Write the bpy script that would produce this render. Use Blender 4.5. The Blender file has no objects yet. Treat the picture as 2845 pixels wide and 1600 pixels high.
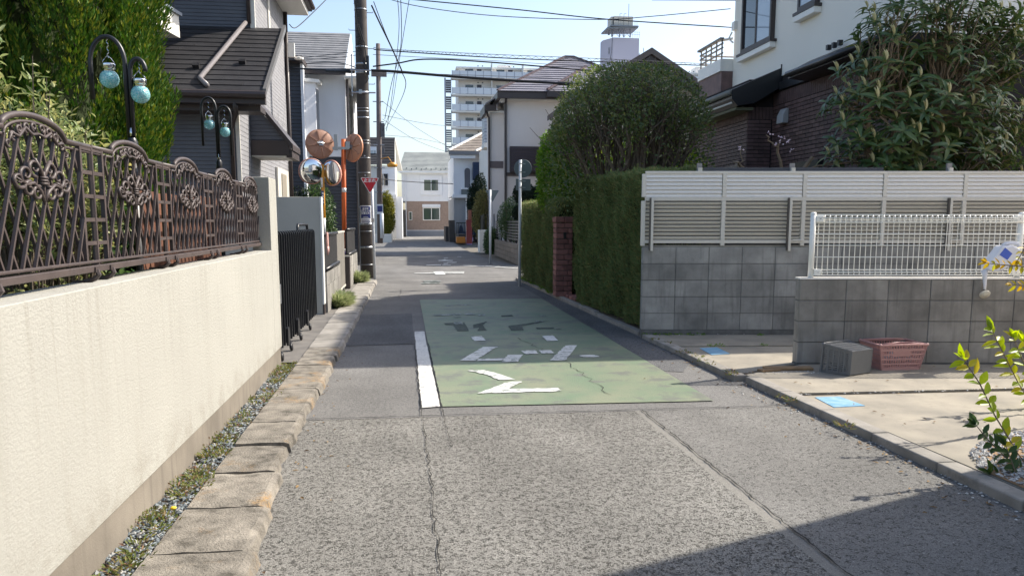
import bpy, math, random
import numpy as np
from mathutils import Vector, Matrix, Euler

random.seed(7)
rng = np.random.default_rng(7)
S = bpy.context.scene
COL = S.collection
R = math.radians
PI = math.pi

# ------------------------------------------------------------------ camera, sky, sun
FPX, CXP, CYP, CAM_H = 2150.0, 1422.5, 900.0, 1.40      # focal length / principal point in photo pixels
PITCH = math.atan(282 / FPX)
YAW = math.atan(290 / math.hypot(FPX, 282))
FW = Vector((math.sin(YAW) * math.cos(PITCH), math.cos(YAW) * math.cos(PITCH), -math.sin(PITCH)))
RT = Vector((math.cos(YAW), -math.sin(YAW), 0))
UP = RT.cross(FW)
cam_d = bpy.data.cameras.new('camera')
cam = bpy.data.objects.new('camera', cam_d)
COL.objects.link(cam)
cam.location = (0, 0, CAM_H)
cam.rotation_euler = Matrix((RT, UP, -FW)).transposed().to_euler()
cam_d.sensor_fit = 'HORIZONTAL'
cam_d.sensor_width = 36.0
cam_d.lens = FPX / 2845.0 * 36.0
cam_d.shift_x = 0.0
cam_d.shift_y = (CYP - 800.0) / 2845.0
cam_d.clip_start = 0.05
cam_d.clip_end = 3000.0
S.camera = cam

SUN = Vector((0.94, 0.35, 0.91)).normalized()
world = bpy.data.worlds.new("World")
S.world = world
world.use_nodes = True
wn = world.node_tree
bg = wn.nodes['Background']
sky = wn.nodes.new('ShaderNodeTexSky')
sky.sky_type = 'NISHITA'
sky.sun_disc = False
sky.sun_elevation = math.asin(SUN.z)
sky.sun_rotation = math.atan2(SUN.x, SUN.y)
sky.altitude = 0
sky.air_density = 1.0
sky.dust_density = 2.2
sky.ozone_density = 0.9
wn.links.new(sky.outputs[0], bg.inputs[0])
bg.inputs[1].default_value = 0.15
sun_d = bpy.data.lights.new('sun', 'SUN')
sun_d.energy = 4.5
sun_d.angle = R(0.55)
sun_d.color = (1.0, 0.93, 0.82)
sun = bpy.data.objects.new('sun', sun_d)
sun.rotation_euler = SUN.to_track_quat('Z', 'Y').to_euler()
sun.location = (20, 10, 30)
COL.objects.link(sun)
S.view_settings.view_transform = 'Standard'
S.view_settings.look = 'None'
S.view_settings.gamma = 1.0
S.view_settings.use_curve_mapping = False
S.view_settings.exposure = 0.74
S.render.engine = 'CYCLES'
S.cycles.max_bounces = 8
S.cycles.use_denoising = True

# ------------------------------------------------------------------ placing helpers (photo pixel of the 2576-wide view -> point in the street)
KD = 2845.0 / 2576.0
def _ray(x, y):
    x, y = x * KD, y * KD
    return FW + RT * ((x - CXP) / FPX) - UP * ((y - CYP) / FPX)
CAMP = Vector((0, 0, CAM_H))
def gp(x, y, z=0.0):
    r = _ray(x, y); return CAMP + r * ((z - CAM_H) / r.z)
def yp(x, y, Y):
    r = _ray(x, y); return CAMP + r * (Y / r.y)
def xp(x, y, X):
    r = _ray(x, y); return CAMP + r * (X / r.x)

# ------------------------------------------------------------------ mesh builder
class MB:
    def __init__(s, M=None):
        s.v = []; s.f = []; s.mi = []; s.cur = 0; s.M = M
    def add(s, verts, faces):
        b = len(s.v)
        if s.M is not None:
            verts = [s.M @ Vector(p) for p in verts]
        s.v.extend([tuple(p) for p in verts])
        for f in faces:
            s.f.append([i + b for i in f]); s.mi.append(s.cur)
        return s
    def poly(s, pts): return s.add(pts, [list(range(len(pts)))])
    def bx(s, x0, y0, z0, x1, y1, z1):
        v = [(x0,y0,z0),(x1,y0,z0),(x1,y1,z0),(x0,y1,z0),(x0,y0,z1),(x1,y0,z1),(x1,y1,z1),(x0,y1,z1)]
        return s.add(v, [(0,3,2,1),(4,5,6,7),(0,1,5,4),(1,2,6,5),(2,3,7,6),(3,0,4,7)])
    def obox(s, c, ax, ay, az):            # centre and half-axis vectors
        c, ax, ay, az = Vector(c), Vector(ax), Vector(ay), Vector(az)
        v = [c+ax*i+ay*j+az*k for k in (-1,1) for (i,j) in ((-1,-1),(1,-1),(1,1),(-1,1))]
        return s.add(v, [(0,3,2,1),(4,5,6,7),(0,1,5,4),(1,2,6,5),(2,3,7,6),(3,0,4,7)])
    def bar(s, a, b, w, h, up=(0,0,1)):    # box beam from a to b
        a, b = Vector(a), Vector(b); d = b - a; L = d.length
        if L < 1e-6: return s
        d = d / L; u = Vector(up)
        x = d.cross(u)
        if x.length < 1e-4: x = d.cross(Vector((1,0,0)))
        x.normalize(); y = x.cross(d)
        return s.obox((a+b)/2, x*w/2, d*L/2, y*h/2)
    def tube(s, pts, r, n=8, cap=True):
        pts = [Vector(p) for p in pts]; k = len(pts)
        rs = [r]*k if not hasattr(r, '__len__') else list(r)
        V, F = [], []; prev = None
        for i, p in enumerate(pts):
            d = (pts[min(i+1,k-1)] - pts[max(i-1,0)])
            d = d.normalized() if d.length > 1e-9 else Vector((0,0,1))
            if prev is None:
                a = d.cross(Vector((0,0,1)))
                if a.length < 1e-3: a = d.cross(Vector((1,0,0)))
            else:
                a = prev - d * prev.dot(d)
                if a.length < 1e-4: a = d.cross(Vector((0.3,0.7,0.1)))
            a.normalize(); prev = a; b = d.cross(a)
            for j in range(n):
                t = 2*PI*j/n
                V.append(p + (a*math.cos(t) + b*math.sin(t)) * rs[i])
        for i in range(k-1):
            for j in range(n):
                F.append((i*n+j, i*n+(j+1)%n, (i+1)*n+(j+1)%n, (i+1)*n+j))
        if cap:
            F.append(tuple(reversed(range(n)))); F.append(tuple(range((k-1)*n, k*n)))
        return s.add(V, F)
    def lathe(s, prof, c=(0,0,0), n=16, axis=(0,0,1)):
        ax = Vector(axis).normalized(); a = ax.cross(Vector((0,0,1)))
        if a.length < 1e-3: a = Vector((1,0,0))
        a.normalize(); b = ax.cross(a); c = Vector(c); V, F = [], []
        for (r, z) in prof:
            for j in range(n):
                t = 2*PI*j/n; V.append(c + ax*z + (a*math.cos(t)+b*math.sin(t))*max(r,1e-5))
        for i in range(len(prof)-1):
            for j in range(n):
                F.append((i*n+j, i*n+(j+1)%n, (i+1)*n+(j+1)%n, (i+1)*n+j))
        return s.add(V, F)
    def sphere(s, c, r, nu=12, nv=8, sc=(1,1,1)):
        prof = [(math.sin(PI*i/nv), -math.cos(PI*i/nv)) for i in range(nv+1)]
        V, F = [], []
        for (rr, z) in prof:
            for j in range(nu):
                t = 2*PI*j/nu
                V.append((c[0]+r*rr*math.cos(t)*sc[0], c[1]+r*rr*math.sin(t)*sc[1], c[2]+r*z*sc[2]))
        for i in range(nv):
            for j in range(nu):
                F.append((i*nu+j, i*nu+(j+1)%nu, (i+1)*nu+(j+1)%nu, (i+1)*nu+j))
        return s.add(V, F)
    def extrude(s, pts, d):                # closed outline (list of 3d points) pushed along vector d
        d = Vector(d); n = len(pts); p = [Vector(q) for q in pts]
        V = p + [q + d for q in p]
        F = [list(reversed(range(n))), list(range(n, 2*n))] + [[i, (i+1)%n, n+(i+1)%n, n+i] for i in range(n)]
        return s.add(V, F)
    def mesh(s, name, mats, smooth=False, fix=True):
        me = bpy.data.meshes.new(name)
        me.from_pydata(s.v, [], s.f)
        for m in (mats if isinstance(mats, (list, tuple)) else [mats]): me.materials.append(m)
        if any(s.mi): me.polygons.foreach_set('material_index', s.mi)
        if smooth: me.polygons.foreach_set('use_smooth', [True]*len(me.polygons))
        if fix and len(s.f) < 20000:
            import bmesh
            bm = bmesh.new(); bm.from_mesh(me); bmesh.ops.recalc_face_normals(bm, faces=bm.faces); bm.to_mesh(me); bm.free()
        me.update(); return me
    def build(s, name, mats, parent=None, smooth=False, bevel=0.0, seg=2, **kw):
        o = bpy.data.objects.new(name, s.mesh(name, mats, smooth, kw.pop('fix', True)))
        COL.objects.link(o)
        if parent is not None: adopt(o, parent)
        if bevel > 0:
            b = o.modifiers.new('bevel', 'BEVEL'); b.width = bevel; b.segments = seg; b.limit_method = 'ANGLE'; b.angle_limit = R(35)
            o.data.polygons.foreach_set('use_smooth', [True]*len(o.data.polygons))
            w = o.modifiers.new('wn', 'WEIGHTED_NORMAL'); w.keep_sharp = False
        for k, val in kw.items(): o[k] = val
        return o
WORLDROOT = {}
def adopt(o, parent):
    o.parent = parent
    w = WORLDROOT.get(parent.name)
    if w is not None: o.matrix_parent_inverse = w
def T(name, label, cat, loc=(0,0,0), rz=0.0, group=None, local=False):
    o = bpy.data.objects.new(name, None); COL.objects.link(o)
    o.location = loc; o.rotation_euler = (0,0,rz); o.empty_display_size = 0.1
    o['label'] = label; o['category'] = cat
    if group: o['group'] = group
    if not local: WORLDROOT[o.name] = Matrix.Translation(-Vector(loc))
    return o
def struct_root(name, loc=(0,0,0)):
    o = bpy.data.objects.new(name, None); COL.objects.link(o); o.location = loc; o['kind'] = 'structure'
    WORLDROOT[o.name] = Matrix.Translation(-Vector(loc)); return o
def tag(o, label, cat, group=None):
    o['label'] = label; o['category'] = cat
    if group: o['group'] = group
    return o
def inst(src_mesh, name, M, parent=None, **kw):
    o = bpy.data.objects.new(name, src_mesh); COL.objects.link(o)
    if parent is not None: adopt(o, parent)
    o.matrix_basis = M
    for k, v in kw.items(): o[k] = v
    return o
def dup_tree(root, loc, rz=None, label=None, group=None):
    r = root.copy(); COL.objects.link(r); r.location = loc
    if rz is not None: r.rotation_euler = (0,0,rz)
    if label: r['label'] = label
    if group: r['group'] = group
    for ch in list(root.children):
        c = ch.copy(); COL.objects.link(c); c.parent = r
        for g in list(ch.children):
            d = g.copy(); COL.objects.link(d); d.parent = c
    return r

# ------------------------------------------------------------------ materials
def _nt(name):
    m = bpy.data.materials.new(name); m.use_nodes = True
    nt = m.node_tree; b = nt.nodes['Principled BSDF']; return m, nt, b
def N(nt, t, **kw):
    n = nt.nodes.new(t)
    for k, v in kw.items(): setattr(n, k, v)
    return n
def rgba(c): return (c[0], c[1], c[2], 1.0)
def mix(nt, fac, a, b, mode='MIX'):
    n = N(nt, 'ShaderNodeMix', data_type='RGBA', blend_type=mode)
    for i, v in ((0, fac), (6, a), (7, b)):
        if isinstance(v, bpy.types.NodeSocket): nt.links.new(v, n.inputs[i])
        elif isinstance(v, (int, float)): n.inputs[i].default_value = v
        else: n.inputs[i].default_value = rgba(v)
    return n.outputs[2]
def mapr(nt, v, a, b, c=0.0, d=1.0):
    n = N(nt, 'ShaderNodeMapRange'); nt.links.new(v, n.inputs[0])
    for i, x in enumerate((a, b, c, d)): n.inputs[i+1].default_value = x
    return n.outputs[0]
def noise(nt, vec, scale, detail=4, rough=.55):
    n = N(nt, 'ShaderNodeTexNoise'); n.inputs['Scale'].default_value = scale; n.inputs['Detail'].default_value = detail
    n.inputs['Roughness'].default_value = rough; nt.links.new(vec, n.inputs['Vector']); return n.outputs[0]
def mathn(nt, op, a, b=0.0):
    n = N(nt, 'ShaderNodeMath', operation=op)
    for i, v in enumerate((a, b)):
        if isinstance(v, bpy.types.NodeSocket): nt.links.new(v, n.inputs[i])
        else: n.inputs[i].default_value = v
    return n.outputs[0]
def pos(nt, scale=None):
    g = N(nt, 'ShaderNodeNewGeometry').outputs['Position']
    if scale is None: return g
    m = N(nt, 'ShaderNodeMapping'); m.inputs['Scale'].default_value = scale; nt.links.new(g, m.inputs[0]); return m.outputs[0]
def bump(nt, b, h, strength, dist=.01):
    n = N(nt, 'ShaderNodeBump'); n.inputs['Strength'].default_value = strength; n.inputs['Distance'].default_value = dist
    nt.links.new(h, n.inputs['Height']); nt.links.new(n.outputs[0], b.inputs['Normal']); return n

def mat(name, c1, c2=None, rough=.75, scale=3.0, detail=6, bumps=0.0, bscale=60., bdist=.01, metal=0.0, spec=.4, rand=0.0,
        streak=0.0, spots=0.0, spotcol=None, lines=None, lichen=None):
    m, nt, b = _nt(name)
    b.inputs['Roughness'].default_value = rough; b.inputs['Metallic'].default_value = metal
    b.inputs['Specular IOR Level'].default_value = spec
    p = pos(nt)
    c2 = c2 or tuple(x*.82 for x in c1)
    col = mix(nt, mapr(nt, noise(nt, p, scale, detail), .35, .68), c1, c2)
    if streak:      # rain streaks: noise stretched along z
        col = mix(nt, mapr(nt, noise(nt, pos(nt, (6, 6, .5)), 3.0, 5), .52, .75, 0, streak), col, tuple(x*.45 for x in c1))
    if spots:
        col = mix(nt, mapr(nt, noise(nt, p, 9.0, 8, .7), .56, .70, 0, spots), col, spotcol or tuple(x*.4 for x in c1))
    if lichen: col = mix(nt, mathn(nt, 'MULTIPLY', mapr(nt, noise(nt, p, 2.6, 6, .6), .54, .66, 0, .8), mapr(nt, noise(nt, p, 38, 5, .7), .40, .60)), col, lichen)
    if rand:
        oi = N(nt, 'ShaderNodeObjectInfo'); h = N(nt, 'ShaderNodeHueSaturation')
        nt.links.new(col, h.inputs['Color']); nt.links.new(mapr(nt, oi.outputs['Random'], 0, 1, 1-rand, 1+rand), h.inputs['Value']); col = h.outputs[0]
    nt.links.new(col, b.inputs['Base Color'])
    hs = None
    if bumps: hs = noise(nt, p, bscale, 6, .6)
    if lines:       # board profile along z: (spacing, depth)
        sx = N(nt, 'ShaderNodeSeparateXYZ'); nt.links.new(p, sx.inputs[0])
        fr = mathn(nt, 'FRACT', mathn(nt, 'DIVIDE', sx.outputs[2], lines[0]))
        prof = mapr(nt, fr, 0.0, .16, 0.0, 1.0)
        bn = N(nt, 'ShaderNodeBump'); bn.inputs['Strength'].default_value = 1.0; bn.inputs['Distance'].default_value = lines[1]
        nt.links.new(prof, bn.inputs['Height'])
        if hs is not None:
            b2 = N(nt, 'ShaderNodeBump'); b2.inputs['Strength'].default_value = bumps; b2.inputs['Distance'].default_value = bdist
            nt.links.new(hs, b2.inputs['Height']); nt.links.new(bn.outputs[0], b2.inputs['Normal']); nt.links.new(b2.outputs[0], b.inputs['Normal'])
        else: nt.links.new(bn.outputs[0], b.inputs['Normal'])
    elif hs is not None: bump(nt, b, hs, bumps, bdist)
    return m

def leafmat(name, c1, c2, c3=None, trans=.35, rough=.45, spec=.4):
    m, nt, b = _nt(name)
    g = N(nt, 'ShaderNodeNewGeometry'); r = N(nt, 'ShaderNodeValToRGB')
    r.color_ramp.elements[0].color = rgba(c1); r.color_ramp.elements[1].color = rgba(c3 or c2)
    e = r.color_ramp.elements.new(.6); e.color = rgba(c2)
    oi = N(nt, 'ShaderNodeObjectInfo'); nt.links.new(mathn(nt, 'FRACT', mathn(nt, 'ADD', g.outputs['Random Per Island'], oi.outputs['Random'])), r.inputs[0])
    b.inputs['Roughness'].default_value = rough; b.inputs['Specular IOR Level'].default_value = spec
    nt.links.new(r.outputs[0], b.inputs['Base Color'])
    tl = N(nt, 'ShaderNodeBsdfTranslucent'); h = N(nt, 'ShaderNodeHueSaturation'); h.inputs['Hue'].default_value = .485; h.inputs['Value'].default_value = 1.7; h.inputs['Saturation'].default_value = 1.1
    nt.links.new(r.outputs[0], h.inputs['Color']); nt.links.new(h.outputs[0], tl.inputs['Color'])
    ms = N(nt, 'ShaderNodeMixShader'); ms.inputs[0].default_value = trans
    nt.links.new(b.outputs[0], ms.inputs[1]); nt.links.new(tl.outputs[0], ms.inputs[2])
    nt.links.new(ms.outputs[0], nt.nodes['Material Output'].inputs['Surface'])
    return m

def asphalt(name, light, mid, dark, scale, bstr, bdist=.006, big=.25, pit=.5):
    """worn asphalt: mixed fine stone with dark pits between, and broad patches of tone"""
    m, nt, b = _nt(name)
    p = pos(nt)
    v = N(nt, 'ShaderNodeTexVoronoi'); v.inputs['Scale'].default_value = scale*1.5; nt.links.new(p, v.inputs['Vector'])
    sep = N(nt, 'ShaderNodeSeparateColor'); nt.links.new(v.outputs['Color'], sep.inputs[0])
    st = mix(nt, sep.outputs[0], mid, light)
    st = mix(nt, mapr(nt, sep.outputs[1], .95, .98), st, tuple(min(1, x*1.45) for x in light))
    n1 = noise(nt, p, scale*.85, 3, .78); n2 = noise(nt, p, scale*.22, 4, .6)
    cut = mathn(nt, 'ADD', n1, mathn(nt, 'MULTIPLY', mathn(nt, 'SUBTRACT', n2, .5), .45))
    pits = mapr(nt, cut, pit-.11, pit-.02, 1.0, 0.0)
    col = mix(nt, pits, st, dark)
    bigv = mapr(nt, noise(nt, p, .9, 8, .62), .3, .72, 1-big, 1+big*.5)
    bigv = mathn(nt, 'MULTIPLY', bigv, mapr(nt, noise(nt, pos(nt, (1.6, .22, 1)), 1.4, 4), .35, .7, .88, 1.06))
    h = N(nt, 'ShaderNodeHueSaturation'); nt.links.new(col, h.inputs['Color']); nt.links.new(bigv, h.inputs['Value'])
    nt.links.new(h.outputs[0], b.inputs['Base Color'])
    b.inputs['Roughness'].default_value = .85; b.inputs['Specular IOR Level'].default_value = .25
    hgt = mathn(nt, 'SUBTRACT', mathn(nt, 'MULTIPLY', mathn(nt, 'SUBTRACT', 1.0, v.outputs['Distance']), .5), mathn(nt, 'MULTIPLY', pits, 1.1))
    bump(nt, b, hgt, bstr, bdist)
    return m

def paintmat(name, c, worn, base, amount, scale=14., rough=.6):
    """road paint: worn through to the asphalt colour in patches"""
    m, nt, b = _nt(name)
    p = pos(nt)
    n1 = noise(nt, p, scale, 8, .68); n2 = noise(nt, pos(nt, (1, 2.5, 1)), scale*.25, 5, .6)
    w = mapr(nt, mathn(nt, 'ADD', mathn(nt, 'MULTIPLY', n1, .6), mathn(nt, 'MULTIPLY', n2, .4)), .62-amount, .68-amount)
    col = mix(nt, mapr(nt, noise(nt, p, 2.2, 6), .3, .7), c, worn)
    v = N(nt, 'ShaderNodeTexVoronoi'); v.inputs['Scale'].default_value = 110; nt.links.new(p, v.inputs['Vector'])
    col = mix(nt, mapr(nt, v.outputs['Distance'], .45, .75, 0, .35), col, base)
    col = mix(nt, w, col, base)
    nt.links.new(col, b.inputs['Base Color']); b.inputs['Roughness'].default_value = rough; b.inputs['Specular IOR Level'].default_value = .3
    bump(nt, b, mathn(nt, 'ADD', noise(nt, p, 90, 4), mathn(nt, 'MULTIPLY', v.outputs['Distance'], -.6)), .5, .004)
    return m

def simple(name, c, rough=.5, metal=0.0, spec=.5):
    m, nt, b = _nt(name)
    b.inputs['Base Color'].default_value = rgba(c); b.inputs['Roughness'].default_value = rough
    b.inputs['Metallic'].default_value = metal; b.inputs['Specular IOR Level'].default_value = spec
    nz = noise(nt, pos(nt), 22, 4)
    nt.links.new(mapr(nt, nz, .2, .8, max(0, rough-.08), min(1, rough+.1)), b.inputs['Roughness'])
    nt.links.new(mix(nt, mapr(nt, nz, .3, .75, 0, .25), c, tuple(x*.75 for x in c)), b.inputs['Base Color'])
    return m

# ------------------------------------------------------------------ foliage builders
def leaf_cloud(name, m, P, D, Nn, L, W, parent=None, fold=.25, fine=False, droop=.12, **kw):
    """one small folded leaf at each point P, along D, facing Nn: two triangles, or (fine) two five-sided halves with a pointed oval outline"""
    P = np.asarray(P, float); D = np.asarray(D, float); Nn = np.asarray(Nn, float)
    D /= np.linalg.norm(D, axis=1, keepdims=True) + 1e-9
    Sd = np.cross(D, Nn); Sd /= np.linalg.norm(Sd, axis=1, keepdims=True) + 1e-9
    Nn = np.cross(Sd, D)
    L = np.broadcast_to(np.asarray(L, float), (len(P),))[:, None]; W = np.broadcast_to(np.asarray(W, float), (len(P),))[:, None]
    n = len(P)
    if fine:
        def sidept(f, w_, sg): return P + D*L*f + Sd*W*.5*w_*sg + Nn*(W*fold*w_ - L*droop*f*f)
        tip = P + D*L - Nn*L*droop
        v = np.stack([P, sidept(.22,.72,1), sidept(.48,1.,1), sidept(.78,.62,1), tip, sidept(.78,.62,-1), sidept(.48,1.,-1), sidept(.22,.72,-1)], 1).reshape(-1, 3)
        b = np.arange(n)*8; f = np.stack([b, b+1, b+2, b+3, b+4, b, b+4, b+5, b+6, b+7], 1).reshape(-1); k = 5
    else:
        mid = P + D*L*.45
        v = np.stack([P, mid + Sd*W*.5 + Nn*W*fold, P + D*L, mid - Sd*W*.5 + Nn*W*fold], 1).reshape(-1, 3)
        b = np.arange(n)*4; f = np.stack([b, b+1, b+2, b, b+2, b+3], 1).reshape(-1); k = 3
    me = bpy.data.meshes.new(name); me.vertices.add(len(v)); me.vertices.foreach_set('co', v.reshape(-1))
    me.loops.add(len(f)); me.loops.foreach_set('vertex_index', f)
    me.polygons.add(2*n); me.polygons.foreach_set('loop_start', np.arange(2*n)*k); me.polygons.foreach_set('loop_total', np.full(2*n, k))
    me.materials.append(m); me.update(); me.validate()
    o = bpy.data.objects.new(name, me); COL.objects.link(o)
    if parent is not None: adopt(o, parent)
    for k_, val in kw.items(): o[k_] = val
    return o
def rdir(n):
    d = rng.normal(size=(n, 3)); return d/np.linalg.norm(d, axis=1, keepdims=True)
def lumpy(d, k=5.0, amp=.18, seed=0):
    """smooth bumps on a unit direction: sum of a few sines"""
    r = np.random.default_rng(seed); out = np.zeros(len(d))
    for i in range(7):
        w = r.normal(size=3)*k*(.6+i*.25); out += np.sin(d@w + r.uniform(0, 6.3))/(1+i*.35)
    return 1 + amp*out/3.0

def text_obj(body, size, m, parent, fn, name='lettering', bold=0.0):
    cu = bpy.data.curves.new('txt', 'FONT'); cu.body = body; cu.size = size; cu.align_x = 'CENTER'; cu.align_y = 'CENTER'
    cu.offset = bold; cu.resolution_u = 3; cu.space_line = .92
    to = bpy.data.objects.new('txt', cu); COL.objects.link(to)
    bpy.context.view_layer.update()
    dg = bpy.context.evaluated_depsgraph_get()
    me = bpy.data.meshes.new_from_object(to.evaluated_get(dg)); COL.objects.unlink(to); bpy.data.objects.remove(to)
    for v in me.vertices: v.co = fn(v.co.x, v.co.y)
    me.materials.clear(); me.materials.append(m); me.name = name
    o = bpy.data.objects.new(name, me); COL.objects.link(o)
    if parent is not None: adopt(o, parent)
    return o
# ------------------------------------------------------------------ material library
A_COARSE = asphalt('asphalt_coarse', (.305,.294,.268), (.215,.207,.189), (.078,.075,.069), 145, 1.0, .006, .28, .49)
A_GREY = asphalt('asphalt_grey', (.25,.242,.225), (.165,.16,.15), (.07,.068,.064), 140, .8, .005, .25, .46)
A_FINE = asphalt('asphalt_fine', (.235,.228,.215), (.175,.17,.163), (.085,.084,.082), 170, .5, .003, .3)
A_DARK = asphalt('asphalt_dark', (.18,.18,.18), (.11,.11,.112), (.05,.05,.052), 160, .6, .003, .3)
A_SEAL = asphalt('asphalt_sealed_strip', (.26,.248,.222), (.21,.20,.18), (.13,.125,.113), 170, .5, .003, .2, .44)
GREEN = paintmat('green_road_coating', (.150,.215,.135), (.235,.248,.165), (.155,.165,.135), .105, 4.)
WHITE = paintmat('white_road_paint', (.72,.72,.69), (.58,.58,.56), (.17,.20,.16), .095, 20.)
WHITE_WORN = paintmat('worn_white_road_paint', (.62,.64,.64), (.4,.42,.42), (.10,.12,.10), .19, 24.)
SCAR = asphalt('bare_asphalt_scar', (.135,.16,.135), (.09,.11,.095), (.055,.065,.058), 180, .6, .003, .2)
CRACKM = simple('crack_filling', (.02,.019,.018), .95)
SOIL = mat('soil', (.13,.10,.07), (.07,.055,.04), .95, 14, 8, .8, 120, .01)
ORANGE_SOIL = mat('orange_soil', (.36,.235,.13), (.23,.15,.085), .95, 10, 8, .8, 110, .008)
CONC_PAD = mat('concrete_pad', (.345,.308,.245), (.225,.205,.17), .85, 2.6, 10, .5, 150, .005, spots=.65, spotcol=(.19,.17,.135))
CONC_KERB = mat('concrete_kerb', (.34,.315,.28), (.22,.205,.18), .9, 5, 9, .6, 130, .006, rand=.10, spots=.6, spotcol=(.13,.12,.105))
CONC_KERB_OLD = mat('weathered_kerb_stone', (.29,.262,.22), (.135,.122,.102), .92, 9, 11, 1.0, 85, .012, rand=.12, spots=.9, spotcol=(.085,.075,.06), lichen=(.36,.21,.07))
MOSS_STAIN = mat('orange_lichen', (.42,.27,.10), (.30,.22,.11), .95, 20, 8)
PLINTH = mat('bare_concrete_plinth', (.25,.22,.18), (.16,.14,.115), .9, 2.6, 8, .4, 90, .004, streak=.55)
BLOCK = mat('concrete_block_face', (.345,.338,.318), (.19,.187,.176), .93, 3.2, 10, .7, 150, .005, rand=.17, streak=.75, spots=.35, spotcol=(.15,.15,.145))
BLOCK_WARM = mat('concrete_block_face_warm', (.33,.315,.288), (.185,.175,.16), .93, 3.2, 10, .7, 150, .005, rand=.15, streak=.8, spots=.35, spotcol=(.14,.133,.122))
MORTAR = mat('mortar', (.17,.17,.165), (.115,.115,.11), .95, 12, 6, .5, 150, .003)
STUCCO = None
def _stucco():
    m, nt, b = _nt('cream_trowelled_stucco'); p = pos(nt)
    c = mix(nt, mapr(nt, noise(nt, p, 1.3, 6), .3, .7), (.405,.397,.358), (.368,.36,.325))
    c = mix(nt, mapr(nt, noise(nt, pos(nt, (3, 3, .35)), 3.0, 5), .58, .8, 0, .22), c, (.27,.25,.20))
    nt.links.new(c, b.inputs['Base Color']); b.inputs['Roughness'].default_value = .9; b.inputs['Specular IOR Level'].default_value = .25
    sx = N(nt, 'ShaderNodeSeparateXYZ'); nt.links.new(p, sx.inputs[0])
    drip = mathn(nt, 'MULTIPLY', mapr(nt, noise(nt, pos(nt, (1, 5, .18)), 3.5, 6, .65), .50, .72), mapr(nt, sx.outputs[2], .35, 1.14, .15, .75))
    c = mix(nt, mathn(nt, 'MULTIPLY', drip, .55), c, (.25,.235,.195))
    foot = mathn(nt, 'MULTIPLY', mapr(nt, sx.outputs[2], .21, .42, 1.0, 0.0), mapr(nt, noise(nt, p, 7, 7, .65), .42, .66))
    c = mix(nt, mathn(nt, 'MULTIPLY', foot, .5), c, (.21,.185,.145))
    nt.links.new(c, b.inputs['Base Color'])
    w = noise(nt, pos(nt, (1, 1, 1.5)), 62, 6, .66); w2 = noise(nt, p, 24, 3)
    h = mathn(nt, 'ADD', mapr(nt, w, .42, .60), mathn(nt, 'MULTIPLY', w2, .5))
    bump(nt, b, h, .34, .005); return m
STUCCO = _stucco()
GREY_STUCCO = mat('grey_stucco', (.47,.45,.40), (.42,.40,.355), .92, 2, 6, .6, 45, .005)
IRON = mat('brown_cast_aluminium', (.088,.067,.062), (.060,.046,.044), .5, 9, 5, .25, 80, .002, spec=.45)
BLACK_METAL = simple('black_painted_metal', (.018,.018,.020), .38)
BLACK_SHEET = simple('black_sheet', (.02,.019,.019), .5)
DARK_BROWN = simple('dark_brown_trim', (.055,.042,.040), .45)
BROWN_PIPE = simple('brown_downpipe', (.045,.034,.032), .4)
STEEL = simple('galvanised_steel', (.42,.44,.46), .38, .8)
WHITE_POLE = simple('white_painted_pole', (.62,.65,.68), .4)
WHITE_METAL = simple('white_coated_wire', (.90,.89,.83), .35)
WHITE_PLASTIC = simple('white_plastic', (.72,.74,.80), .35)
CHROME = simple('polished_metal', (.75,.76,.77), .15, 1.0)
PANEL_BEIGE = simple('beige_aluminium', (.66,.63,.56), .45, 0)
PANEL_BEIGE2 = simple('beige_aluminium_slat', (.70,.67,.60), .4, 0)
PANEL_PALE = simple('pale_aluminium_slat', (.85,.82,.765), .33, 0)
SLATE = mat('dark_roof_slate', (.036,.035,.037), (.025,.024,.026), .55, 5, 7, .3, 160, .003, rand=.10)
SLATE_GREY = mat('weathered_grey_slate', (.235,.235,.24), (.15,.152,.158), .7, 2.5, 8, .4, 90, .004, rand=.1, streak=.3)
SLATE_PALE = mat('pale_grey_slate', (.30,.315,.30), (.215,.23,.225), .8, .9, 8, .4, 40, .01, rand=.12)
SLATE_MAUVE = mat('mauve_grey_slate', (.30,.285,.32), (.23,.22,.245), .42, 1.5, 6, .3, 50, .005, rand=.07)
SLATE_BROWN = mat('brown_mottled_slate', (.34,.29,.24), (.20,.165,.14), .85, 2.2, 8, .4, 40, .01, rand=.2)
SIDING = mat('dark_grey_siding', (.118,.126,.148), (.098,.105,.125), .7, 3, 5, .35, 60, .004, lines=(.062, .012))
SIDING_LIGHT = mat('dark_grey_siding_road_side', (.118,.126,.148), (.098,.105,.125), .7, 3, 5, .35, 60, .004, lines=(.062, .010))
SIDING_PALE = mat('pale_grey_textured_siding', (.29,.29,.305), (.24,.24,.255), .8, 6, 6, .9, 40, .008, lines=(.075, .006))
DARK_LAP = mat('black_lap_siding', (.055,.060,.075), (.045,.05,.062), .6, 3, 4, .2, 60, .003, lines=(.11, .03))
WHITE_WALL = mat('white_render', (.80,.81,.83), (.75,.76,.79), .85, .9, 6, .3, 60, .004, streak=.08)
WHITE_WALL2 = mat('off_white_render', (.78,.77,.73), (.72,.71,.67), .88, .9, 6, .3, 60, .004, streak=.10)
CREAM_WALL = mat('cream_render', (.88,.85,.77), (.85,.82,.745), .9, .8, 5, .35, 110, .003)
BEIGE_WALL = mat('beige_panel_wall', (.74,.70,.675), (.70,.665,.64), .85, .8, 5, .3, 60, .003, streak=.05)
TAN_BRICK = mat('tan_brick_cladding', (.42,.31,.25), (.33,.245,.20), .85, 7, 6, .5, 30, .01, rand=.1, lines=(.16, .015))
BRICKM = mat('dark_brown_brick_tile', (.175,.105,.096), (.115,.072,.067), .6, 7, 6, .4, 120, .003, rand=.28)
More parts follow.
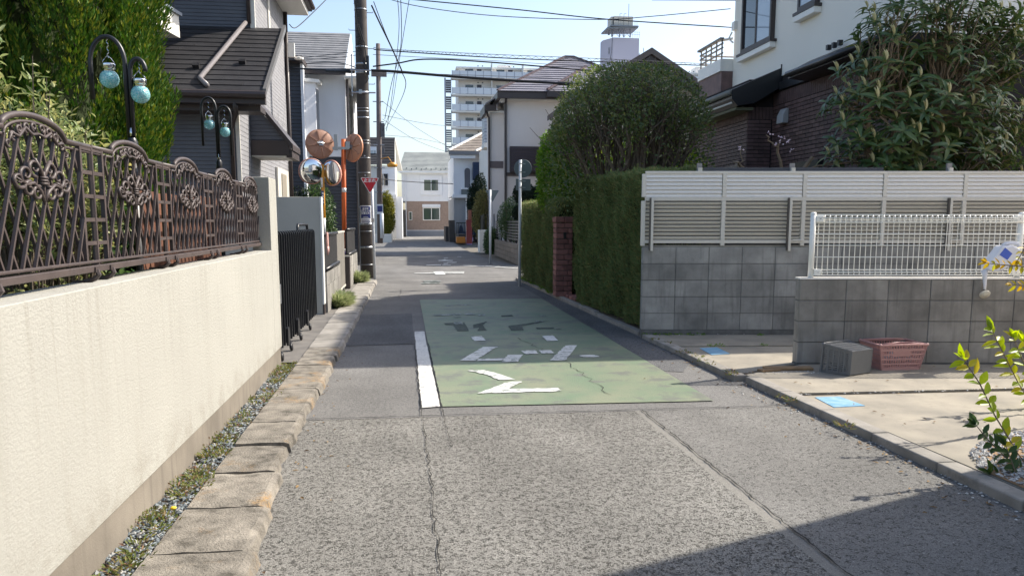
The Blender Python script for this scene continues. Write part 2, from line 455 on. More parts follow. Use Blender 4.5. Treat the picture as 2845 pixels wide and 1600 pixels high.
JOINT_DARK = simple('dark_brick_joint', (.025,.02,.02), .95)
RED_BRICK = mat('red_brown_rough_brick', (.30,.135,.115), (.20,.095,.085), .88, 14, 7, .9, 70, .008, rand=.25)
GLASS_DARK = None
def _glass(name, tint, rough=.04):
    m, nt, b = _nt(name)
    b.inputs['Base Color'].default_value = rgba(tint); b.inputs['Roughness'].default_value = rough
    b.inputs['Specular IOR Level'].default_value = .9; b.inputs['Coat Weight'].default_value = .5; b.inputs['Coat Roughness'].default_value = .02
    return m
GLASS_DARK = _glass('dark_window_glass', (.025,.03,.04))
GLASS_PALE = _glass('pale_blue_window_glass', (.36,.42,.50))  # plain pale blue glass colour
GLASS_GREEN = _glass('greenish_window_glass', (.06,.085,.07))
FROST = _glass('frosted_balcony_glass', (.66,.71,.78), .25)
POLE_CONC = mat('aged_pole_concrete', (.098,.085,.077), (.060,.052,.048), .9, 3, 7, .5, 70, .005, streak=.6)
POLE_FAR = mat('brown_pole', (.17,.14,.13), (.12,.10,.095), .85, 3, 6, .4, 60, .004)
CABLE = simple('black_cable', (.016,.016,.018), .6)
CABLE_GREY = simple('grey_cable', (.10,.10,.11), .6)
RED_SIGN = simple('red_sign_face', (.50,.012,.03), .35)
WHITE_SIGN = simple('white_sign_face', (.74,.75,.77), .4)
SIGN_BACK = simple('sign_back', (.155,.185,.195), .45, .3)
BLUE_SIGN = simple('navy_sign_face', (.022,.035,.16), .4)
ORANGE_POLE = simple('orange_paint', (.62,.13,.03), .45)
YELLOW_POLE = simple('amber_paint', (.60,.26,.02), .45)
MIRROR_BACK = simple('faded_orange_mirror_back', (.42,.235,.16), .6)
MIRROR = simple('mirror_face', (.86,.87,.88), .02, 1.0)
MIRROR_RIM = simple('mirror_rim', (.60,.26,.14), .4)
PURPLE = simple('violet_paint', (.10,.05,.25), .5)
BARK = mat('bark', (.17,.135,.10), (.105,.083,.064), .9, 18, 6, .8, 60, .006)
BARK_PALE = mat('pale_bark', (.25,.19,.13), (.15,.115,.08), .85, 16, 6, .7, 60, .005)
L_CYP = leafmat('gold_tipped_conifer_foliage', (.028,.085,.012), (.075,.160,.022), (.22,.24,.035), .20, .6, .2)
L_CYPD = leafmat('shade_darkened_foliage', (.022,.062,.014), (.045,.105,.020), (.10,.14,.03), .15, .6, .2)  # greens darkened to paint shade over the whole conifer
L_HEDGE = leafmat('dark_hedge_foliage', (.12,.175,.075), (.175,.235,.09), (.25,.21,.09), .22, .65, .2)
L_DOME = leafmat('glossy_small_leaves', (.062,.100,.034), (.10,.15,.044), (.19,.20,.065), .38, .30, .55)
L_BRIGHT = leafmat('bright_green_leaves', (.07,.16,.02), (.11,.23,.03), (.18,.28,.04), .45, .45, .35)
L_PAINT_BACKLIT = leafmat('painted_backlight_leaves', (.15,.26,.03), (.24,.36,.045), (.36,.40,.06), .55, .45, .35)  # brighter leaf colour stands in for sunlight coming through from behind
L_LOQ = leafmat('loquat_leaves', (.058,.108,.042), (.092,.155,.050), (.22,.22,.075), .28, .34, .55)
L_LOQ_YOUNG = leafmat('pale_young_loquat_leaves', (.50,.48,.27), (.60,.57,.34), (.42,.38,.18), .35, .7, .2)
L_NAND = leafmat('sunlit_shrub_leaves', (.13,.20,.07), (.30,.34,.16), (.46,.44,.17), .30, .40, .5)
L_UNDER = leafmat('shaded_garden_leaves', (.04,.09,.03), (.08,.15,.05), (.14,.18,.08), .25, .4, .4)
L_TUFT = leafmat('pale_grass_blades', (.18,.24,.10), (.28,.33,.16), (.40,.40,.24), .3, .6, .2)
L_WEED = leafmat('gutter_weeds', (.10,.14,.04), (.17,.18,.05), (.26,.15,.10), .3, .6, .2)
L_SPRIG = leafmat('yellow_green_leaves', (.20,.30,.02), (.30,.40,.03), (.45,.40,.05), .45, .4, .4)
L_SPRIG_D = leafmat('dark_green_leaves', (.035,.075,.02), (.055,.10,.025), (.09,.14,.03), .3, .4, .4)
L_YTREE = leafmat('yellow_green_topiary', (.12,.14,.02), (.20,.20,.03), (.26,.24,.04), .25, .6, .2)
L_TOPIARY = leafmat('black_green_topiary', (.010,.022,.014), (.016,.032,.018), (.025,.042,.020), .1, .6, .2)
L_BAMBOO = leafmat('olive_thin_leaves', (.14,.14,.05), (.20,.19,.07), (.25,.22,.09), .3, .5, .3)
STONE = leafmat('blue_grey_gravel', (.12,.14,.155), (.22,.25,.26), (.38,.36,.33), 0.0, .8, .3)
PEBBLE = leafmat('pale_pebbles', (.25,.24,.23), (.45,.44,.42), (.72,.71,.68), 0.0, .8, .3)

# ------------------------------------------------------------------ ground, roads
g = MB(); g.poly([(-900,-300,-.09),(900,-300,-.09),(900,1500,-.09),(-900,1500,-.09)])
g.build('ground', mat('ground_earth', (.17,.155,.13), (.12,.11,.09), .95, .2, 8), kind='structure')
rd = MB()
rd.poly([(-1.0,-20,0),(3.0,-20,0),(3.0,6.6,0),(2.95,9,0),(2.75,14,0),(2.9,19.6,0),(-1.0,19.6,0)])
rd.poly([(-70,19.6,0),(-1.0,19.6,0),(2.9,19.6,0),(70,19.6,0),(70,24.9,0),(3.6,24.9,0),(-2.2,24.9,0),(-70,24.9,0)])
rd.poly([(-2.2,24.9,0),(3.6,24.9,0),(3.0,30,0),(2.9,40,0),(3.2,56,0),(4.8,70,0),(4.9,80,0),(-3.4,80,0),(-2.3,55,0)])
rd.build('road', A_FINE, kind='structure')
def sheet(name, m, pts, z, **kw):
    b = MB(); b.poly([(p[0], p[1], z) for p in pts]); return b.build(name, m, kind='structure', **kw)
def wob(a, b, n, amp):                   # ragged line between two ground points
    a, b = Vector((a[0], a[1], 0)), Vector((b[0], b[1], 0)); d = b-a; nrm = Vector((-d.y, d.x, 0)).normalized()
    return [a + d*(i/n) + nrm*(random.uniform(-amp, amp) if 0 < i < n else 0) for i in range(n+1)]
seam = wob((-.74, 5.53), (2.86, 5.47), 60, .008)
split = min(range(len(seam)), key=lambda i: abs(seam[i].x-1.64))
sheet('coarse_asphalt', A_COARSE, [(-.74,-12)] + [(1.64,-12)] + [(seam[split].x, seam[split].y)] + [(p.x,p.y) for p in reversed(seam[:split])], .004)
split2 = min(range(len(seam)), key=lambda i: abs(seam[i].x-1.70))
sheet('sealed_strip', A_SEAL, [(1.64,-12),(1.72,-12),(1.72,3.0),(seam[split2].x,seam[split2].y)] + [(seam[i].x,seam[i].y) for i in range(split2-1, split-1, -1)], .004)
sheet('grey_asphalt', A_GREY, [(1.72,-12),(2.97,-12),(2.97,5.46)] + [(p.x,p.y) for p in reversed(seam[split2:])] + [(1.72,3.0)], .004)
sheet('dark_asphalt_margin', A_DARK, [(2.43,9.4),(2.30,7.0),(2.55,6.9),(2.92,7.6),(2.80,9.2),(2.68,14),(2.75,17.5),(2.45,17.5),(2.46,14.1)], .004)
sheet('dark_asphalt_patch', A_DARK, [(-.72,8.9),(.05,8.95),(.04,12.0),(-.72,11.9)], .004)
# green coating and its markings
sheet('green_coating', GREEN, [(.235,5.80),(.21,9),(.195,14.1),(2.42,14.03),(2.39,9),(2.37,5.71)], .008)
def crack(pts, w, z=.013):
    b = MB(); n = len(pts)
    L, Rr = [], []
    for i, p in enumerate(pts):
        d = (pts[min(i+1,n-1)] - pts[max(i-1,0)]).normalized(); nn = Vector((-d.y, d.x, 0)); ww = w*random.uniform(.35, 1.3)
        L.append((p.x+nn.x*ww, p.y+nn.y*ww, z)); Rr.append((p.x-nn.x*ww, p.y-nn.y*ww, z))
    for i in range(n-1): b.poly([L[i], Rr[i], Rr[i+1], L[i+1]])
    return b
cr = crack(seam, .007)
for a, c_, n, amp, w in (((.075,5.5),(.06,9.0),60,.008,.004), ((.235,5.5),(.215,8.9),60,.006,.004), ((.09,5.5),(.115,2.2),70,.011,.0028), ((.235,5.5),(.25,4.7),18,.009,.002),
                      ((1.715,5.48),(1.725,1.8),90,.007,.005), ((1.30,9.2),(1.55,7.7),18,.03,.004), ((1.55,7.7),(1.62,6.0),18,.03,.003), ((-.73,8.9),(.05,8.95),16,.008,.003), ((-.72,12.0),(.04,12.0),16,.01,.004),
                      ((-.6,15.2),(1.1,16.3),16,.02,.004), ((-.2,14.2),(-.15,16.5),10,.02,.004), ((-1,19.62),(2.9,19.6),30,.01,.006)):
    c2 = crack(wob(a, c_, n, amp), w); b0 = len(cr.v); cr.v += c2.v; cr.f += [[i+b0 for i in f] for f in c2.f]; cr.mi += c2.mi
cr.build('asphalt_cracks', CRACKM, kind='structure')
def m3(zx, zy, z=.014): return gp((1000+zx/2.576)/KD, (680+zy/2.576)/KD, z)
def m5(zx, zy, z=.014): return gp((1000+zx/5.152)/KD, (640+zy/5.152)/KD, z)
def paint(name, m, shapes, f=m3):
    root = struct_root(name)
    for s_ in shapes:
        P_ = [f(*p) for p in s_]; q_ = []
        for i in range(len(P_)):                   # ragged outline
            a, c_ = P_[i], P_[(i+1) % len(P_)]; k = max(1, int((c_-a).length/.035))
            for j in range(k): q_.append(a.lerp(c_, j/k)+Vector((random.uniform(-.007,.007), random.uniform(-.011,.011), 0)))
        b = MB(); b.poly(q_); b.build('painted_stroke', m, root)
paint('road_lettering', WHITE, [
    [(765,897),(890,895),(1010,925),(1110,962),(1000,968),(900,925)],
    [(840,1063),(1005,1057),(1165,975),(1065,978)],
    [(1005,1056),(1442,1046),(1415,1022),(1062,1031)],
    [(715,828),(880,730),(985,728),(848,811),(828,828)], [(833,829),(1012,826),(1045,812),(850,814)],
    [(1014,838),(1130,836),(1165,786),(1060,786)], [(1155,757),(1255,752),(1277,778),(1185,781)], [(1281,755),(1365,752),(1392,773),(1302,778)],
    [(1360,826),(1470,720),(1556,718),(1470,826)], [(1570,790),(1680,786),(1722,801),(1600,804)],
    [(795,658),(872,652),(900,684),(820,688)], [(1303,652),(1382,648),(1418,684),(1340,688)]])
paint('worn_road_lettering', WHITE_WORN, [
    [(520,502),(720,493),(722,501),(540,508)], [(740,494),(800,490),(830,500),(770,502)], [(842,498),(905,497),(890,506),(852,508)],
    [(655,515),(725,512),(720,518),(690,520)], [(668,552),(722,550),(734,566),(684,567)], [(1290,506),(1330,504),(1335,509),(1300,511)],
    [(615,433),(660,432),(662,436),(618,438)], [(700,428),(772,426),(778,430),(706,432)], [(1255,545),(1310,543),(1312,548),(1258,551)], [(1395,598),(1440,596),(1442,602),(1398,604)]])
paint('erased_road_lettering', SCAR, [
    [(600,560),(668,556),(682,568),(736,566),(745,550),(780,615),(695,618),(668,575),(610,572)],
    [(808,572),(910,548),(880,575),(908,612),(840,616),(852,592),(814,594)],
    [(1060,580),(1270,552),(1360,542),(1160,580),(1172,612),(1082,613)], [(1010,505),(1090,501),(1100,512),(1012,513)], [(1260,592),(1385,590),(1390,600),(1265,602)]], lambda a, b: m3(a, b, .012))
paint('junction_markings', WHITE, [
    [(1045,592),(1190,585),(1228,632),(1085,634)], [(775,611),(1048,605),(1062,615),(782,617)], [(1197,590),(1500,588),(1490,598),(1210,599)], [(1206,607),(1495,605),(1488,616),(1216,617)],
    [(950,492),(1160,492),(1160,500),(955,501)], [(1180,494),(1300,494),(1300,501),(1180,501)], [(1470,500),(1780,508),(1782,516),(1500,506)], [(1785,508),(1870,510),(2270,541),(2270,548),(1860,518),(1790,516)],
    [(1115,428),(1190,424),(1210,412),(1240,424),(1330,428),(1328,436),(1225,438),(1130,437)], [(1195,470),(1262,468),(1265,477),(1200,480)], [(1240,456),(1385,453),(1384,461),(1340,464),(1245,462)], [(1200,390),(1260,390),(1262,396),(1205,397)],
    [(1390,374),(1450,374),(1450,379),(1392,379)]], m5)
paint('faded_junction_markings', WHITE_WORN, [[(890,722),(1150,718),(1160,732),(930,738)], [(880,752),(1150,746),(1155,756),(890,764)]], m5)
# white edge band beside the green coating
b = MB(); le = wob((.078,5.775),(.062,9.95),40,.006); re_ = wob((.222,5.80),(.19,9.05),40,.004)
b.poly([(p.x,p.y,.009) for p in le] + [(.19,9.95,.009)] + [(p.x,p.y,.009) for p in reversed(re_)])
b.build('white_edge_line', paintmat('worn_white_edge_paint', (.74,.73,.68), (.60,.59,.55), (.14,.14,.16), .07, 30.), kind='structure')

# ------------------------------------------------------------------ kerbs
kl = struct_root('kerb')
y = 1.6; i = 0
while y < 18.3:
    L = .53 + random.uniform(-.015, .015); near = y < 5
    top = .07 + random.uniform(-.006, .006); xr = -.74 + random.uniform(-.008, .008) + max(0, .11-(y-2.6)*.07)*(1 if y < 3.9 else 0)
    xl = -1.06 if y < 6 else -1.06 - (y-6)*.006
    b = MB(); gap = .016 if near else .005
    nx, ny = 6, 5                        # chipped top edge: grid with jitter
    vs = []
    for iy in range(ny+1):
        for ix in range(nx+1):
            fx, fy = ix/nx, iy/ny
            px = xl + (xr-xl)*fx; py = y + gap + (L-2*gap)*fy; pz = top
            if ix == nx: px += random.uniform(-.007, .003)-(.02 if random.random() < .12 else 0); pz -= random.uniform(.008, .016)
            elif ix == nx-1: px = xr - .03 + random.uniform(-.006, .004); pz += random.uniform(-.003, .002)
            if iy in (0, ny): pz -= random.uniform(.002, .010) if near else .003
            vs.append((px, py, pz))
    W_ = nx+1
    fs = [(iy*W_+ix, iy*W_+ix+1, (iy+1)*W_+ix+1, (iy+1)*W_+ix) for iy in range(ny) for ix in range(nx)]
    b.add(vs, fs)
    for iy in range(ny):                 # face toward the road
        a, c_ = vs[iy*W_+nx], vs[(iy+1)*W_+nx]
        b.poly([a, (a[0]+.018, a[1], -.02), (c_[0]+.018, c_[1], -.02), c_])
    for iy in (0, ny):
        row = [vs[iy*W_+ix] for ix in range(W_)]
        b.poly(row + [(row[-1][0]+.018, row[-1][1], -.02), (row[0][0], row[0][1], -.02)])
    b.poly([vs[0], vs[ny*W_], (vs[ny*W_][0], vs[ny*W_][1], -.02), (vs[0][0], vs[0][1], -.02)])
    b.build('kerb_stone', CONC_KERB_OLD if y < 8 else CONC_KERB, kl)
    y += L; i += 1
kr = struct_root('kerb')
def rk(y0, y1, x0, x1, z, n):
    for k in range(n):
        a = k/n; c_ = (k+1)/n
        xa, xb = x0+(x1-x0)*a, x0+(x1-x0)*c_; ya, yb = y0+(y1-y0)*a+.003, y0+(y1-y0)*c_-.003
        b = MB(); zz = z+random.uniform(-.003,.003)
        p = [(xa,ya),(xb,yb),(xb+.125,yb),(xa+.125,ya)]
        b.extrude([(u,v_,-.03) for u, v_ in p], (0,0,zz+.03)); b.build('kerb_stone', CONC_KERB, kr, bevel=.012)
rk(1.4, 6.35, 2.955, 2.915, .062, 8); rk(6.42, 9.02, 2.84, 2.80, .058, 4)
hk = struct_root('kerb')
for k in range(9):
    ya, yb = 9.3+k*1.07, 9.3+(k+1)*1.07-.01
    xf = lambda yy: 2.83 - (yy-9.3)*.022
    b = MB(); b.extrude([(xf(ya),ya,-.02),(xf(yb),yb,-.02),(xf(yb)+.09,yb,-.02),(xf(ya)+.09,ya,-.02)], (0,0,.075+random.uniform(-.01,.01))); b.build('kerb_stone', CONC_KERB, hk, bevel=.01)
sheet('gutter_soil', SOIL, [(-1.30,-6),(-1.06,-6),(-1.06,7.7),(-1.30,7.7)], .035)
sheet('gate_apron', mat('stained_concrete', (.20,.185,.165), (.13,.12,.11), .9, 4, 8, .4, 120, .004), [(-4.2,7.65),(-1.06,7.65),(-1.13,18.4),(-4.2,18.4)], .05)
sheet('hedge_soil', SOIL, [(2.85,9.3),(4.3,9.3),(4.3,19.0),(2.70,19.0)], .045)
# concrete pads on the right
pd = struct_root('concrete_pad')
for nm, pts, z in (('slab', [(3.085,3.3),(3.04,5.58),(7.6,5.42),(7.6,3.3)], .056), ('slab', [(3.035,5.68),(2.965,6.45),(3.72,6.86),(7.6,6.32),(7.6,5.52)], .056),
               ('slab', [(2.965,6.55),(2.94,8.05),(4.75,7.9),(4.75,6.9),(3.66,6.93)], .048), ('slab', [(2.935,8.12),(2.93,8.98),(4.75,8.74),(4.75,7.96)], .050)):
    b = MB(); b.extrude([(p[0],p[1],-.03) for p in pts], (0,0,z+.03)); b.build(nm, CONC_PAD, pd, bevel=.004)
sheet('pad_joint', SOIL, [(3.0,3.2),(2.95,9.05),(8,9.05),(8,3.2)], .036)
sheet('gravel_bed', ORANGE_SOIL, [(3.08,-6)]+[(p.x,p.y) for p in wob((3.085,3.70),(3.25,4.0),8,.02)+wob((3.25,4.0),(3.6,4.28),10,.025)[1:]+wob((3.6,4.28),(4.8,4.62),14,.03)[1:]]+[(7,4.7),(7,-6)], .062)
# ------------------------------------------------------------------ LEFT: stucco wall
w = T('garden_wall', 'long cream stucco garden wall along the left kerb under the iron fence', 'wall', (-1.3, 3.5, 0))
b = MB()
prof = [(-1.22,.215),(-1.22,1.15),(-1.40,1.15),(-1.40,.215)]
b.extrude([(x,-3.0,z) for x, z in prof], (0,10.23,0)); b.build('stucco_face', STUCCO, w, bevel=.006)
b = MB(); b.bx(-1.385,7.232,.215,-1.2199,7.60,1.80); b.build('end_pillar', STUCCO, w, bevel=.008)
b = MB(); b.bx(-1.395,-3.0,0,-1.233,7.59,.214); b.build('plinth', PLINTH, w)

# ------------------------------------------------------------------ ornate fence
XF = -1.33
fe = T('ornate_fence', 'brown cast metal fence with scrolled arches on top of the cream wall', 'fence', (XF, 4.5, 1.15))
ZB, ZT, PIT = 1.238, 1.715, .970
posts = [.64+PIT*k for k in range(8)]
cent = [p+PIT/2 for p in posts[:-1]]
b0 = MB(); b0.tube([(XF,0,.028),(XF,0,.56)], .012, 6); post_me = b0.mesh('post', IRON)
def arch_z(dy):                                        # top rail height at distance dy from the panel centre
    if abs(dy) >= .245: return ZT
    return ZT + .064*math.sqrt(max(0, 1-(dy/.245)**2))
def spiral(cx, cz, r0, a0, turns, sgn, n=16):
    return [(XF+.004, cx + sgn*r0*(1-.78*i/n)*math.cos(a0+turns*2*PI*i/n), cz + r0*(1-.78*i/n)*math.sin(a0+turns*2*PI*i/n)) for i in range(n+1)]
orn = MB()
for sg in (-1, 1):
    for (cx, cz, r0, a0, tn) in ((.055,.055,.045,-1.6,1.25),(.115,.018,.050,-1.9,1.2),(.165,-.012,.040,-2.2,1.2),(.10,-.052,.040,1.7,-1.1),(.045,-.070,.038,1.9,-1.2)):
        p = spiral(sg*cx, cz, r0, a0, tn, sg); orn.tube(p, [.0095*(1-.5*i/16) for i in range(17)], 6)
    orn.tube([(XF+.004,0,-.11),(XF+.006,sg*.03,-.055),(XF+.006,sg*.075,-.02),(XF+.004,sg*.12,-.03),(XF+.004,sg*.185,.0)], [.007,.0095,.0095,.009,.005], 6)
    orn.tube([(XF+.004,0,.0),(XF+.006,sg*.02,.05),(XF+.006,sg*.055,.10)], [.009,.0095,.007], 6)
for z in (-.02,-.005,.01): orn.tube([(XF+.006,-.022,z),(XF+.016,0,z),(XF+.006,.022,z)], .008, 6)
orn.tube([(XF+.004,0,.04),(XF+.004,0,-.125)], [.010,.003], 6)
orn.v = [(x, y*1.10, z*.72) for x, y, z in orn.v]
orn_me = orn.mesh('scroll', IRON, smooth=True)
sc = MB()
for sg in (-1, 1):
    for (cx, cz, r0, a0, tn) in ((.03,.055,.022,-1.2,1.2),(.085,.045,.026,-1.3,1.2),(.14,.03,.024,-1.5,1.2),(.19,.0,.022,-1.8,1.2),(.228,-.035,.018,-2.0,1.1)):
        p = spiral(sg*cx, cz, r0, a0, tn, sg, 12); sc.tube(p, [.007*(1-.5*i/12) for i in range(13)], 5)
    sc.tube([(XF+.004,0,.03),(XF+.006,sg*.05,.02),(XF+.006,sg*.1,.045),(XF+.006,sg*.15,.0),(XF+.006,sg*.2,.01),(XF+.004,sg*.235,-.05)], [.006,.0075,.007,.0075,.007,.004], 5)
sc.v = [(x, y*.98, z*.80) for x, y, z in sc.v]
sc_me = sc.mesh('arch_scroll', IRON, smooth=True)
rung = MB(); rung.bx(XF-.008,-.115,-.008,XF+.008,.115,.008); rung_me = rung.mesh('rung', IRON)
lad = MB(); lad.bx(XF-.009,-.009,0,XF+.009,.009,ZT-ZB); lad_me = lad.mesh('ladder_side', IRON)
brk = MB(); brk.M = None
brk.bx(XF-.028,-.018,.040,XF+.033,.018,.062); brk.tube([(XF+.028,0,.05),(XF+.036,0,.03),(XF+.02,0,.012),(XF-.03,0,-.002)], .011, 6); brk.bx(XF-.06,-.028,-.003,XF-.02,.028,.006)
brk_me = brk.mesh('bracket', IRON)
bars_cache = {}
for k, p in enumerate(posts):
    inst(post_me, 'post', Matrix.Translation((0,p,1.165)), fe)
    for dz in range(5): inst(rung_me, 'rung', Matrix.Translation((0,p,ZB+.075+dz*.098)), fe)
    for sg in (-1, 1):
        inst(lad_me, 'ladder_side', Matrix.Translation((0,p+sg*.115,ZB)), fe)
        inst(brk_me, 'bracket', Matrix.Translation((0,p+sg*.085,1.152)), fe)
for c in cent:
    inst(orn_me, 'scroll_ornament', Matrix.Translation((.012,c,1.553)), fe)
    inst(sc_me, 'arch_scroll', Matrix.Translation((.006,c,ZT-.022)), fe)
    b = MB()
    ys = [-PIT/2+.002] + [-.245] + [.245*math.sin(R(a)) for a in range(-80,81,10)] + [.245] + [PIT/2-.002]
    for off, rr in ((0,.012),(-.023,.006)):
        b.tube([(XF, c+yv*(1 if off == 0 else .93 if abs(yv)<.26 else 1), arch_z(yv)+off) for yv in ys], rr, 6)
    b.build('top_rail', IRON, fe, smooth=True)
    for sgn, dx in ((1,.006),(-1,-.008)):
        for j in range(-4, 13):
            y0 = -.37 + j*.0925
            pts = []
            for s_ in range(0, 13):
                yv = y0 + (sgn*.27 if sgn > 0 else -.27)*s_/12 + (0 if sgn > 0 else .27); zv = ZB + (ZT+.07-ZB)*s_/12
                if abs(yv) <= .372 and zv <= arch_z(yv)-.02: pts.append((XF+dx, c+yv, zv))
            if len(pts) > 1:
                bb = MB(); bb.bar(pts[0], pts[-1], .010, .011, (1,0,0)); bb.build('lattice_bar', IRON, fe, fix=False)
b = MB(); b.bx(XF-.014,posts[0]-.1,1.228,XF+.014,posts[-1],1.240); b.bx(XF-.026,posts[0]-.1,1.193,XF+.026,posts[-1],1.220)
b.build('bottom_rail', IRON, fe, bevel=.003)
b = MB(); b.sphere((XF+.01,7.475,1.215), .017, 8, 6); b.build('end_cap', WHITE_PLASTIC, fe, smooth=True)

# ------------------------------------------------------------------ twin arch garden lamps with hanging glass balls
GLOBE = None
def _globe():
    m, nt, bb = _nt('aqua_crackle_glass'); p = pos(nt)
    v = N(nt, 'ShaderNodeTexVoronoi'); v.feature = 'DISTANCE_TO_EDGE'; v.inputs['Scale'].default_value = 90; nt.links.new(p, v.inputs['Vector'])
    c = mix(nt, mapr(nt, v.outputs['Distance'], 0, .12), (.72,.92,.92), (.22,.64,.68))
    nt.links.new(c, bb.inputs['Base Color']); bb.inputs['Roughness'].default_value = .12; bb.inputs['Transmission Weight'].default_value = .35; bb.inputs['Specular IOR Level'].default_value = .7
    bump(nt, bb, v.outputs['Distance'], .35, .01); return m
GLOBE = _globe()
def garden_lamp(label, Y, pts_a, pts_b, base, balls, br):
    """pts_*: arch centre lines (x,z) of the two hooks; balls: (x, z, cap z, hook z)"""
    t = T('garden_lamp', label, 'garden lamp', (base[0], Y, 1.0), group='twin arch garden lamps behind the fence')
    for pts in (pts_a, pts_b):
        b = MB(); b.tube([(x, Y, z) for x, z in pts], br*.54, 10); b.build('arch', BLACK_METAL, t, smooth=True)
    b = MB(); b.tube([(base[0],Y,.2),(base[0],Y,base[1]-.06)], br*.9, 10); b.lathe([(br*.82,0),(br*1.35,.004),(br*1.35,.10),(br*.9,.12)], (base[0],Y,base[1]-.15), 12); b.build('pole', BLACK_METAL, t, smooth=True)
    b = MB(); b.tube([(base[0],Y,base[1]-.03),(base[0],Y,base[1]+.02)], br*.55, 10); b.build('collar', CHROME, t, smooth=True)
    for (x, z, hz) in balls:
        b = MB(); b.sphere((x,Y,z), br*2.2, 18, 12); o = b.build('globe', GLOBE, t, smooth=True)
        b = MB(); b.lathe([(0,br*3.6),(br*1.5,br*3.6),(br*1.55,br*3.4),(br*1.55,br*2.35),(br*1.3,br*2.3),(br*1.3,br*1.7)], (x,Y,z), 14); b.build('cap', CHROME, o, smooth=True)
        b = MB()
        for i in range(7):
            f = i/6; zz = z+br*4.9+(hz-z-br*4.9)*f
            b.tube([(x+.004*(-1)**i, Y, zz), (x-.004*(-1)**i, Y+.003, zz+.012)], .0022, 4)
        b.tube([(x-br*1.3,Y,z+br*3.4),(x-br*1.3,Y,z+br*4.2),(x-br*.3,Y,z+br*5.4),(x,Y,z+br*5.5),(x+br*.5,Y,z+br*5.0),(x+br*1.3,Y,z+br*3.9),(x+br*1.3,Y,z+br*3.4)], .0022, 4)
        b.build('chain', CHROME, o)
def arch(xl, zl, xa, za, xr, zr, n=16):
    out = [(xl, zl)]; zc = za-(xr-xl)/2*1.6
    for i in range(n+1):
        a = PI - PI*i/n; out.append((xa+(xr-xl)/2*math.cos(a), zc+(za-zc)*math.sin(a)))
    out.append((xr, zr)); return out
garden_lamp('large twin arch black lamp with aqua glass balls in front of the golden conifer', 4.3,
    arch(-1.578,2.02,-1.495,2.33,-1.412,1.83), arch(-1.392,1.83,-1.352,2.225,-1.318,2.17), (-1.40,1.86), [(-1.491,2.122,2.325),(-1.345,2.05,2.215)], .021)
garden_lamp('slimmer twin arch black lamp with aqua glass balls in front of the dark house', 7.3,
    arch(-1.782,2.07,-1.722,2.487,-1.662,1.97), arch(-1.648,1.97,-1.592,2.415,-1.540,1.985), (-1.655,1.98), [(-1.722,2.257,2.475),(-1.590,2.195,2.405)], .021)

# ------------------------------------------------------------------ left garden planting
gs = sheet('garden_soil', SOIL, [(-9,-6),(-1.44,-6),(-1.44,7.6),(-9,7.6)], .06)
def conifer(name, label, cx, cy, rad, h, m, n, z0=.25, seed=0, group=None):
    t = T(name, label, 'tree', (cx, cy, .06), group=group)
    b = MB(); b.tube([(cx,cy,.05),(cx,cy,h*.5),(cx,cy,h*.9)], [.12,.09,.02], 8); b.build('trunk', BARK, t)
    # upright flame-shaped sprays over a lumpy column
    prof = lambda s: np.where(s < .14, .80+.2*s/.14, np.where(s < .6, 1.0, np.sqrt(np.maximum(0, 1-((s-.6)/.42)**2))))
    K = n//130
    u = rng.uniform(0, 1, K); th = rng.uniform(0, 2*PI, K)
    d = np.stack([np.cos(th), np.sin(th), (u-.5)*2.2], 1)
    rr = rad*prof(u)*lumpy(d, 7.0, .15, seed)*(1-rng.uniform(0, 1, K)**2*.22)
    C = np.stack([cx+rr*np.cos(th), cy+rr*np.sin(th), z0+(h-z0)*u], 1)
    out = np.stack([np.cos(th), np.sin(th), np.zeros(K)], 1)
    per = 130; hgt = rng.uniform(.22, .50, K); wid = rng.uniform(.04, .085, K)
    f = rng.uniform(0, 1, (K, per)); a = rng.uniform(0, 2*PI, (K, per)); w_ = np.sin(PI*np.clip(f*.9+.08, 0, 1))**.7*rng.uniform(.4, 1, (K, per))
    axis = out*.28+np.array([0,0,1])+rng.normal(0,.12,(K,3)); axis /= np.linalg.norm(axis, axis=1, keepdims=True)
    s1 = np.cross(axis, out+rng.normal(0,.2,(K,3))); s1 /= np.linalg.norm(s1, axis=1, keepdims=True); s2 = np.cross(s1, axis)
    side = s1[:,None]*np.cos(a)[...,None]+s2[:,None]*np.sin(a)[...,None]
    P = (C[:,None]+axis[:,None]*(f*hgt[:,None]-.1)[...,None]+side*(w_*wid[:,None])[...,None]).reshape(-1,3)
    D = (axis[:,None]*1.15+side*.42).reshape(-1,3)+rng.normal(0,.18,(K*per,3))
    Nn = (side+out[:,None]*.6).reshape(-1,3)+rng.normal(0,.3,(K*per,3))
    k_ = K*per
    leaf_cloud('crown', m, P, D, Nn, rng.uniform(.03,.062,k_), rng.uniform(.010,.020,k_), t, .3)
    # added solid dark core so that daylight does not pass straight through
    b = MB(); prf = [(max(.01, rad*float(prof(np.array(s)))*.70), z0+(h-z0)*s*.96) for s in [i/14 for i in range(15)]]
    b.lathe(prf, (cx,cy,0), 18); b.build('shade_core', mat(name+'_core', (.03,.045,.012), None, .95), t, smooth=True)
    return t
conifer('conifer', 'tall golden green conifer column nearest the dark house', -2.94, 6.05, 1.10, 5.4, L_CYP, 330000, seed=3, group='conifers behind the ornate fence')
conifer('conifer', 'conifer with painted shade at the far left edge behind the near fence arch', -4.15, 4.9, 1.25, 5.6, L_CYPD, 170000, seed=5, group='conifers behind the ornate fence')
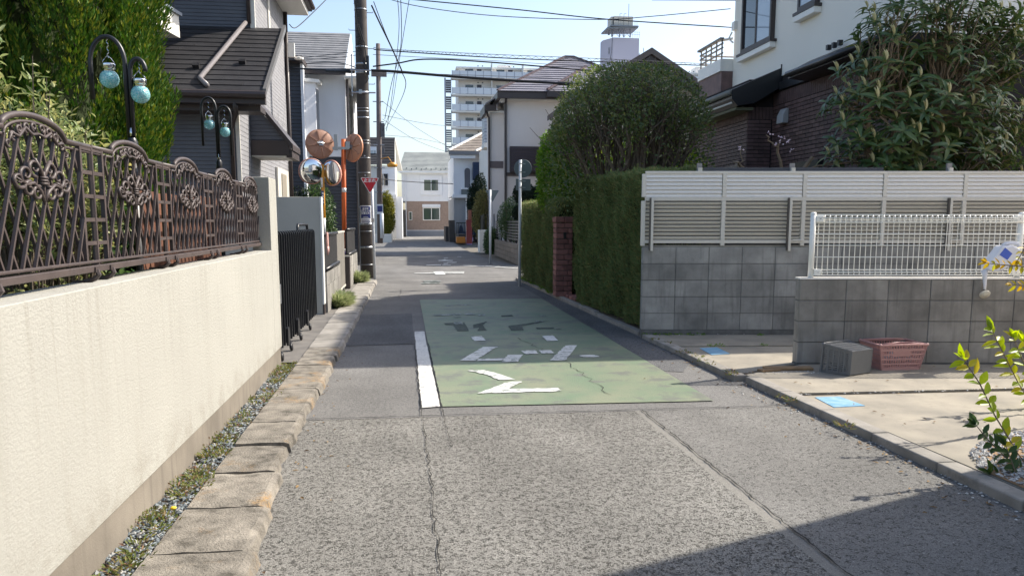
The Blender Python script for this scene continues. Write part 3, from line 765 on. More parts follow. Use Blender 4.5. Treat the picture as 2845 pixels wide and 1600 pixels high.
# sunlit arching shrub
t = T('garden_shrub', 'sunlit variegated shrub with yellow leaves rising behind the near fence arches', 'shrub', (-1.72, 3.85, .06))
stems, P, D, Nn = MB(), [], [], []
for i in range(260):
    a = random.uniform(0, 2*PI); rr = random.uniform(.1, .52)
    bx_, by_ = -1.80+.12*math.cos(a), 4.0+.28*math.sin(a)
    big = 1.0 if random.random() < .9 else 1.12
    tip = Vector((-1.76+rr*math.cos(a)*.72, 3.98+rr*1.25*math.sin(a), (1.93-.50*rr**1.5-.10*max(0,math.sin(a))*rr*2+random.uniform(-.34,.03))*big))
    if tip.x > -1.40: tip.x = -1.40-random.random()*.1
    p0 = Vector((bx_, by_, .1)); p1 = (p0+tip)/2 + Vector((0,0,.25))
    pts = [p0, p1, p1*.35+tip*.65+Vector((0,0,.08)), tip]
    stems.tube(pts, [.006,.005,.004,.002], 4, cap=False)
    for j in range(60):
        f = random.uniform(.42, 1.0); s0 = p1*(1-f)+tip*f if f > .5 else p0*(1-f*2)+p1*f*2
        P.append(s0+Vector((random.gauss(0,.035),random.gauss(0,.035),random.gauss(0,.03)))); dd = (tip-p1).normalized()*.5+Vector((random.gauss(0,.7),random.gauss(0,.7),random.gauss(-.05,.5))); D.append(dd); Nn.append((random.gauss(0,.5),random.gauss(0,.5),1))
# one long shoot
for f in [i/40 for i in range(41)]:
    c = Vector((-1.72,3.62,1.85))*(1-f)+Vector((-1.62,3.45,2.16))*f
    for q in range(4): P.append(c+Vector((random.gauss(0,.012),random.gauss(0,.02),random.gauss(0,.012)))); D.append((random.gauss(0,.6),random.gauss(-.3,.5),random.gauss(.4,.5))); Nn.append((random.gauss(0,.6),random.gauss(0,.6),1))
stems.build('stem', BARK, t)
leaf_cloud('foliage', L_NAND, P, D, Nn, rng.uniform(.028,.055,len(P)), rng.uniform(.011,.018,len(P)), t, fine=True)
# shaded planting low behind the fence
for (cx, cy, rx, ry, z1, nn, lab) in ((-2.0,2.3,.55,1.2,1.75,9000,'dark leafy bush at the left frame edge behind the fence'), (-1.95,4.9,.42,1.3,1.62,11000,'dark leafy bush behind the second fence arch beside the conifer')):
    t = T('leafy_bush', lab, 'bush', (cx, cy, .06))
    d = rdir(nn); d[:,2] = np.abs(d[:,2]); rad = rng.uniform(.45,1,nn)**.5
    P = np.array([cx,cy,.15]) + d*rad[:,None]*np.array([rx,ry,z1-.15])
    leaf_cloud('foliage', L_UNDER, P, d*.4+rng.normal(0,.6,(nn,3))+np.array([0,0,-.2]), rng.normal(0,.5,(nn,3))+np.array([.3,0,1]), rng.uniform(.05,.10,nn), rng.uniform(.02,.04,nn), t, fine=True)
    b = MB(); [b.tube([(cx+random.uniform(-rx,rx)*.3,cy+random.uniform(-ry,ry)*.5,.05),(cx+random.uniform(-rx,rx)*.6,cy+random.uniform(-ry,ry)*.8,z1*.7)], [.012,.005], 5) for _ in range(12)]; b.build('stem', BARK, t)
# rust brown timber screen seen between the bars
t = T('timber_screen', 'rust brown timber screen behind the far half of the ornate fence', 'screen', (-1.62,5.6,.06))
for k in range(11):
    b = MB(); b.bx(-1.640,5.0+k*.19,.1,-1.622,5.0+k*.19+.182,1.60+random.uniform(-.012,.012)); b.build('plank', mat('rust_brown_timber', (.16,.065,.035), (.09,.04,.025), .85, 9, 7, .4, 60, .003, rand=.25, streak=.4) if k == 0 else bpy.data.materials['rust_brown_timber'], t)

# ------------------------------------------------------------------ accordion gate, second wall, panel fences
g = T('folding_gate', 'black folding driveway gate on castors at the end of the cream wall', 'gate', (-1.3, 9.3, .05))
pk = MB()
n = 8
for s0 in (-.010, ):
    outer = [(-.035,.06),(-.035,1.19)] + [(-.035*math.cos(PI*i/n), 1.19+.05*math.sin(PI*i/n)) for i in range(1,n)] + [(.035,1.19),(.035,.06)]
    pk.extrude([(x,-.013,z) for x, z in outer], (0,.026,0))
pk_me = pk.mesh('picket', BLACK_METAL)
ygs = [7.74+k*.158 for k in range(22)]
for k, yy in enumerate(ygs): inst(pk_me, 'picket', Matrix.Translation((-1.315,yy,.07)), g)
for zz in (.35,.62,.9):
    b = MB()
    for k in range(21):
        b.bar((-1.32,ygs[k],.07+zz-.06),(-1.32,ygs[k+1],.07+zz+.06), .006, .02); b.bar((-1.312,ygs[k],.07+zz+.06),(-1.312,ygs[k+1],.07+zz-.06), .006, .02)
    b.build('scissor_link', BLACK_METAL, g, fix=False)
b = MB(); b.tube([(-1.39,10.2,1.02),(-1.39,10.2,1.33),(-1.39,10.24,1.37),(-1.39,11.1,1.37),(-1.39,11.14,1.33),(-1.39,11.14,.1)], .018, 8); b.build('end_frame', BLACK_METAL, g, smooth=True)
b = MB(); b.bx(-1.275,7.83,.60,-1.262,7.93,.79); b.build('latch_plate', STEEL, g)
for yy in (7.68, 8.30, 9.05, 9.9):
    b = MB(); b.extrude([(-1.275,yy-.06,.30),(-1.275,yy-.06,.12),(-1.275,yy+.05,.12),(-1.275,yy+.05,.27),(-1.275,yy+.02,.31),(-1.275,yy-.03,.32)], (.02,0,0)); b.tube([(-1.265,yy+.04,.16),(-1.25,yy+.04,.10)], .012, 8)
    o = b.build('castor_bracket', BLACK_METAL, g)
    b = MB(); b.lathe([(.006,-.014),(.036,-.014),(.042,-.008),(.042,.008),(.036,.014),(.006,.014)], (-1.245,yy+.045,.094), 14, (1,0,.15)); b.build('castor', BLACK_METAL, o, smooth=True)
w = T('gate_wall', 'grey stucco wall panel standing across the far end of the folding gate', 'wall', (-2.2, 11.72, .05))
b = MB(); b.bx(-3.3,11.66,.05,-1.262,11.82,1.765); b.build('panel', GREY_STUCCO, w, bevel=.006)
b = MB(); b.bx(-1.262,11.645,.20,-1.238,11.835,1.768); b.build('painted_lit_edge', WHITE_WALL2, w)  # white strip paints sunlight on the road-side end of the panel
b = MB(); b.bx(-1.262,11.65,.05,-1.240,11.83,.20); b.build('base_plate', DARK_BROWN, w)
def panel_fence(label, y0, y1, zb, zt, root=None):
    t = T('panel_fence', label, 'fence', (-1.25,(y0+y1)/2,zb), group='black panel fences past the gate')
    b = MB(); b.bx(-1.262,y0,zb+.06,-1.250,y1,zt); b.build('sheet', BLACK_SHEET, t)
    b = MB(); b.tube([(-1.25,y0-.02,zt),(-1.25,y1+.02,zt)], .028, 8); b.build('top_rail', BLACK_METAL, t, smooth=True)
    b = MB(); b.tube([(-1.235,y0-.02,zb+.035),(-1.235,y1+.02,zb+.035)], .034, 10); b.build('bottom_rail', BLACK_METAL, t, smooth=True)
    for yy in (y0+.02, y1-.02):
        b = MB(); b.bx(-1.29,yy-.02,zb-.06,-1.264,yy+.02,zt-.02); b.build('post', BLACK_METAL, t)
def low_blocks(label, y0, y1, z0, z1, x0=-1.40, x1=-1.21):
    t = T('block_wall', label, 'wall', ((x0+x1)/2,(y0+y1)/2,z0), group='low block walls on the left')
    b = MB(); b.bx(x0+.008,y0+.005,z0,x1-.008,y1-.005,z1-.004); b.build('mortar_core', MORTAR, t)
    nr = max(1, round((z1-z0)/.2)); nc = max(1, round((y1-y0)/.4)); hh = (z1-z0)/nr; ll = (y1-y0)/nc
    bm_ = MB(); bm_.bx(x0,.004,.004,x1,ll-.004,hh-.004); me = bm_.mesh('block', BLOCK_WARM)
    for r_ in range(nr):
        for c in range(nc): inst(me, 'block', Matrix.Translation((random.uniform(-.002,.002),y0+c*ll,z0+r_*hh)), t)
low_blocks('low grey block wall under the first black panel fence past the gate', 11.84, 14.15, .05, .66)
panel_fence('black sheet panel fence with a pink glove on its near end', 11.92, 14.1, .66, 1.215)
t = T('sliding_gate', 'narrow beige grey gate panel between the two black panel fences', 'gate', (-1.3,15.1,.05))
for k in range(5):
    b = MB(); b.bx(-1.30,14.24+k*.36,.16,-1.275,14.24+k*.36+.345,1.20); b.build('panel', simple('taupe_gate_panel', (.22,.205,.18), .5) if k == 0 else bpy.data.materials['taupe_gate_panel'], t, bevel=.004)
b = MB(); b.bx(-1.31,14.2,.12,-1.27,16.1,.155); b.bx(-1.31,14.2,1.203,-1.27,16.1,1.235); b.build('frame', PANEL_BEIGE, t)
b = MB(); b.lathe([(.006,-.014),(.04,-.014),(.045,0),(.04,.014),(.006,.014)], (-1.255,15.3,.10), 12, (1,0,0)); b.build('castor', BLACK_METAL, t, smooth=True)
t = T('gate_post', 'dark square gate post at the near end of the second block wall', 'post', (-1.27,16.2,.05))
b = MB(); b.bx(-1.40,16.12,.05,-1.19,16.34,.70); b.build('shaft', DARK_BROWN, t, bevel=.006); b = MB(); b.bx(-1.41,16.11,.70,-1.18,16.35,.725); b.build('cap', BLOCK_WARM, t)
low_blocks('low grey block wall beside the concrete utility pole', 16.36, 18.9, .05, .70)
panel_fence('black sheet panel fence beside the concrete utility pole', 16.45, 18.8, .70, 1.25)
t = T('rubber_glove', 'pink rubber glove hung over the near end of the black panel fence', 'glove', (-1.22,12.0,1.1))
b = MB(); b.extrude([(-1.222,11.93,1.255),(-1.222,12.06,1.25),(-1.222,12.10,1.12),(-1.222,12.07,1.02),(-1.222,11.97,1.02),(-1.222,11.93,1.13)], (.03,0,0)); b.build('palm', simple('pink_rubber', (.62,.36,.32), .5), t, bevel=.012)
for k, (dy, L) in enumerate(((-.045,.10),(-.015,.13),(.017,.12),(.05,.09))):
    b = MB(); b.tube([(-1.205,12.02+dy,1.04),(-1.200,12.02+dy*1.2,1.04-L*.6),(-1.205,12.02+dy*1.25,1.04-L)], [.017,.016,.010], 7); b.build('finger', bpy.data.materials['pink_rubber'], t, smooth=True)
def tuft(label, cx, cy, r, h, n):
    t = T('grass_tuft', label, 'grass', (cx,cy,.06), group='grass tufts at the foot of the left walls')
    th = rng.uniform(0,2*PI,n); rr = rng.uniform(0,1,n)**.5*r
    P = np.stack([cx+rr*np.cos(th)*.5, cy+rr*np.sin(th)*1.8, np.full(n,.05)], 1); P[:,2] += rng.uniform(0,h*.55,n)
    D = np.stack([np.cos(th)*.9+.25, np.sin(th)*.9, rng.uniform(-.1,1.0,n)], 1)
    leaf_cloud('blade', L_TUFT, P, D, rng.normal(0,.4,(n,3))+np.array([0,0,1]), rng.uniform(.10,.2,n), .014, t, kind='stuff')
tuft('long pale grass tuft under the first low block wall', -1.12, 12.9, .26, .26, 2600)
tuft('rounder grass tuft beside the base of the concrete utility pole', -1.12, 17.9, .24, .30, 2200)

# ------------------------------------------------------------------ gravel strip and weeds in the left gutter
def stones(name, label, cat, m, xs, ys, zs, rs, squash=.6):
    V, F = [], []
    base = np.array([(1,0,0),(-1,0,0),(0,1,0),(0,-1,0),(0,0,1),(0,0,-1)], float)*1.0
    tri = [(0,2,4),(2,1,4),(1,3,4),(3,0,4),(2,0,5),(1,2,5),(3,1,5),(0,3,5)]
    b = MB()
    for x, y, z, r in zip(xs, ys, zs, rs):
        q = base*rng.uniform(.6,1.25,(6,3))*r; q[:,2] *= squash; a = rng.uniform(0,6.28); ca, sa = math.cos(a), math.sin(a)
        q = np.stack([q[:,0]*ca-q[:,1]*sa, q[:,0]*sa+q[:,1]*ca, q[:,2]], 1)+np.array([x,y,z])
        k = len(b.v); b.v.extend(map(tuple, q)); b.f.extend([[i+k for i in f] for f in tri]); b.mi.extend([0]*8)
    o = b.build(name, m, fix=False); o['label'] = label; o['category'] = cat; o['kind'] = 'stuff'; return o
n = 3400; ys = 2.2+rng.uniform(0,1,n)**1.3*5.3
stones('gutter_gravel', 'blue grey gravel in the narrow gutter below the cream wall', 'gravel', STONE, rng.uniform(-1.235,-1.055,n), ys, rng.uniform(.035,.055,n), rng.uniform(.006,.019,n))
def weeds(name, label, m, pts, n, r, L, W):
    P, D = [], []
    for (x, y, s) in pts:
        for k in range(int(n*s)):
            a = random.uniform(0,2*PI); q = random.random()**.6*r*s
            P.append((x+q*math.cos(a)*.7, y+q*math.sin(a), .04+random.uniform(0,.035)*s)); D.append((math.cos(a),math.sin(a),random.uniform(.1,1.2)))
    o = leaf_cloud(name, m, P, D, rng.normal(0,.5,(len(P),3))+np.array([0,0,1]), rng.uniform(.6,1.3,len(P))*L, W, kind='stuff')
    o['label'] = label; o['category'] = 'weeds'; return o
wp = [(-1.15+random.gauss(0,.045), 2.5+5.1*random.random(), random.uniform(.4,1.25)) for _ in range(80)]
weeds('gutter_weeds', 'low green and reddish weeds among the gutter gravel below the cream wall', L_WEED, wp, 46, .10, .030, .010)
weeds('kerb_weeds', 'small weeds in the joint below the right kerb', L_WEED, [(2.86+random.gauss(0,.02), y, random.uniform(.3,.9)) for y in (5.6,5.45,4.7,6.5,6.55,7.0,7.2,7.4,7.55,7.7,8.3,8.6)], 40, .09, .035, .010)
weeds('wall_foot_moss', 'green moss and weeds along the foot of the far block wall', L_BRIGHT, [(2.85+i*.13, 9.0-i*.017+random.gauss(0,.02), random.uniform(.3,.8)) for i in range(6)]+[(3.9,8.05,.4),(3.4,8.08,.6),(3.3,8.07,.5),(4.2,8.75,.5)], 60, .10, .03, .010)
weeds('hedge_foot_grass', 'bright grass along the foot of the far hedge', L_BRIGHT, [(2.72+random.uniform(0,.12), y, .8) for y in np.linspace(14.3,18.6,26)], 70, .16, .06, .012)
t = T('dandelion', 'yellow dandelion flower in the gutter gravel', 'flower', (-1.10,3.62,.05))
b = MB(); b.tube([(-1.10,3.62,.04),(-1.098,3.62,.085)], .002, 5); b.build('stalk', L_TUFT, t)
b = MB(); b.lathe([(.002,0),(.012,.004),(.015,.009),(.009,.014),(.001,.015)], (-1.098,3.62,.083), 10); b.build('flower_head', simple('dandelion_yellow', (.80,.55,.02), .6), t, smooth=True)
# ------------------------------------------------------------------ roofs
def roof_courses(parent, name, m, a0, a1, b0, b1, n, lift=.012, split=None, stuff=False, offs=.5):
    """stepped courses from the eave line a0-a1 up to the ridge line b0-b1; split = tile length for single tiles"""
    a0, a1, b0, b1 = map(Vector, (a0, a1, b0, b1))
    nrm = (a1-a0).cross(b0-a0).normalized()
    if nrm.z < 0: nrm = -nrm
    whole = MB()
    for i in range(n):
        f0, f1 = i/n, (i+1)/n + (.10/n if i < n-1 else 0)
        p0, p1 = a0+(b0-a0)*f0, a1+(b1-a1)*f0; q0, q1 = a0+(b0-a0)*f1, a1+(b1-a1)*f1
        segs = [(0.0, 1.0)]
        if split:
            L = (p1-p0).length; s = split/L; o = (offs*(i % 2)*.9+.1*(i % 3))*s; cuts = [0.0]; x = o if o > .02 else s
            while x < 1-.02: cuts.append(x); x += s
            cuts.append(1.0); segs = list(zip(cuts[:-1], cuts[1:]))
        for (s0, s1) in segs:
            g = .0022/max((p1-p0).length, .01) if split else 0
            P0, P1 = p0+(p1-p0)*(s0+g), p0+(p1-p0)*(s1-g); Q0, Q1 = q0+(q1-q0)*(s0+g), q0+(q1-q0)*(s1-g)
            hi = nrm*(lift+(random.uniform(-.001,.002) if split else 0)); lo = nrm*.001
            b = MB() if split and not stuff else whole
            b.add([P0+lo, P1+lo, Q1+lo, Q0+lo, P0+hi, P1+hi, Q1+lo*2, Q0+lo*2], [(0,3,2,1),(4,5,6,7),(0,1,5,4),(1,2,6,5),(3,0,4,7)])
            if b is not whole: b.build(name, m, parent, fix=False)
    if whole.v:
        o = whole.build(name, m, parent, fix=False)
        if stuff: o['kind'] = 'stuff'
        return o
def box_part(name, m, parent, *xyz, bevel=0): 
    b = MB(); b.bx(*xyz); return b.build(name, m, parent, bevel=bevel)
def window(parent, c, w, h, axis, frame_m, glass_m, depth=.05, fw=.05, mull=True, name='window'):
    """axis 'x': lies in the x-z plane facing -y; 'y+'/'y-': in the y-z plane facing +x / -x"""
    cx, cy, cz = c
    def M(u, v, d):      # local across, up, out
        if axis == 'x': return (cx+u, cy-d, cz+v)
        if axis == 'y+': return (cx+d, cy+u, cz+v)
        return (cx-d, cy+u, cz+v)
    def bb(b, u0, v0, u1, v1, d0, d1):
        p = [M(u, v, d) for d in (d0, d1) for (u, v) in ((u0,v0),(u1,v0),(u1,v1),(u0,v1))]
        b.add(p, [(0,3,2,1),(4,5,6,7),(0,1,5,4),(1,2,6,5),(2,3,7,6),(3,0,4,7)])
    b = MB(); bb(b,-w/2,-h/2,-w/2+fw,h/2,0,depth); bb(b,w/2-fw,-h/2,w/2,h/2,0,depth); bb(b,-w/2+fw,-h/2,w/2-fw,-h/2+fw,0,depth); bb(b,-w/2+fw,h/2-fw,w/2-fw,h/2,0,depth)
    if mull: bb(b,-fw*.4,-h/2+fw,fw*.4,h/2-fw,.002,depth-.004)
    o = b.build(name, frame_m, parent)
    gls = [(-w/2+fw, -fw*.4), (fw*.4, w/2-fw)] if mull else [(-w/2+fw, w/2-fw)]
    for i, (u0, u1) in enumerate(gls):
        b = MB(); bb(b,u0,-h/2+fw,u1,h/2-fw,.004,depth-(.035 if i else .02)); b.build('pane', glass_m if not isinstance(glass_m, tuple) else glass_m[i], o)
    return o

# ------------------------------------------------------------------ dark grey house on the left
XH = -2.62
h = T('house', 'dark grey clad house with a black slate lean-to roof beyond the folding gate', 'house', (-5,15.5,0))
box_part('ground_floor_wall', SIDING, h, -9,13.0,0, XH,14.69,3.22)
b = MB(); b.cur = 0; b.bx(-9,14.70,0,XH-.004,18.2,6.0); b.build('wall', SIDING, h)
b = MB(); b.bx(XH-.003,13.03,0,XH+.004,13.86,3.2); b.bx(XH-.003,14.73,3.25,XH+.004,16.05,5.98); b.bx(XH-.003,13.9,0,XH+.002,18.18,3.5); b.bx(XH-.003,16.25,3.5,XH+.006,18.18,5.98); b.build('road_side_cladding', SIDING_PALE, h)
b = MB(); b.bx(XH-.002,16.06,4.3,XH+.03,16.24,5.98); b.bx(XH-.06,14.66,4.2,XH+.02,14.72,5.98); b.bx(XH-.05,12.985,0,XH+.012,13.02,3.2); b.build('corner_trim', PANEL_BEIGE, h)
roof_courses(h, 'roof_slate', SLATE, (-6.6,12.46,3.36), (-2.13,12.46,3.36), (-6.6,14.69,4.80), (-2.13,14.69,4.80), 14, .014, .91)
b = MB(); b.extrude([(-9,12.46,3.345),(-9,14.69,4.785),(-9,14.69,4.70),(-9,12.46,3.26)], (6.87,0,0)); b.build('roof_deck', DARK_BROWN, h)
b = MB(); b.extrude([(-2.135,12.44,3.30),(-2.135,14.72,4.77),(-2.135,14.72,4.87),(-2.135,12.44,3.40)], (.05,0,0)); b.build('verge', simple('grey_verge_trim', (.14,.135,.13), .45), h)
b = MB(); b.bx(-9,12.40,3.17,-2.10,12.52,3.335); b.bx(-9,12.56,3.08,-2.2,13.0,3.165); b.tube([(-9,12.36,3.30),(-2.08,12.36,3.30)], .055, 8); b.build('gutter', DARK_BROWN, h)
for (xx, f) in ((-3.25,.30),(-3.95,.42),(-2.58,.38),(-4.7,.30)):
    b = MB(); yy = 12.46+2.23*f; zz = 3.36+1.44*f; b.obox((xx,yy,zz+.04), (.05,0,0), (0,.04,.026), (0,-.02,.03)); b.build('snow_guard', BLACK_METAL, h)
b = MB(); b.tube([(-2.75,14.60,4.86),(-3.10,12.70,3.58),(-2.95,12.50,3.44)], .038, 8); b.build('roof_pipe', simple('grey_pipe', (.24,.22,.22), .3), h, smooth=True)
for pp, rr in (([(-2.70,14.64,6.2),(-2.70,14.64,4.86)],.035),([(-2.55,12.42,3.2),(-2.55,12.50,3.05),(-2.72,12.93,2.85),(-2.72,12.93,.1)],.035),([(-2.57,18.12,6.1),(-2.57,18.12,.1)],.042)):
    b = MB(); b.tube(pp, rr, 8); b.build('downpipe', BROWN_PIPE, h, smooth=True)
b = MB(); b.bx(-9,13.9,5.94,-2.10,18.35,6.04); b.build('eave_soffit', WHITE_WALL2, h)
b = MB(); b.bx(-9,13.85,6.041,-2.02,18.4,6.17); b.tube([(-2.0,13.85,6.12),(-2.0,18.4,6.12)], .05, 8); b.build('main_eave', DARK_BROWN, h)
roof_courses(h, 'main_roof', SLATE, (-2.0,13.8,6.18), (-2.0,18.45,6.18), (-5.6,13.8,7.9), (-5.6,18.45,7.9), 18, .014)
b = MB(); b.tube([(XH+.02,16.3,5.0),(XH+.10,16.3,5.0)], .03, 6); b.lathe([(.02,0),(.10,.02),(.10,.06),(.0,.09)], (XH+.30,18.2,4.95), 10); b.bx(XH+.005,18.1,5.0,XH+.22,18.2,5.3); b.build('meter_box', PANEL_PALE, h)
# porch canopy leaning down toward the road
b = MB(); b.extrude([(XH+.01,13.90,3.46),(XH+.01,13.90,2.78),(-2.03,13.90,2.78)], (0,.05,0)); b.build('porch_gable', SIDING, h)
b = MB(); b.extrude([(XH+.005,13.86,3.50),(XH+.005,13.86,3.60),(-1.92,13.86,2.72),(-1.92,13.86,2.62)], (0,.95,0)); b.build('porch_roof', DARK_BROWN, h)
b = MB(); b.bx(XH+.012,13.875,2.53,-1.99,13.899,2.779); b.bx(-2.03,13.90,2.50,-1.94,14.8,2.63); b.build('porch_fascia', DARK_BROWN, h)
b = MB(); b.bx(XH+.012,13.90,2.51,-2.04,14.78,2.545); b.build('porch_soffit', WHITE_WALL2, h)
b = MB(); b.bx(XH+.008,16.3,.1,XH+.05,17.75,2.5); o = b.build('door', PANEL_BEIGE, h); b = MB(); b.bx(XH+.051,16.75,.12,XH+.065,17.35,2.4); b.build('door_leaf', simple('dull_beige_door', (.30,.27,.22), .5), o); b = MB(); b.sphere((XH+.08,16.85,1.0), .03, 8, 6); b.build('handle', CHROME, o)
window(h, (XH+.004,14.7,1.7), .62, .95, 'y+', PANEL_BEIGE, GLASS_DARK)
# pale balcony at the near left of the house
u = Vector((-.131,-.991,0)); c0 = Vector((-3.57,13.5,4.33)); lf = Vector((-.991,.131,0))
b = MB(); b.obox(c0+u*1.5+lf*.8+Vector((0,0,.17)), u*1.5, lf*.8, (0,0,.17)); o = b.build('balcony', mat('white_balcony_panel', (.74,.72,.66), (.66,.64,.59), .8, 2, 6, .2, 60, .003), h)
b = MB(); b.obox(c0+u*1.5+lf*.8+Vector((0,0,.365)), u*1.54, lf*.84, (0,0,.025)); b.build('coping', simple('blue_grey_coping', (.20,.23,.28), .4), o)
b = MB()
for k in range(6):
    p = c0+u*(.06+.55*k)+lf*.06; b.tube([p+Vector((0,0,.39)), p+Vector((0,0,1.2))], .022, 6)
b.bar(c0+lf*.06+Vector((0,0,.66)), c0+u*3+lf*.06+Vector((0,0,.66)), .05, .04); b.bar(c0+lf*.06+Vector((0,0,1.2)), c0+u*3+lf*.06+Vector((0,0,1.2)), .06, .05)
b.build('railing', BLACK_METAL, o)

# ------------------------------------------------------------------ white house past the left corner
h = T('house', 'white rendered house with dark lap cladding past the left junction corner', 'house', (-4,30,0))
b = MB(); b.bx(-8,26.0,3.5,-1.90,35,6.06); b.build('upper_wall', WHITE_WALL, h)
b = MB(); b.bx(-8,26.02,0,-1.62,35,3.49); b.build('ground_floor_cladding', DARK_LAP, h)
b = MB(); b.bx(-8,25.1,0,-3.13,25.99,6.2); b.build('side_wing', DARK_LAP, h)
b = MB(); b.bx(-3.17,25.07,0,-3.09,25.99,6.2); b.build('corner_trim', WHITE_WALL, h)
b = MB(); b.extrude([(-3.085,25.30,3.75),(-2.78,25.45,3.75),(-2.74,25.99,3.75),(-3.085,25.99,3.75)], (0,0,1.95)); o = b.build('bay', WHITE_WALL, h)
b = MB(); b.extrude([(-3.08,25.2,5.70),(-2.66,25.4,5.70),(-2.62,25.99,5.70),(-3.08,25.99,5.70)], (0,0,.10)); b.build('bay_hood', WHITE_WALL2, o)
b = MB(); b.extrude([(-2.775,25.52,3.95),(-2.77,25.55,3.95),(-2.735,25.93,3.95),(-2.745,25.93,3.95)], (.006,0,1.6)); b.build('bay_window', GLASS_DARK, o)
roof_courses(h, 'roof', SLATE_GREY, (-8,25.5,6.12), (-1.88,25.5,6.12), (-8,28.7,7.95), (-1.88,28.7,7.95), 16, .02)
b = MB(); b.extrude([(-1.88,25.5,6.05),(-1.88,28.7,7.93),(-1.88,32,6.05)], (.03,0,0)); b.build('gable_trim', WHITE_WALL, h)
b = MB(); b.extrude([(-1.86,28.8,6.2),(-1.45,25.6,6.0),(-1.45,31,6.0),(-1.86,31,6.35)], (0,0,.05)); b.build('side_roof', SLATE_GREY, h)
b = MB(); b.bx(-8,25.42,5.98,-1.84,25.60,6.12); b.bx(-1.50,25.5,5.90,-1.40,31,6.03); b.tube([(-1.84,25.9,5.95),(-1.84,25.9,3.5)], .045, 6); b.tube([(-1.58,25.95,3.5),(-1.58,25.95,.1)], .045, 6); b.build('gutter', DARK_BROWN, h)
b = MB(); b.bx(-1.88,25.55,5.90,-1.50,31,5.96); b.build('soffit', WHITE_WALL2, h)
b = MB(); b.bx(-8,24.6,6.20,-3.05,26.2,6.34); b.build('wing_roof', DARK_BROWN, h)
b = MB(); b.bx(-1.62,27.0,3.7,-1.50,30,6.0); b.build('road_side_bay', WHITE_WALL2, h)
window(h, (-1.495,28.5,4.9), 1.6, 1.3, 'y+', DARK_BROWN, GLASS_DARK)
window(h, (-1.62,27.6,1.6), 1.5, 1.6, 'y+', WHITE_WALL2, GLASS_DARK)
box_part('utility_panel', WHITE_WALL2, h, -1.60,26.2,.1,-1.48,27.0,2.2)

# ------------------------------------------------------------------ poles
pc = T('utility_pole', 'thick aged concrete utility pole behind the red stop sign', 'utility pole', (-1.04,19.9,0))
b = MB(); b.tube([(-1.04,19.9,z) for z in (0,2,5,10.5)], [.162,.157,.150,.135], 20); b.build('shaft', POLE_CONC, pc, smooth=True)
def pole_r(z): return .162-.0026*z
for z, hgt, m in ((.35,.014,STEEL),(.78,.05,STEEL),(1.18,.012,STEEL),(1.36,.05,STEEL),(2.62,.012,STEEL),(2.98,.012,STEEL),(3.33,.012,STEEL),(3.40,.012,STEEL),(3.95,.03,STEEL),(4.10,.014,STEEL),(4.17,.014,STEEL),(4.55,.05,STEEL),(5.02,.06,STEEL),(5.22,.05,STEEL),(5.62,.03,STEEL),(6.5,.02,STEEL),(1.78,.03,STEEL)):
    b = MB(); b.lathe([(pole_r(z)+.004,-hgt/2),(pole_r(z)+.008,-hgt/2),(pole_r(z)+.008,hgt/2),(pole_r(z)+.004,hgt/2)], (-1.04,19.9,z), 20); b.build('band', m, pc, smooth=True)
for z in (.78,1.36):
    b = MB()
    for q in range(3): 
        x0 = -.035+q*.03; b.poly([(-1.03+.174*math.sin(x/.174), 19.9-.174*math.cos(x/.174), z+y) for x, y in ((x0,-.014),(x0+.02,-.014),(x0+.02,.014),(x0,.014))])
    b.build('band_mark', CABLE, pc)
for k, z in enumerate((2.55,3.02)):
    b = MB(); b.lathe([(.012,0),(.020,.004),(.020,.012),(0,.014)], (-1.02,19.9-pole_r(z)-.002,z), 8, (0,-1,0)); b.build('bolt', STEEL, pc)
for k in range(14):
    z = 3.5+k*.42; sg = 1 if k % 2 else -1
    b = MB(); b.tube([(-1.04+sg*pole_r(z),19.9,z),(-1.04+sg*(pole_r(z)+.14),19.9,z),(-1.04+sg*(pole_r(z)+.15),19.9,z+.03)], .009, 6)
    if z > 4.4: b.build('step_bolt', STEEL, pc)
b = MB(); b.bx(-1.30,19.80,4.45,-1.27,19.84,5.45); b.tube([(-1.30,19.75,4.53),(-.72,19.72,4.53)], .018, 6); b.tube([(-1.32,19.72,5.05),(-.82,19.70,5.05)], .016, 6); b.bx(-1.12,19.70,4.50,-1.05,19.75,4.60); b.build('arm', STEEL, pc)
b = MB(); b.bx(-.93,19.70,4.95,-.86,19.78,5.40); b.bx(-.99,19.72,5.05,-.94,19.77,5.30); b.build('junction_box', BLACK_METAL, pc, bevel=.01)
b = MB()
for k in range(26):
    z = 5.4+k*.052; b.tube([(-1.16+.045*math.sin(k*2.1)+.06*(1-k/26),19.72,z),(-1.10+.06*(1-k/26),19.72,z+.025),(-1.16+.06*(1-k/26),19.72,z+.05)], .008, 4)
b.tube([(-.92,19.70,5.3),(-.96,19.71,5.7),(-1.12,19.72,6.2),(-1.15,19.72,7.2)], .012, 6); b.tube([(-.9,19.7,5.0),(-.88,19.7,4.85),(-.95,19.7,4.75)], .01, 6); b.build('spiral_guard', CABLE, pc)
b = MB(); b.tube([(-1.19,19.79,.08),(-1.19,19.79,1.0),(-1.195,19.8,2.4)], .012, 6); b.build('earth_wire_guard', STEEL, pc)
pl = T('notice_plate', 'blue and white school route camera notice strapped to the concrete pole', 'sign', (-1.03,19.73,1.6))
Rr = .168
def cyl(x, y, z0=1.63, r=Rr, cx=-1.03): return (cx+r*math.sin(x/r), 19.9-r*math.cos(x/r), z0+y)
def curved(name, m, w, h_, z0, r, parent):
    b = MB(); k = 10
    for i in range(k):
        x0, x1 = -w/2+w*i/k, -w/2+w*(i+1)/k
        for rr in (r,): b.poly([cyl(x0,-h_/2,z0,rr), cyl(x1,-h_/2,z0,rr), cyl(x1,h_/2,z0,rr), cyl(x0,h_/2,z0,rr)])
    return b.build(name, m, parent, smooth=True)
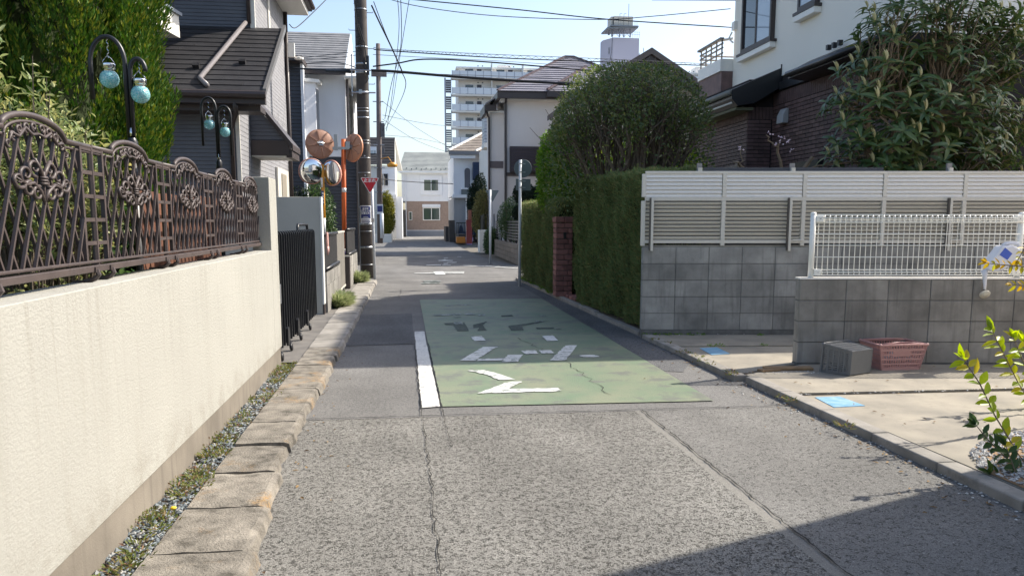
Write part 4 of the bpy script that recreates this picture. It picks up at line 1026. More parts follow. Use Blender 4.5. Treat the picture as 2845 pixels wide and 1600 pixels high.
curved('white_plate', WHITE_SIGN, .30, .43, 1.60, .170, pl); curved('blue_field', BLUE_SIGN, .255, .29, 1.645, .1725, pl)
text_obj('通学路\n防犯カメラ\n設置区域', .058, WHITE_SIGN, pl, lambda x, y: cyl(x, y, 1.675, .1745), 'lettering', .0012)

b = MB()
for (yy, w_, m_) in ((1.535,.12,0),(1.515,.16,0)):
    for q in range(6): b.poly([cyl(x,y,yy,.1745) for x, y in ((-w_/2+q*w_/6,-.006),(-w_/2+q*w_/6+w_/9,-.006),(-w_/2+q*w_/6+w_/9,.006),(-w_/2+q*w_/6,.006))])
b.build('small_print', WHITE_SIGN, pl)
b = MB()
for yy in (1.455,1.425,1.405):
    for q in range(9): b.poly([cyl(x,y,yy,.1725) for x, y in ((-.11+q*.025,-.008),(-.11+q*.025+.017,-.008),(-.11+q*.025+.017,.008),(-.11+q*.025,.008))])
b.build('small_print', BLUE_SIGN, pl)
p2 = T('utility_pole', 'slim brown utility pole farther along the street with a white wrapped foot', 'utility pole', (-1.85,53.4,0))
b = MB(); b.tube([(-1.87,53.4,0),(-1.80,53.4,6),(-1.72,53.4,13)], [.19,.17,.14], 12); b.build('shaft', POLE_FAR, p2, smooth=True)
b = MB(); b.tube([(-1.72,53.15,.35),(-1.72,53.15,2.0)], .13, 10); b.build('white_guard', WHITE_POLE, p2, smooth=True)
b = MB(); b.bx(-2.05,53.16,1.95,-1.62,53.19,2.60); o = b.build('notice_plate', WHITE_SIGN, p2); b = MB(); b.bx(-2.0,53.14,2.1,-1.67,53.158,2.5); b.build('blue_field', BLUE_SIGN, o)
for z in (3.4,5.0,6.5,8.0,9.3):
    b = MB(); b.tube([(-2.15,53.3,z),(-1.45,53.3,z)], .035, 6); b.build('band', STEEL, p2)
b = MB(); b.bx(-1.66,53.1,7.0,-1.40,53.3,7.9); b.bx(-1.6,53.1,5.9,-1.45,53.3,6.3); b.build('junction_box', CABLE_GREY, p2)
b = MB(); b.bx(-2.2,53.2,10.9,-1.2,53.4,11.2); b.build('arm', POLE_FAR, p2)
b = MB(); b.lathe([(.0,0),(.30,.0),(.36,.15),(.15,.3)], (-.95,53,5.05), 10); b.tube([(-1.7,53.3,5.6),(-1.2,53.2,5.7),(-.95,53,5.3)], .03, 6); b.build('street_lamp', YELLOW_POLE, p2, smooth=True)

# ------------------------------------------------------------------ stop sign and right hand sign poles
def tri_sign(t, c, side, ang, front, back, text=None, thick=.012):
    M = Matrix.Translation(c) @ Matrix.Rotation(ang, 4, 'Z')
    def outline(s, r):
        hh = s*.866; V = [Vector((-s/2,0,hh/3)), Vector((s/2,0,hh/3)), Vector((0,0,-2*hh/3))]; out = []
        for i in range(3):
            p, a, c_ = V[i], (V[i-1]-V[i]).normalized(), (V[(i+1)%3]-V[i]).normalized()
            for f in (0,.25,.5,.75,1): out.append(p + a*r*(1-f)**1.2 + c_*r*f**1.2)
        return out
    b = MB(M); b.extrude(outline(side, .03), (0,thick,0)); b.build('border', WHITE_SIGN if front else SIGN_BACK, t)
    if front:
        b = MB(M); b.extrude([p+Vector((0,-.003,0)) for p in outline(side*.90,.03)], (0,.002,0)); b.build('red_face', RED_SIGN, t)
        text_obj(text, .098, WHITE_SIGN, t, lambda x, y: M @ Vector((x*1.02, -.006, y+.055)), 'lettering', .004)
st = T('stop_sign', 'red inverted triangle stop sign on a white pole in front of the concrete pole', 'sign', (-.83,19.4,0))
b = MB(); b.tube([(-.828,19.4,0),(-.848,19.43,2.42)], .031, 10); b.build('pole', WHITE_POLE, st, smooth=True)
tri_sign(st, Vector((-.893,19.36,2.345)), .455, 0.0, True, None, '止まれ')
b = MB(); b.tube([(-.84,19.4,1.42),(-.84,19.4,1.50)], .036, 10); b.tube([(-.83,19.4,.70),(-.83,19.4,.715)], .035, 10); b.build('strap', STEEL, st)
r1 = T('sign_pole', 'white sign pole with round and square plates seen from behind beside the hedge corner', 'sign', (2.43,16.9,0))
b = MB(); b.tube([(2.425,16.9,0),(2.443,16.9,2.74)], .032, 12); b.build('pole', WHITE_POLE, r1, smooth=True)
b = MB(); b.lathe([(.19,0),(.196,.004),(.196,.010),(.19,.014),(.001,.014)], (2.505,16.93,2.56), 28, (0,1,0)); b.lathe([(.001,0),(.19,0)], (2.505,16.93,2.56), 28, (0,1,0)); b.build('round_plate', SIGN_BACK, r1)
b = MB(); b.bx(2.35,16.935,2.09,2.675,16.948,2.34); b.build('square_plate', SIGN_BACK, r1, bevel=.004)
for z in (2.66,2.48,2.29,2.15):
    b = MB(); b.tube([(2.44,16.9,z-.012),(2.44,16.9,z+.012)], .037, 10); b.bx(2.40,16.925,z-.01,2.56,16.934,z+.01); b.build('strap', STEEL, r1)
r2 = T('sign_pole', 'white pole with the back of a small triangular sign across the junction on the right', 'sign', (2.74,26,0))
b = MB(); b.tube([(2.735,26,0),(2.742,26,2.48)], .04, 10); b.build('pole', WHITE_POLE, r2, smooth=True)
tri_sign(r2, Vector((2.82,26.05,2.33)), .46, .0, False, None)

# ------------------------------------------------------------------ traffic mirrors
def mirror(t, c, r, nrm, back, rim_m):
    """convex mirror disc centred at c facing nrm"""
    n_ = Vector(nrm).normalized(); c = Vector(c); a = n_.cross(Vector((0,0,1))).normalized(); up_ = a.cross(n_)
    b = MB(); b.lathe([(r*.985*math.sin(q), r*.22*math.cos(q)+.022) for q in [R(90)*i/10 for i in range(11)]], c, 32, n_); o = b.build('mirror_face', MIRROR, t, smooth=True)
    b = MB(); b.lathe([(r*.97,.0),(r*1.02,-.02),(r*1.04,.01),(r*1.04,.035),(r*.98,.04)], c, 32, n_); b.build('rim', rim_m, o, smooth=True)
    b = MB(); b.lathe([(r*1.03,-.01),(r*.9,-.035),(r*.5,-.05),(r*.12,-.055),(.001,-.055)], c, 32, n_); b.build('back_shell', back, t, smooth=True)
    for k in range(8):
        q = 2*PI*k/8+.2; d = a*math.cos(q)+up_*math.sin(q)
        b = MB(); b.bar(c+d*r*.30-n_*.062, c+d*r*.93-n_*.046, .026, .03, n_); b.build('rib', back, t)
    b = MB(); b.obox(c-n_*.075, a*.05, up_*.05, n_*.02); b.tube([c-n_*.09+a*.06, c-n_*.11, c-n_*.12-a*.1], .02, 6); b.build('bracket', STEEL, t)
m1 = T('traffic_mirror', 'orange pole with two tan mirror backs next to the concrete pole', 'traffic mirror', (-1.49,18.8,.3))
b = MB(); b.tube([(-1.50,18.8,.75),(-1.45,18.8,3.32)], .052, 12); b.build('pole', ORANGE_POLE, m1, smooth=True)
b = MB(); b.tube([(-1.506,18.8,.05),(-1.50,18.8,.58)], .055, 12); b.build('pole_foot', PANEL_BEIGE, m1, smooth=True)
b = MB(); b.tube([(-1.503,18.8,.58),(-1.502,18.8,.75)], .0535, 12); b.build('violet_band', PURPLE, m1, smooth=True); b = MB(); b.tube([(-1.502,18.8,.72),(-1.5,18.8,.78)], .0545, 12); b.tube([(-1.472,18.8,2.1),(-1.470,18.8,2.2)], .0535, 12); b.build('white_band', WHITE_SIGN, m1, smooth=True)
b = MB(); b.bx(-1.70,18.74,3.08,-1.32,18.80,3.14); b.bx(-1.66,18.72,3.06,-1.58,18.80,3.42); b.bx(-1.40,18.72,3.10,-1.30,18.80,3.26); b.build('crossbar', STEEL, m1)
mirror(m1, (-1.99,18.85,3.21), .325, (-.38,.92,-.10), MIRROR_BACK, MIRROR_RIM); mirror(m1, (-1.24,18.85,3.13), .315, (.72,.68,-.08), MIRROR_BACK, MIRROR_RIM)
m2 = T('traffic_mirror', 'amber pole with two round convex mirrors facing the camera', 'traffic mirror', (-1.93,18.6,.3))
b = MB(); b.tube([(-1.935,18.6,.9),(-1.925,18.6,2.72)], .042, 12); b.build('pole', YELLOW_POLE, m2, smooth=True)
for z0, z1, mm in ((.3,.95,PURPLE),(1.05,1.5,WHITE_SIGN),(1.80,2.12,BLUE_SIGN),(2.2,2.42,WHITE_SIGN)):
    b = MB(); b.tube([(-1.935,18.6,z0),(-1.933,18.6,z1)], .0435, 12); b.build('pole_band', mm, m2, smooth=True)
b = MB()
for q in range(4): b.bx(-1.953,18.551,1.84+q*.068,-1.913,18.554,1.885+q*.068)
b.build('band_print', WHITE_SIGN, m2)
b = MB(); b.bx(-2.1,18.58,2.60,-1.78,18.62,2.66); b.build('crossbar', STEEL, m2)
mirror(m2, (-2.175,18.55,2.565), .285, (.28,-.95,-.08), MIRROR_RIM, simple('pink_orange_rim', (.66,.34,.27), .4)); mirror(m2, (-1.705,18.55,2.53), .285, (-.66,-.75,-.08), MIRROR_RIM, bpy.data.materials['pink_orange_rim'])
# ------------------------------------------------------------------ RIGHT: block walls and fences (all parallel, turned 7.6 degrees)
AX = Vector((RT.x, RT.y, 0)).normalized()              # along the walls, to the right
AN = Vector((-AX.y, AX.x, 0))                          # into the plot, away from the street camera
RZ = math.atan2(AX.y, AX.x)
def frameM(o): return Matrix.Translation(o) @ Matrix.Rotation(RZ, 4, 'Z')
def stack_wall(label, o, cols, rows, z0, first=.40, foot=0.0, m=BLOCK, thick=.12, capm=None):
    t = T('block_wall', label, 'wall', (o.x, o.y, z0), RZ, group='grey concrete block walls on the right', local=True)
    Lt = first+.4*(cols-1)
    b = MB(); b.bx(.004,.007,0,Lt-.004,thick-.007,foot+rows*.2-.003); b.build('mortar_core', MORTAR, t)
    bl = MB(); bl.bx(.0034,0,.0034,.3966,thick,.1966); me = bl.mesh('block', m)
    bl = MB(); bl.bx(.0034,0,.0034,first-.0034,thick,.1966); mf = bl.mesh('block', m)
    for r_ in range(rows):
        for c in range(cols):
            x = 0 if c == 0 else first+.4*(c-1)
            ob = inst(mf if c == 0 else me, 'block', Matrix.Translation((x, random.uniform(-.0015,.0015), foot+.2*r_)), t)
            if r_ > rows-4: 
                bv = ob.modifiers.new('bevel', 'BEVEL'); bv.width = .004; bv.segments = 1
    if foot: b = MB(); b.bx(0,-.012,-.05,Lt,thick,foot-.004); b.build('footing', MORTAR, t)
    if capm: b = MB(); b.bx(-.004,-.006,foot+rows*.2+.001,Lt,thick+.006,foot+rows*.2+.016); b.build('cap_mortar', capm, t)
    return t
OB = Vector((2.80,9.06,0)); OF = Vector((3.672,6.885,0))
wb = stack_wall('rear grey concrete block wall under the beige louvre fence', OB, 15, 5, .05, .40, .055, BLOCK)
wf = stack_wall('front grey concrete block wall with the white wire fence on top', OF, 12, 4, .05, .44, .015, BLOCK_WARM, .12, PANEL_PALE)
# --- beige louvre fence
MF = frameM(OB)
lf = T('louvre_fence', 'beige aluminium louvre fence in two tiers on the rear block wall', 'fence', (OB.x, OB.y, 1.1), RZ, local=True)
Z0 = -1.1
def lb(name, m, *xyz, bevel=0.0, parent=lf): b = MB(); b.bx(*xyz); return b.build(name, m, parent, bevel=bevel)
NP = 6
lb('top_rail', PANEL_BEIGE2, .02,.025,Z0+1.972,.96*NP,.065,Z0+2.005, bevel=.003)
lb('middle_rail', PANEL_BEIGE, .02,.022,Z0+1.655,.96*NP,.068,Z0+1.700, bevel=.003)
lb('lower_rail', PANEL_BEIGE, .02,.022,Z0+1.150,.96*NP,.068,Z0+1.190, bevel=.003)
lb('base_strip', mat('weathered_beige_strip', (.30,.28,.235), (.21,.195,.16), .8, 6, 7), .005,.03,Z0+1.072,.96*NP,.09,Z0+1.128)
su = MB(); su.add([(0,.022,0),(.905,.022,0),(.905,.042,.0435),(0,.042,.0435),(0,.027,-.0015),(.905,.027,-.0015),(.905,.047,.0435),(0,.047,.0435)], [(0,1,2,3),(7,6,5,4),(0,4,5,1),(1,5,6,2),(2,6,7,3),(3,7,4,0)])
su_me = su.mesh('slat', PANEL_PALE)
sl = MB(); sl.add([(0,.060,0),(.905,.060,0),(.905,.034,.027),(0,.034,.027),(0,.064,.004),(.905,.064,.004),(.905,.038,.032),(0,.038,.032)], [(0,1,2,3),(7,6,5,4),(0,4,5,1),(1,5,6,2),(2,6,7,3),(3,7,4,0)])
sl.bx(0,.030,.026,.905,.042,.0335); sl_me = sl.mesh('slat', PANEL_BEIGE2)
for k in range(NP):
    x0 = .96*k
    for j in range(6): inst(su_me, 'slat', Matrix.Translation((x0+.03,0,Z0+1.702+.0453*j)), lf)
    for j in range(10): inst(sl_me, 'slat', Matrix.Translation((x0+.03,0,Z0+1.197+.0455*j)), lf)
for k in range(NP+1):
    x0 = .96*k
    lb('post', PANEL_BEIGE, x0-.022,.018,Z0+1.12,x0+.026,.07,Z0+1.655, bevel=.003); lb('post', PANEL_BEIGE2, x0-.018,.021,Z0+1.70,x0+.030,.07,Z0+1.972, bevel=.003)
lb('back_panel', simple('painted_shade_sheet', (.06,.057,.05), .7), .03,.072,Z0+1.19,.96*NP,.076,Z0+1.655)  # near-black colour paints the shade in the gaps between slats
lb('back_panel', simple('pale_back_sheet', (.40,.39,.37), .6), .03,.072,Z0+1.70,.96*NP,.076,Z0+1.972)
for x0 in (.10,1.75,3.66,5.3):
    lb('brace', DARK_BROWN if False else PANEL_BEIGE, x0-.014,-.035,Z0+1.06,x0+.016,-.012,Z0+1.69, bevel=.002); lb('brace_side', simple('bronze_channel', (.10,.09,.08), .5) if x0 == .10 else bpy.data.materials['bronze_channel'], x0-.030,-.032,Z0+1.07,x0-.0145,.012,Z0+1.69)
    b = MB(); b.tube([(x0+.016,-.02,Z0+1.18),(x0+.06,-.02,Z0+1.19),(x0+.16,-.02,Z0+1.19)], .010, 6)
    if x0 > 1: b.build('stay', PANEL_BEIGE, lf)
for x0 in (.67,1.78,3.66):
    b = MB(); b.bx(x0-.022,.03,Z0+2.005,x0+.025,.06,Z0+2.045); o = b.build('clip', PANEL_BEIGE, lf); b = MB(); b.bx(x0-.028,.07,Z0+1.95,x0+.03,.10,Z0+2.10); b.build('stake', simple('grey_stake', (.26,.25,.25), .6) if x0 == .67 else bpy.data.materials['grey_stake'], o)
bs = T('bamboo_screen', 'thin dark reed screen showing above the beige louvre fence', 'screen', (OB.x, OB.y, 2.0), RZ, local=True)
b = MB()
for k in range(300):
    x = .72+k*.0072; h_ = 2.052+random.uniform(-.006,.004); b.bx(x,.082,-.9,x+.005,.088,h_-2.0)
b.build('reed', simple('grey_reed', (.10,.105,.12), .8), bs, fix=False, kind='stuff')
# --- white wire fence on the front wall
wire = T('wire_fence', 'white coated wire mesh fence on top of the front block wall', 'fence', (OF.x, OF.y, .86), RZ, local=True)
zt = 1.47-.86
for x0 in (.115, 2.08, 4.1):
    b = MB(); b.tube([(x0,.055,.0),(x0,.055,zt+.01)], .026, 12); b.lathe([(.028,0),(.028,.012),(.014,.02),(0,.021)], (x0,.055,zt+.005), 12); o = b.build('post', WHITE_METAL, wire, smooth=True)
    for zz in (.10, zt-.045):
        b = MB(); b.sphere((x0,.033,zz), .005, 6, 4); b.build('screw', BLACK_METAL, o)
vw = MB(); vw.tube([(0,.040,.045),(0,.028,.075),(0,.052,.09),(0,.042,.10),(0,.042,zt-.085),(0,.030,zt-.07),(0,.020,zt-.03),(0,.034,zt-.004),(0,.052,zt-.015),(0,.056,zt-.05),(0,.044,zt-.075)], .0040, 6)
vw_me = vw.mesh('vertical_wire', WHITE_METAL, smooth=True)
for k in range(79):
    x = .165+k*.0505
    if abs(x-2.08) < .03: continue
    inst(vw_me, 'vertical_wire', Matrix.Translation((x,0,0)), wire)
for z, y_ in ((.045,.040),(.072,.028),(.095,.050),(.215,.038),(.325,.038),(.430,.038),(zt-.07,.030),(zt-.028,.018),(zt-.002,.036),(zt-.05,.058)):
    b = MB(); b.tube([(.14,y_,z),(4.08,y_,z)], .0048, 6); b.build('horizontal_wire', WHITE_METAL, wire, smooth=True)
for x0 in (.155,2.03,2.13):
    for z in (.07,zt-.035):
        b = MB(); b.bx(x0-.02,.015,z-.030,x0+.045,.062,z+.030); o = b.build('clamp', WHITE_METAL, wire, bevel=.006); b = MB(); b.sphere((x0+.015,.014,z), .006, 6, 4); b.build('bolt', STEEL, o)
# --- watering can hung on the wire fence
can = T('watering_can', 'white plastic watering can with a blue label hung nose down on the wire fence', 'watering can', OF + AX*1.85 + Vector((0,0,1.0)))
NV = AX.cross(Vector((0,0,1)))                         # toward the camera side
FDIR = -AN
def wp_(zx, zy, off):                                  # photo crop pixel on the wire fence plane -> point, pushed toward the street
    r = _ray((2560+zx/5.175)/KD, (580+zy/5.175)/KD); q = OF + AN*.03 + FDIR*off
    t_ = (q-CAMP).dot(AN)/r.dot(AN); return CAMP + r*t_
out = [(1045,530),(1130,527),(1210,522),(1285,552),(1335,615),(1345,660),(1270,745),(1160,815),(1075,872),(1010,893),(930,900),(870,885),(842,850),(845,810),(900,715),(975,625)]
b = MB(); b.extrude([wp_(x, y, .02) for x, y in out], FDIR*.125); b.build('body', WHITE_PLASTIC, can, bevel=.022, seg=3)
b = MB(); b.tube([wp_(905,880,.08), wp_(910,960,.085), wp_(912,1080,.085), wp_(908,1160,.085)], [.032,.021,.015,.012], 10); o = b.build('spout', WHITE_PLASTIC, can, smooth=True)
b = MB(); c_ = wp_(905,1215,.095); b.lathe([(.012,-.02),(.045,.005),(.048,.014),(.044,.022),(.001,.030)], c_, 18, (FDIR*.75+Vector((0,0,-.6))-AX*.05)); b.build('rose', simple('off_white_rose', (.62,.58,.48), .5), o, smooth=True)
b = MB(); b.tube([wp_(908,1165,.085), wp_(906,1195,.09)], .014, 8); b.build('collar', BLACK_METAL, o, smooth=True)
b = MB(); b.tube([wp_(1165,530,.08), wp_(1215,500,.08), wp_(1310,492,.08), wp_(1390,505,.08), wp_(1408,540,.08), wp_(1375,600,.08), wp_(1330,660,.08)], .017, 8); b.build('handle', WHITE_PLASTIC, can, smooth=True)
b = MB(); b.poly([wp_(x, y, .1475) for x, y in ((1205,560),(1310,645),(1235,738),(1122,662))]); b.build('blue_label', simple('blue_label', (.05,.12,.55), .4), can, fix=False)
b = MB(); b.obox(wp_(1045,893,.08), AX*.018, AN*.02, (0,0,.006)); b.build('filler_cap', BLACK_METAL, can)
# --- baskets
def basket(name, label, cat, loc, rot, m, slots=True, L=.46, Wd=.32, H=.235, taper=.80):
    t = T(name, label, cat, loc, 0, local=True); t.rotation_euler = rot
    def P(u, v, f):            # u,v in -1..1 on the rim plan, f height fraction
        s_ = taper+(1-taper)*f; return Vector((u*L/2*s_, v*Wd/2*s_, f*H))
    b = MB()
    b.add([P(-1,-1,.0),P(1,-1,.0),P(1,1,.0),P(-1,1,.0),P(-1,-1,.03),P(1,-1,.03),P(1,1,.03),P(-1,1,.03)], [(0,3,2,1),(4,5,6,7),(0,1,5,4),(1,2,6,5),(2,3,7,6),(3,0,4,7)]); b.build('bottom', m, t)
    for side in range(4):
        b = MB()
        if side < 2: q = lambda s_, f, side=side: P(s_, -1 if side == 0 else 1, f); n_ = 17; nrm = Vector((0,-1 if side == 0 else 1,0))
        else: q = lambda s_, f, side=side: P(1 if side == 2 else -1, s_, f); n_ = 12; nrm = Vector((1 if side == 2 else -1,0,0))
        for i in range(n_+1):
            s_ = -1+2*i/n_; wide = .022 if i in (0, n_) else (.011 if slots else .011)
            b.bar(q(s_*.985,.02), q(s_*.985,.97), wide, .006, nrm)
        for f, w_ in ((.05,.03),(.24,.014),(.43,.014),(.62,.014),(.80,.02)): b.bar(q(-1,f), q(1,f), .007, w_*1.0, Vector((0,0,1)))
        if side < 2 and slots:      # plain panel with pale print
            b.obox((q(-.05,.55)+q(-.05,.78))/2+nrm*.001, Vector((.085,0,0)), nrm*.003, (q(0,.80)-q(0,.56))/2)
        b.build('slotted_side', m, t, fix=False)
    b = MB()
    for a, c_ in (((-1,-1),(1,-1)),((1,-1),(1,1)),((1,1),(-1,1)),((-1,1),(-1,-1))): b.bar(P(*a,1.0)*1.0, P(*c_,1.0), .030, .016)
    for a in ((-1,-1),(1,-1),(1,1),(-1,1)): b.sphere(P(*a,1.0), .016, 8, 6)
    b.build('rim', m, t, bevel=.003, fix=False)
    for sg in (-1, 1):
        b = MB(); b.tube([P(-.86,sg*.98,1.03)+Vector((0,0,.004)), P(-.4,sg*.80,1.06), P(-.1,sg*.74,1.075), P(.1,sg*.74,1.075), P(.4,sg*.80,1.06), P(.86,sg*.98,1.03)], .007, 6); b.build('handle', m, t, smooth=True)
    return t
PINK = simple('faded_pink_plastic', (.50,.27,.25), .5); GREYP = simple('grey_plastic', (.155,.16,.165), .38)
pb = basket('shopping_basket', 'faded pink slotted plastic basket standing upright beside the grey one', 'basket', Vector((4.47,6.60,.057)), (0,0,RZ+R(7)), PINK)
b = MB()
for k in range(14):
    a = random.uniform(0,6); b.sphere((random.uniform(-.14,.14), random.uniform(-.09,.09), .05+random.uniform(0,.05)), random.uniform(.02,.045), 6, 4)
bg_ = b.build('contents', simple('clear_bags', (.40,.38,.40), .3), None); bg_.matrix_world = Matrix.Translation((4.47,6.60,.057)); tag(bg_, 'crumpled clear plastic bags inside the pink basket', 'bag'); bg_.name = 'plastic_bags'
gb = basket('shopping_basket', 'grey slotted plastic basket lying on its side against the block wall', 'basket', Vector((4.02,6.40,.057)), (0,0,0), GREYP, False, .36, .255, .27, .80)
za = Vector((-.40,.90,.045)).normalized(); xa_ = Vector((0,0,1)).cross(za).normalized(); ya_ = za.cross(xa_)
gb.matrix_world = Matrix.Translation((3.975,6.30,.172)) @ Matrix((xa_, ya_, za)).transposed().to_4x4()
# --- blue square markers on the pad
blue = mat('worn_blue_paint', (.10,.29,.47), (.27,.43,.55), .6, 10, 7, .3, 120, .002)
for lab, pts, z in (('worn blue square painted on the near sunlit parking pad', [(2050,1000),(2112,998),(2176,1021),(2098,1025)], .0600), ('worn blue square painted on the far shaded parking pad', [(1760,876),(1803,874),(1836,890),(1790,893)], .0535)):
    b = MB(); b.extrude([gp(x, y, z-.004) for x, y in pts], (0,0,.004)); o = b.build('blue_marker', blue); tag(o, lab, 'marker', 'blue parking markers')
# --- loose stones
n = 5200; xs, ys = [], []
while len(xs) < n:
    x, y = 3.1+1.5*random.random(), 2.6+2.0*random.random()
    lim = 3.71+max(0,(x-3.085))*1.75 if x < 3.25 else 4.0+(x-3.25)*.8 if x < 3.6 else 4.28+(x-3.6)*.28
    lim += .02
    if y < lim and (random.random() < .85 if abs(y-lim) < .14 or x < 3.30 else random.random() < .34): xs.append(x); ys.append(y)
stones('bed_pebbles', 'white and grey pebbles over the orange soil bed at the right edge', 'pebbles', PEBBLE, xs, ys, [.067]*n, rng.uniform(.005,.017,n))
n = 420; yk = 2.2+rng.uniform(0,1,n)**1.4*4.3
stones('kerb_pebbles', 'small pale pebbles scattered on the asphalt below the right kerb', 'pebbles', PEBBLE, 2.955-rng.exponential(.05,n), yk, [.008]*n, rng.uniform(.004,.012,n))
n = 240
stones('joint_pebbles', 'crumbs of gravel in the joints of the parking pads', 'pebbles', PEBBLE, np.concatenate([rng.uniform(3.0,6.5,140), rng.uniform(3.0,3.65,60), rng.uniform(2.9,4.7,40)]), np.concatenate([5.62+rng.normal(0,.015,140)-0*rng.uniform(0,1,140), 6.50+rng.normal(0,.05,60), 8.90+rng.normal(0,.03,40)-.13*0]), [.055]*n, rng.uniform(.004,.012,n))
b = MB(); b.obox((3.45,6.62,.07), (.22,-.03,0), (.01,.05,0), (0,0,.012)); b.obox((3.25,6.58,.065), (.10,.02,0), (-.01,.04,0), (0,0,.010)); o = b.build('broken_board', ORANGE_SOIL, bevel=.006); tag(o, 'broken brown board lying at the corner of the front block wall', 'board')
# --- dry leaf litter
n = 260; side_ = rng.uniform(0,1,n) < .55
lx = np.where(side_, 2.90-rng.exponential(.12,n), np.where(rng.uniform(0,1,n) < .5, -.70+rng.exponential(.08,n), rng.uniform(3.05,5.6,n))); ly = np.where(lx > 3, rng.uniform(4.6,6.8,n), rng.uniform(2.4,9.0,n)); lz = np.where(lx > 3, .064, .010)
lt = leaf_cloud('leaf_litter', leafmat('dry_leaves', (.16,.10,.05), (.28,.19,.09), (.10,.06,.035), .1, .7, .2), np.stack([lx,ly,lz],1), np.stack([rng.normal(0,1,n),rng.normal(0,1,n),rng.uniform(0,.25,n)],1), rng.normal(0,.2,(n,3))+np.array([0,0,1]), rng.uniform(.015,.04,n), .014, fine=True, kind='stuff')
lt['label'] = 'dry brown leaf litter scattered along the kerbs and on the parking pads'; lt['category'] = 'leaf litter'
# --- leafy sprigs at the right frame edge
def sprig(name, label, base, paths, big, m):
    t = T(name, label, 'plant', base); st_ = MB(); P, D, Nn = [], [], []
    for pts, side in paths:
        st_.tube(pts, [.004]*(len(pts)-1)+[.002], 5)
        pv = [Vector(p) for p in pts]; Ls = [(pv[i+1]-pv[i]).length for i in range(len(pv)-1)]; tot = sum(Ls); d = tot*.22; k = 0
        while d < tot:
            i, e = 0, d
            while e > Ls[i] and i < len(Ls)-1: e -= Ls[i]; i += 1
            c = pv[i].lerp(pv[i+1], min(1, e/Ls[i])); ax = (pv[i+1]-pv[i]).normalized()
            for sg in (-1, 1):
                sd = ax.cross(Vector((.3*random.random()+.1,-1,.2))).normalized()*sg
                P.append(c); D.append(sd*.8+ax*.55+Vector((random.gauss(0,.2),random.gauss(0,.25),random.gauss(-.05,.2)))); Nn.append((random.gauss(0,.3),-.6+random.gauss(0,.3),.8))
            d += big*.62*random.uniform(.7,1.3); k += 1
        for q in range(4): P.append(pv[-1]); D.append((pv[-1]-pv[-2]).normalized()+Vector((random.gauss(0,.35),random.gauss(0,.35),random.gauss(.1,.3)))); Nn.append((random.gauss(0,.5),-.6,.7))
    st_.build('stem', BARK_PALE, t)
    for i in range(len(P)):
        pass
    leaf_cloud('foliage', m, P, D, Nn, rng.uniform(.65,1.2,len(P))*big, big*.42*rng.uniform(.8,1.15,len(P)), t, .16, fine=True, droop=.2)
q = lambda x, y, Y: tuple(yp(x, y, Y))
sprig('leafy_plant', 'sunlit yellow green sprig leaning in from the right frame edge over the pad', (3.55,3.9,.06), [([q(2600,1190,3.75), q(2560,1140,3.76), q(2500,1040,3.78), q(2465,965,3.8), q(2425,905,3.8)], 1)], .092, L_SPRIG)
sprig('leafy_plant', 'dark green lower leaves of the plant in the pebble bed at the right edge', (3.6,3.7,.06), [([q(2590,1215,3.7), q(2540,1200,3.68), q(2490,1190,3.66)], 1), ([q(2600,1210,3.7), q(2540,1160,3.7), q(2480,1100,3.7), q(2455,1068,3.7)], 1), ([q(2610,1250,3.6), q(2560,1200,3.62), q(2530,1120,3.65)], 1)], .075, L_SPRIG_D)
sprig('leafy_plant', 'olive and bronze shoots standing against the front block wall at the right edge', (4.9,5.2,.06), [([(4.45,4.6,.06), q(2620,1060,5.0), q(2560,960,5.0), q(2520,880,5.0), q(2495,830,5.0)], 1), ([(4.45,4.6,.06), q(2620,1000,5.0), q(2570,900,5.0), q(2550,850,5.0)], 1), ([(4.45,4.6,.06), q(2640,960,4.9), q(2590,900,4.9), q(2575,860,4.9)], 1)], .10, L_SPRIG)
sprig('leafy_plant', 'amber young leaves hanging in front of the watering can at the right edge', (4.9,5.0,.06), [([(4.25,4.55,.06), (4.22,4.58,.7), q(2640,690,4.6), q(2590,672,4.6), q(2540,668,4.6), q(2480,662,4.62)], 1), ([(4.25,4.55,.06), (4.2,4.58,.6), q(2640,735,4.6), q(2590,720,4.6), q(2545,716,4.6)], 1), ([(4.25,4.55,.06), (4.22,4.58,.8), q(2640,600,4.6), q(2580,620,4.6), q(2560,655,4.6)], 1)], .055, leafmat('amber_young_leaves', (.42,.28,.02), (.50,.36,.03), (.34,.36,.04), .45, .4, .4))

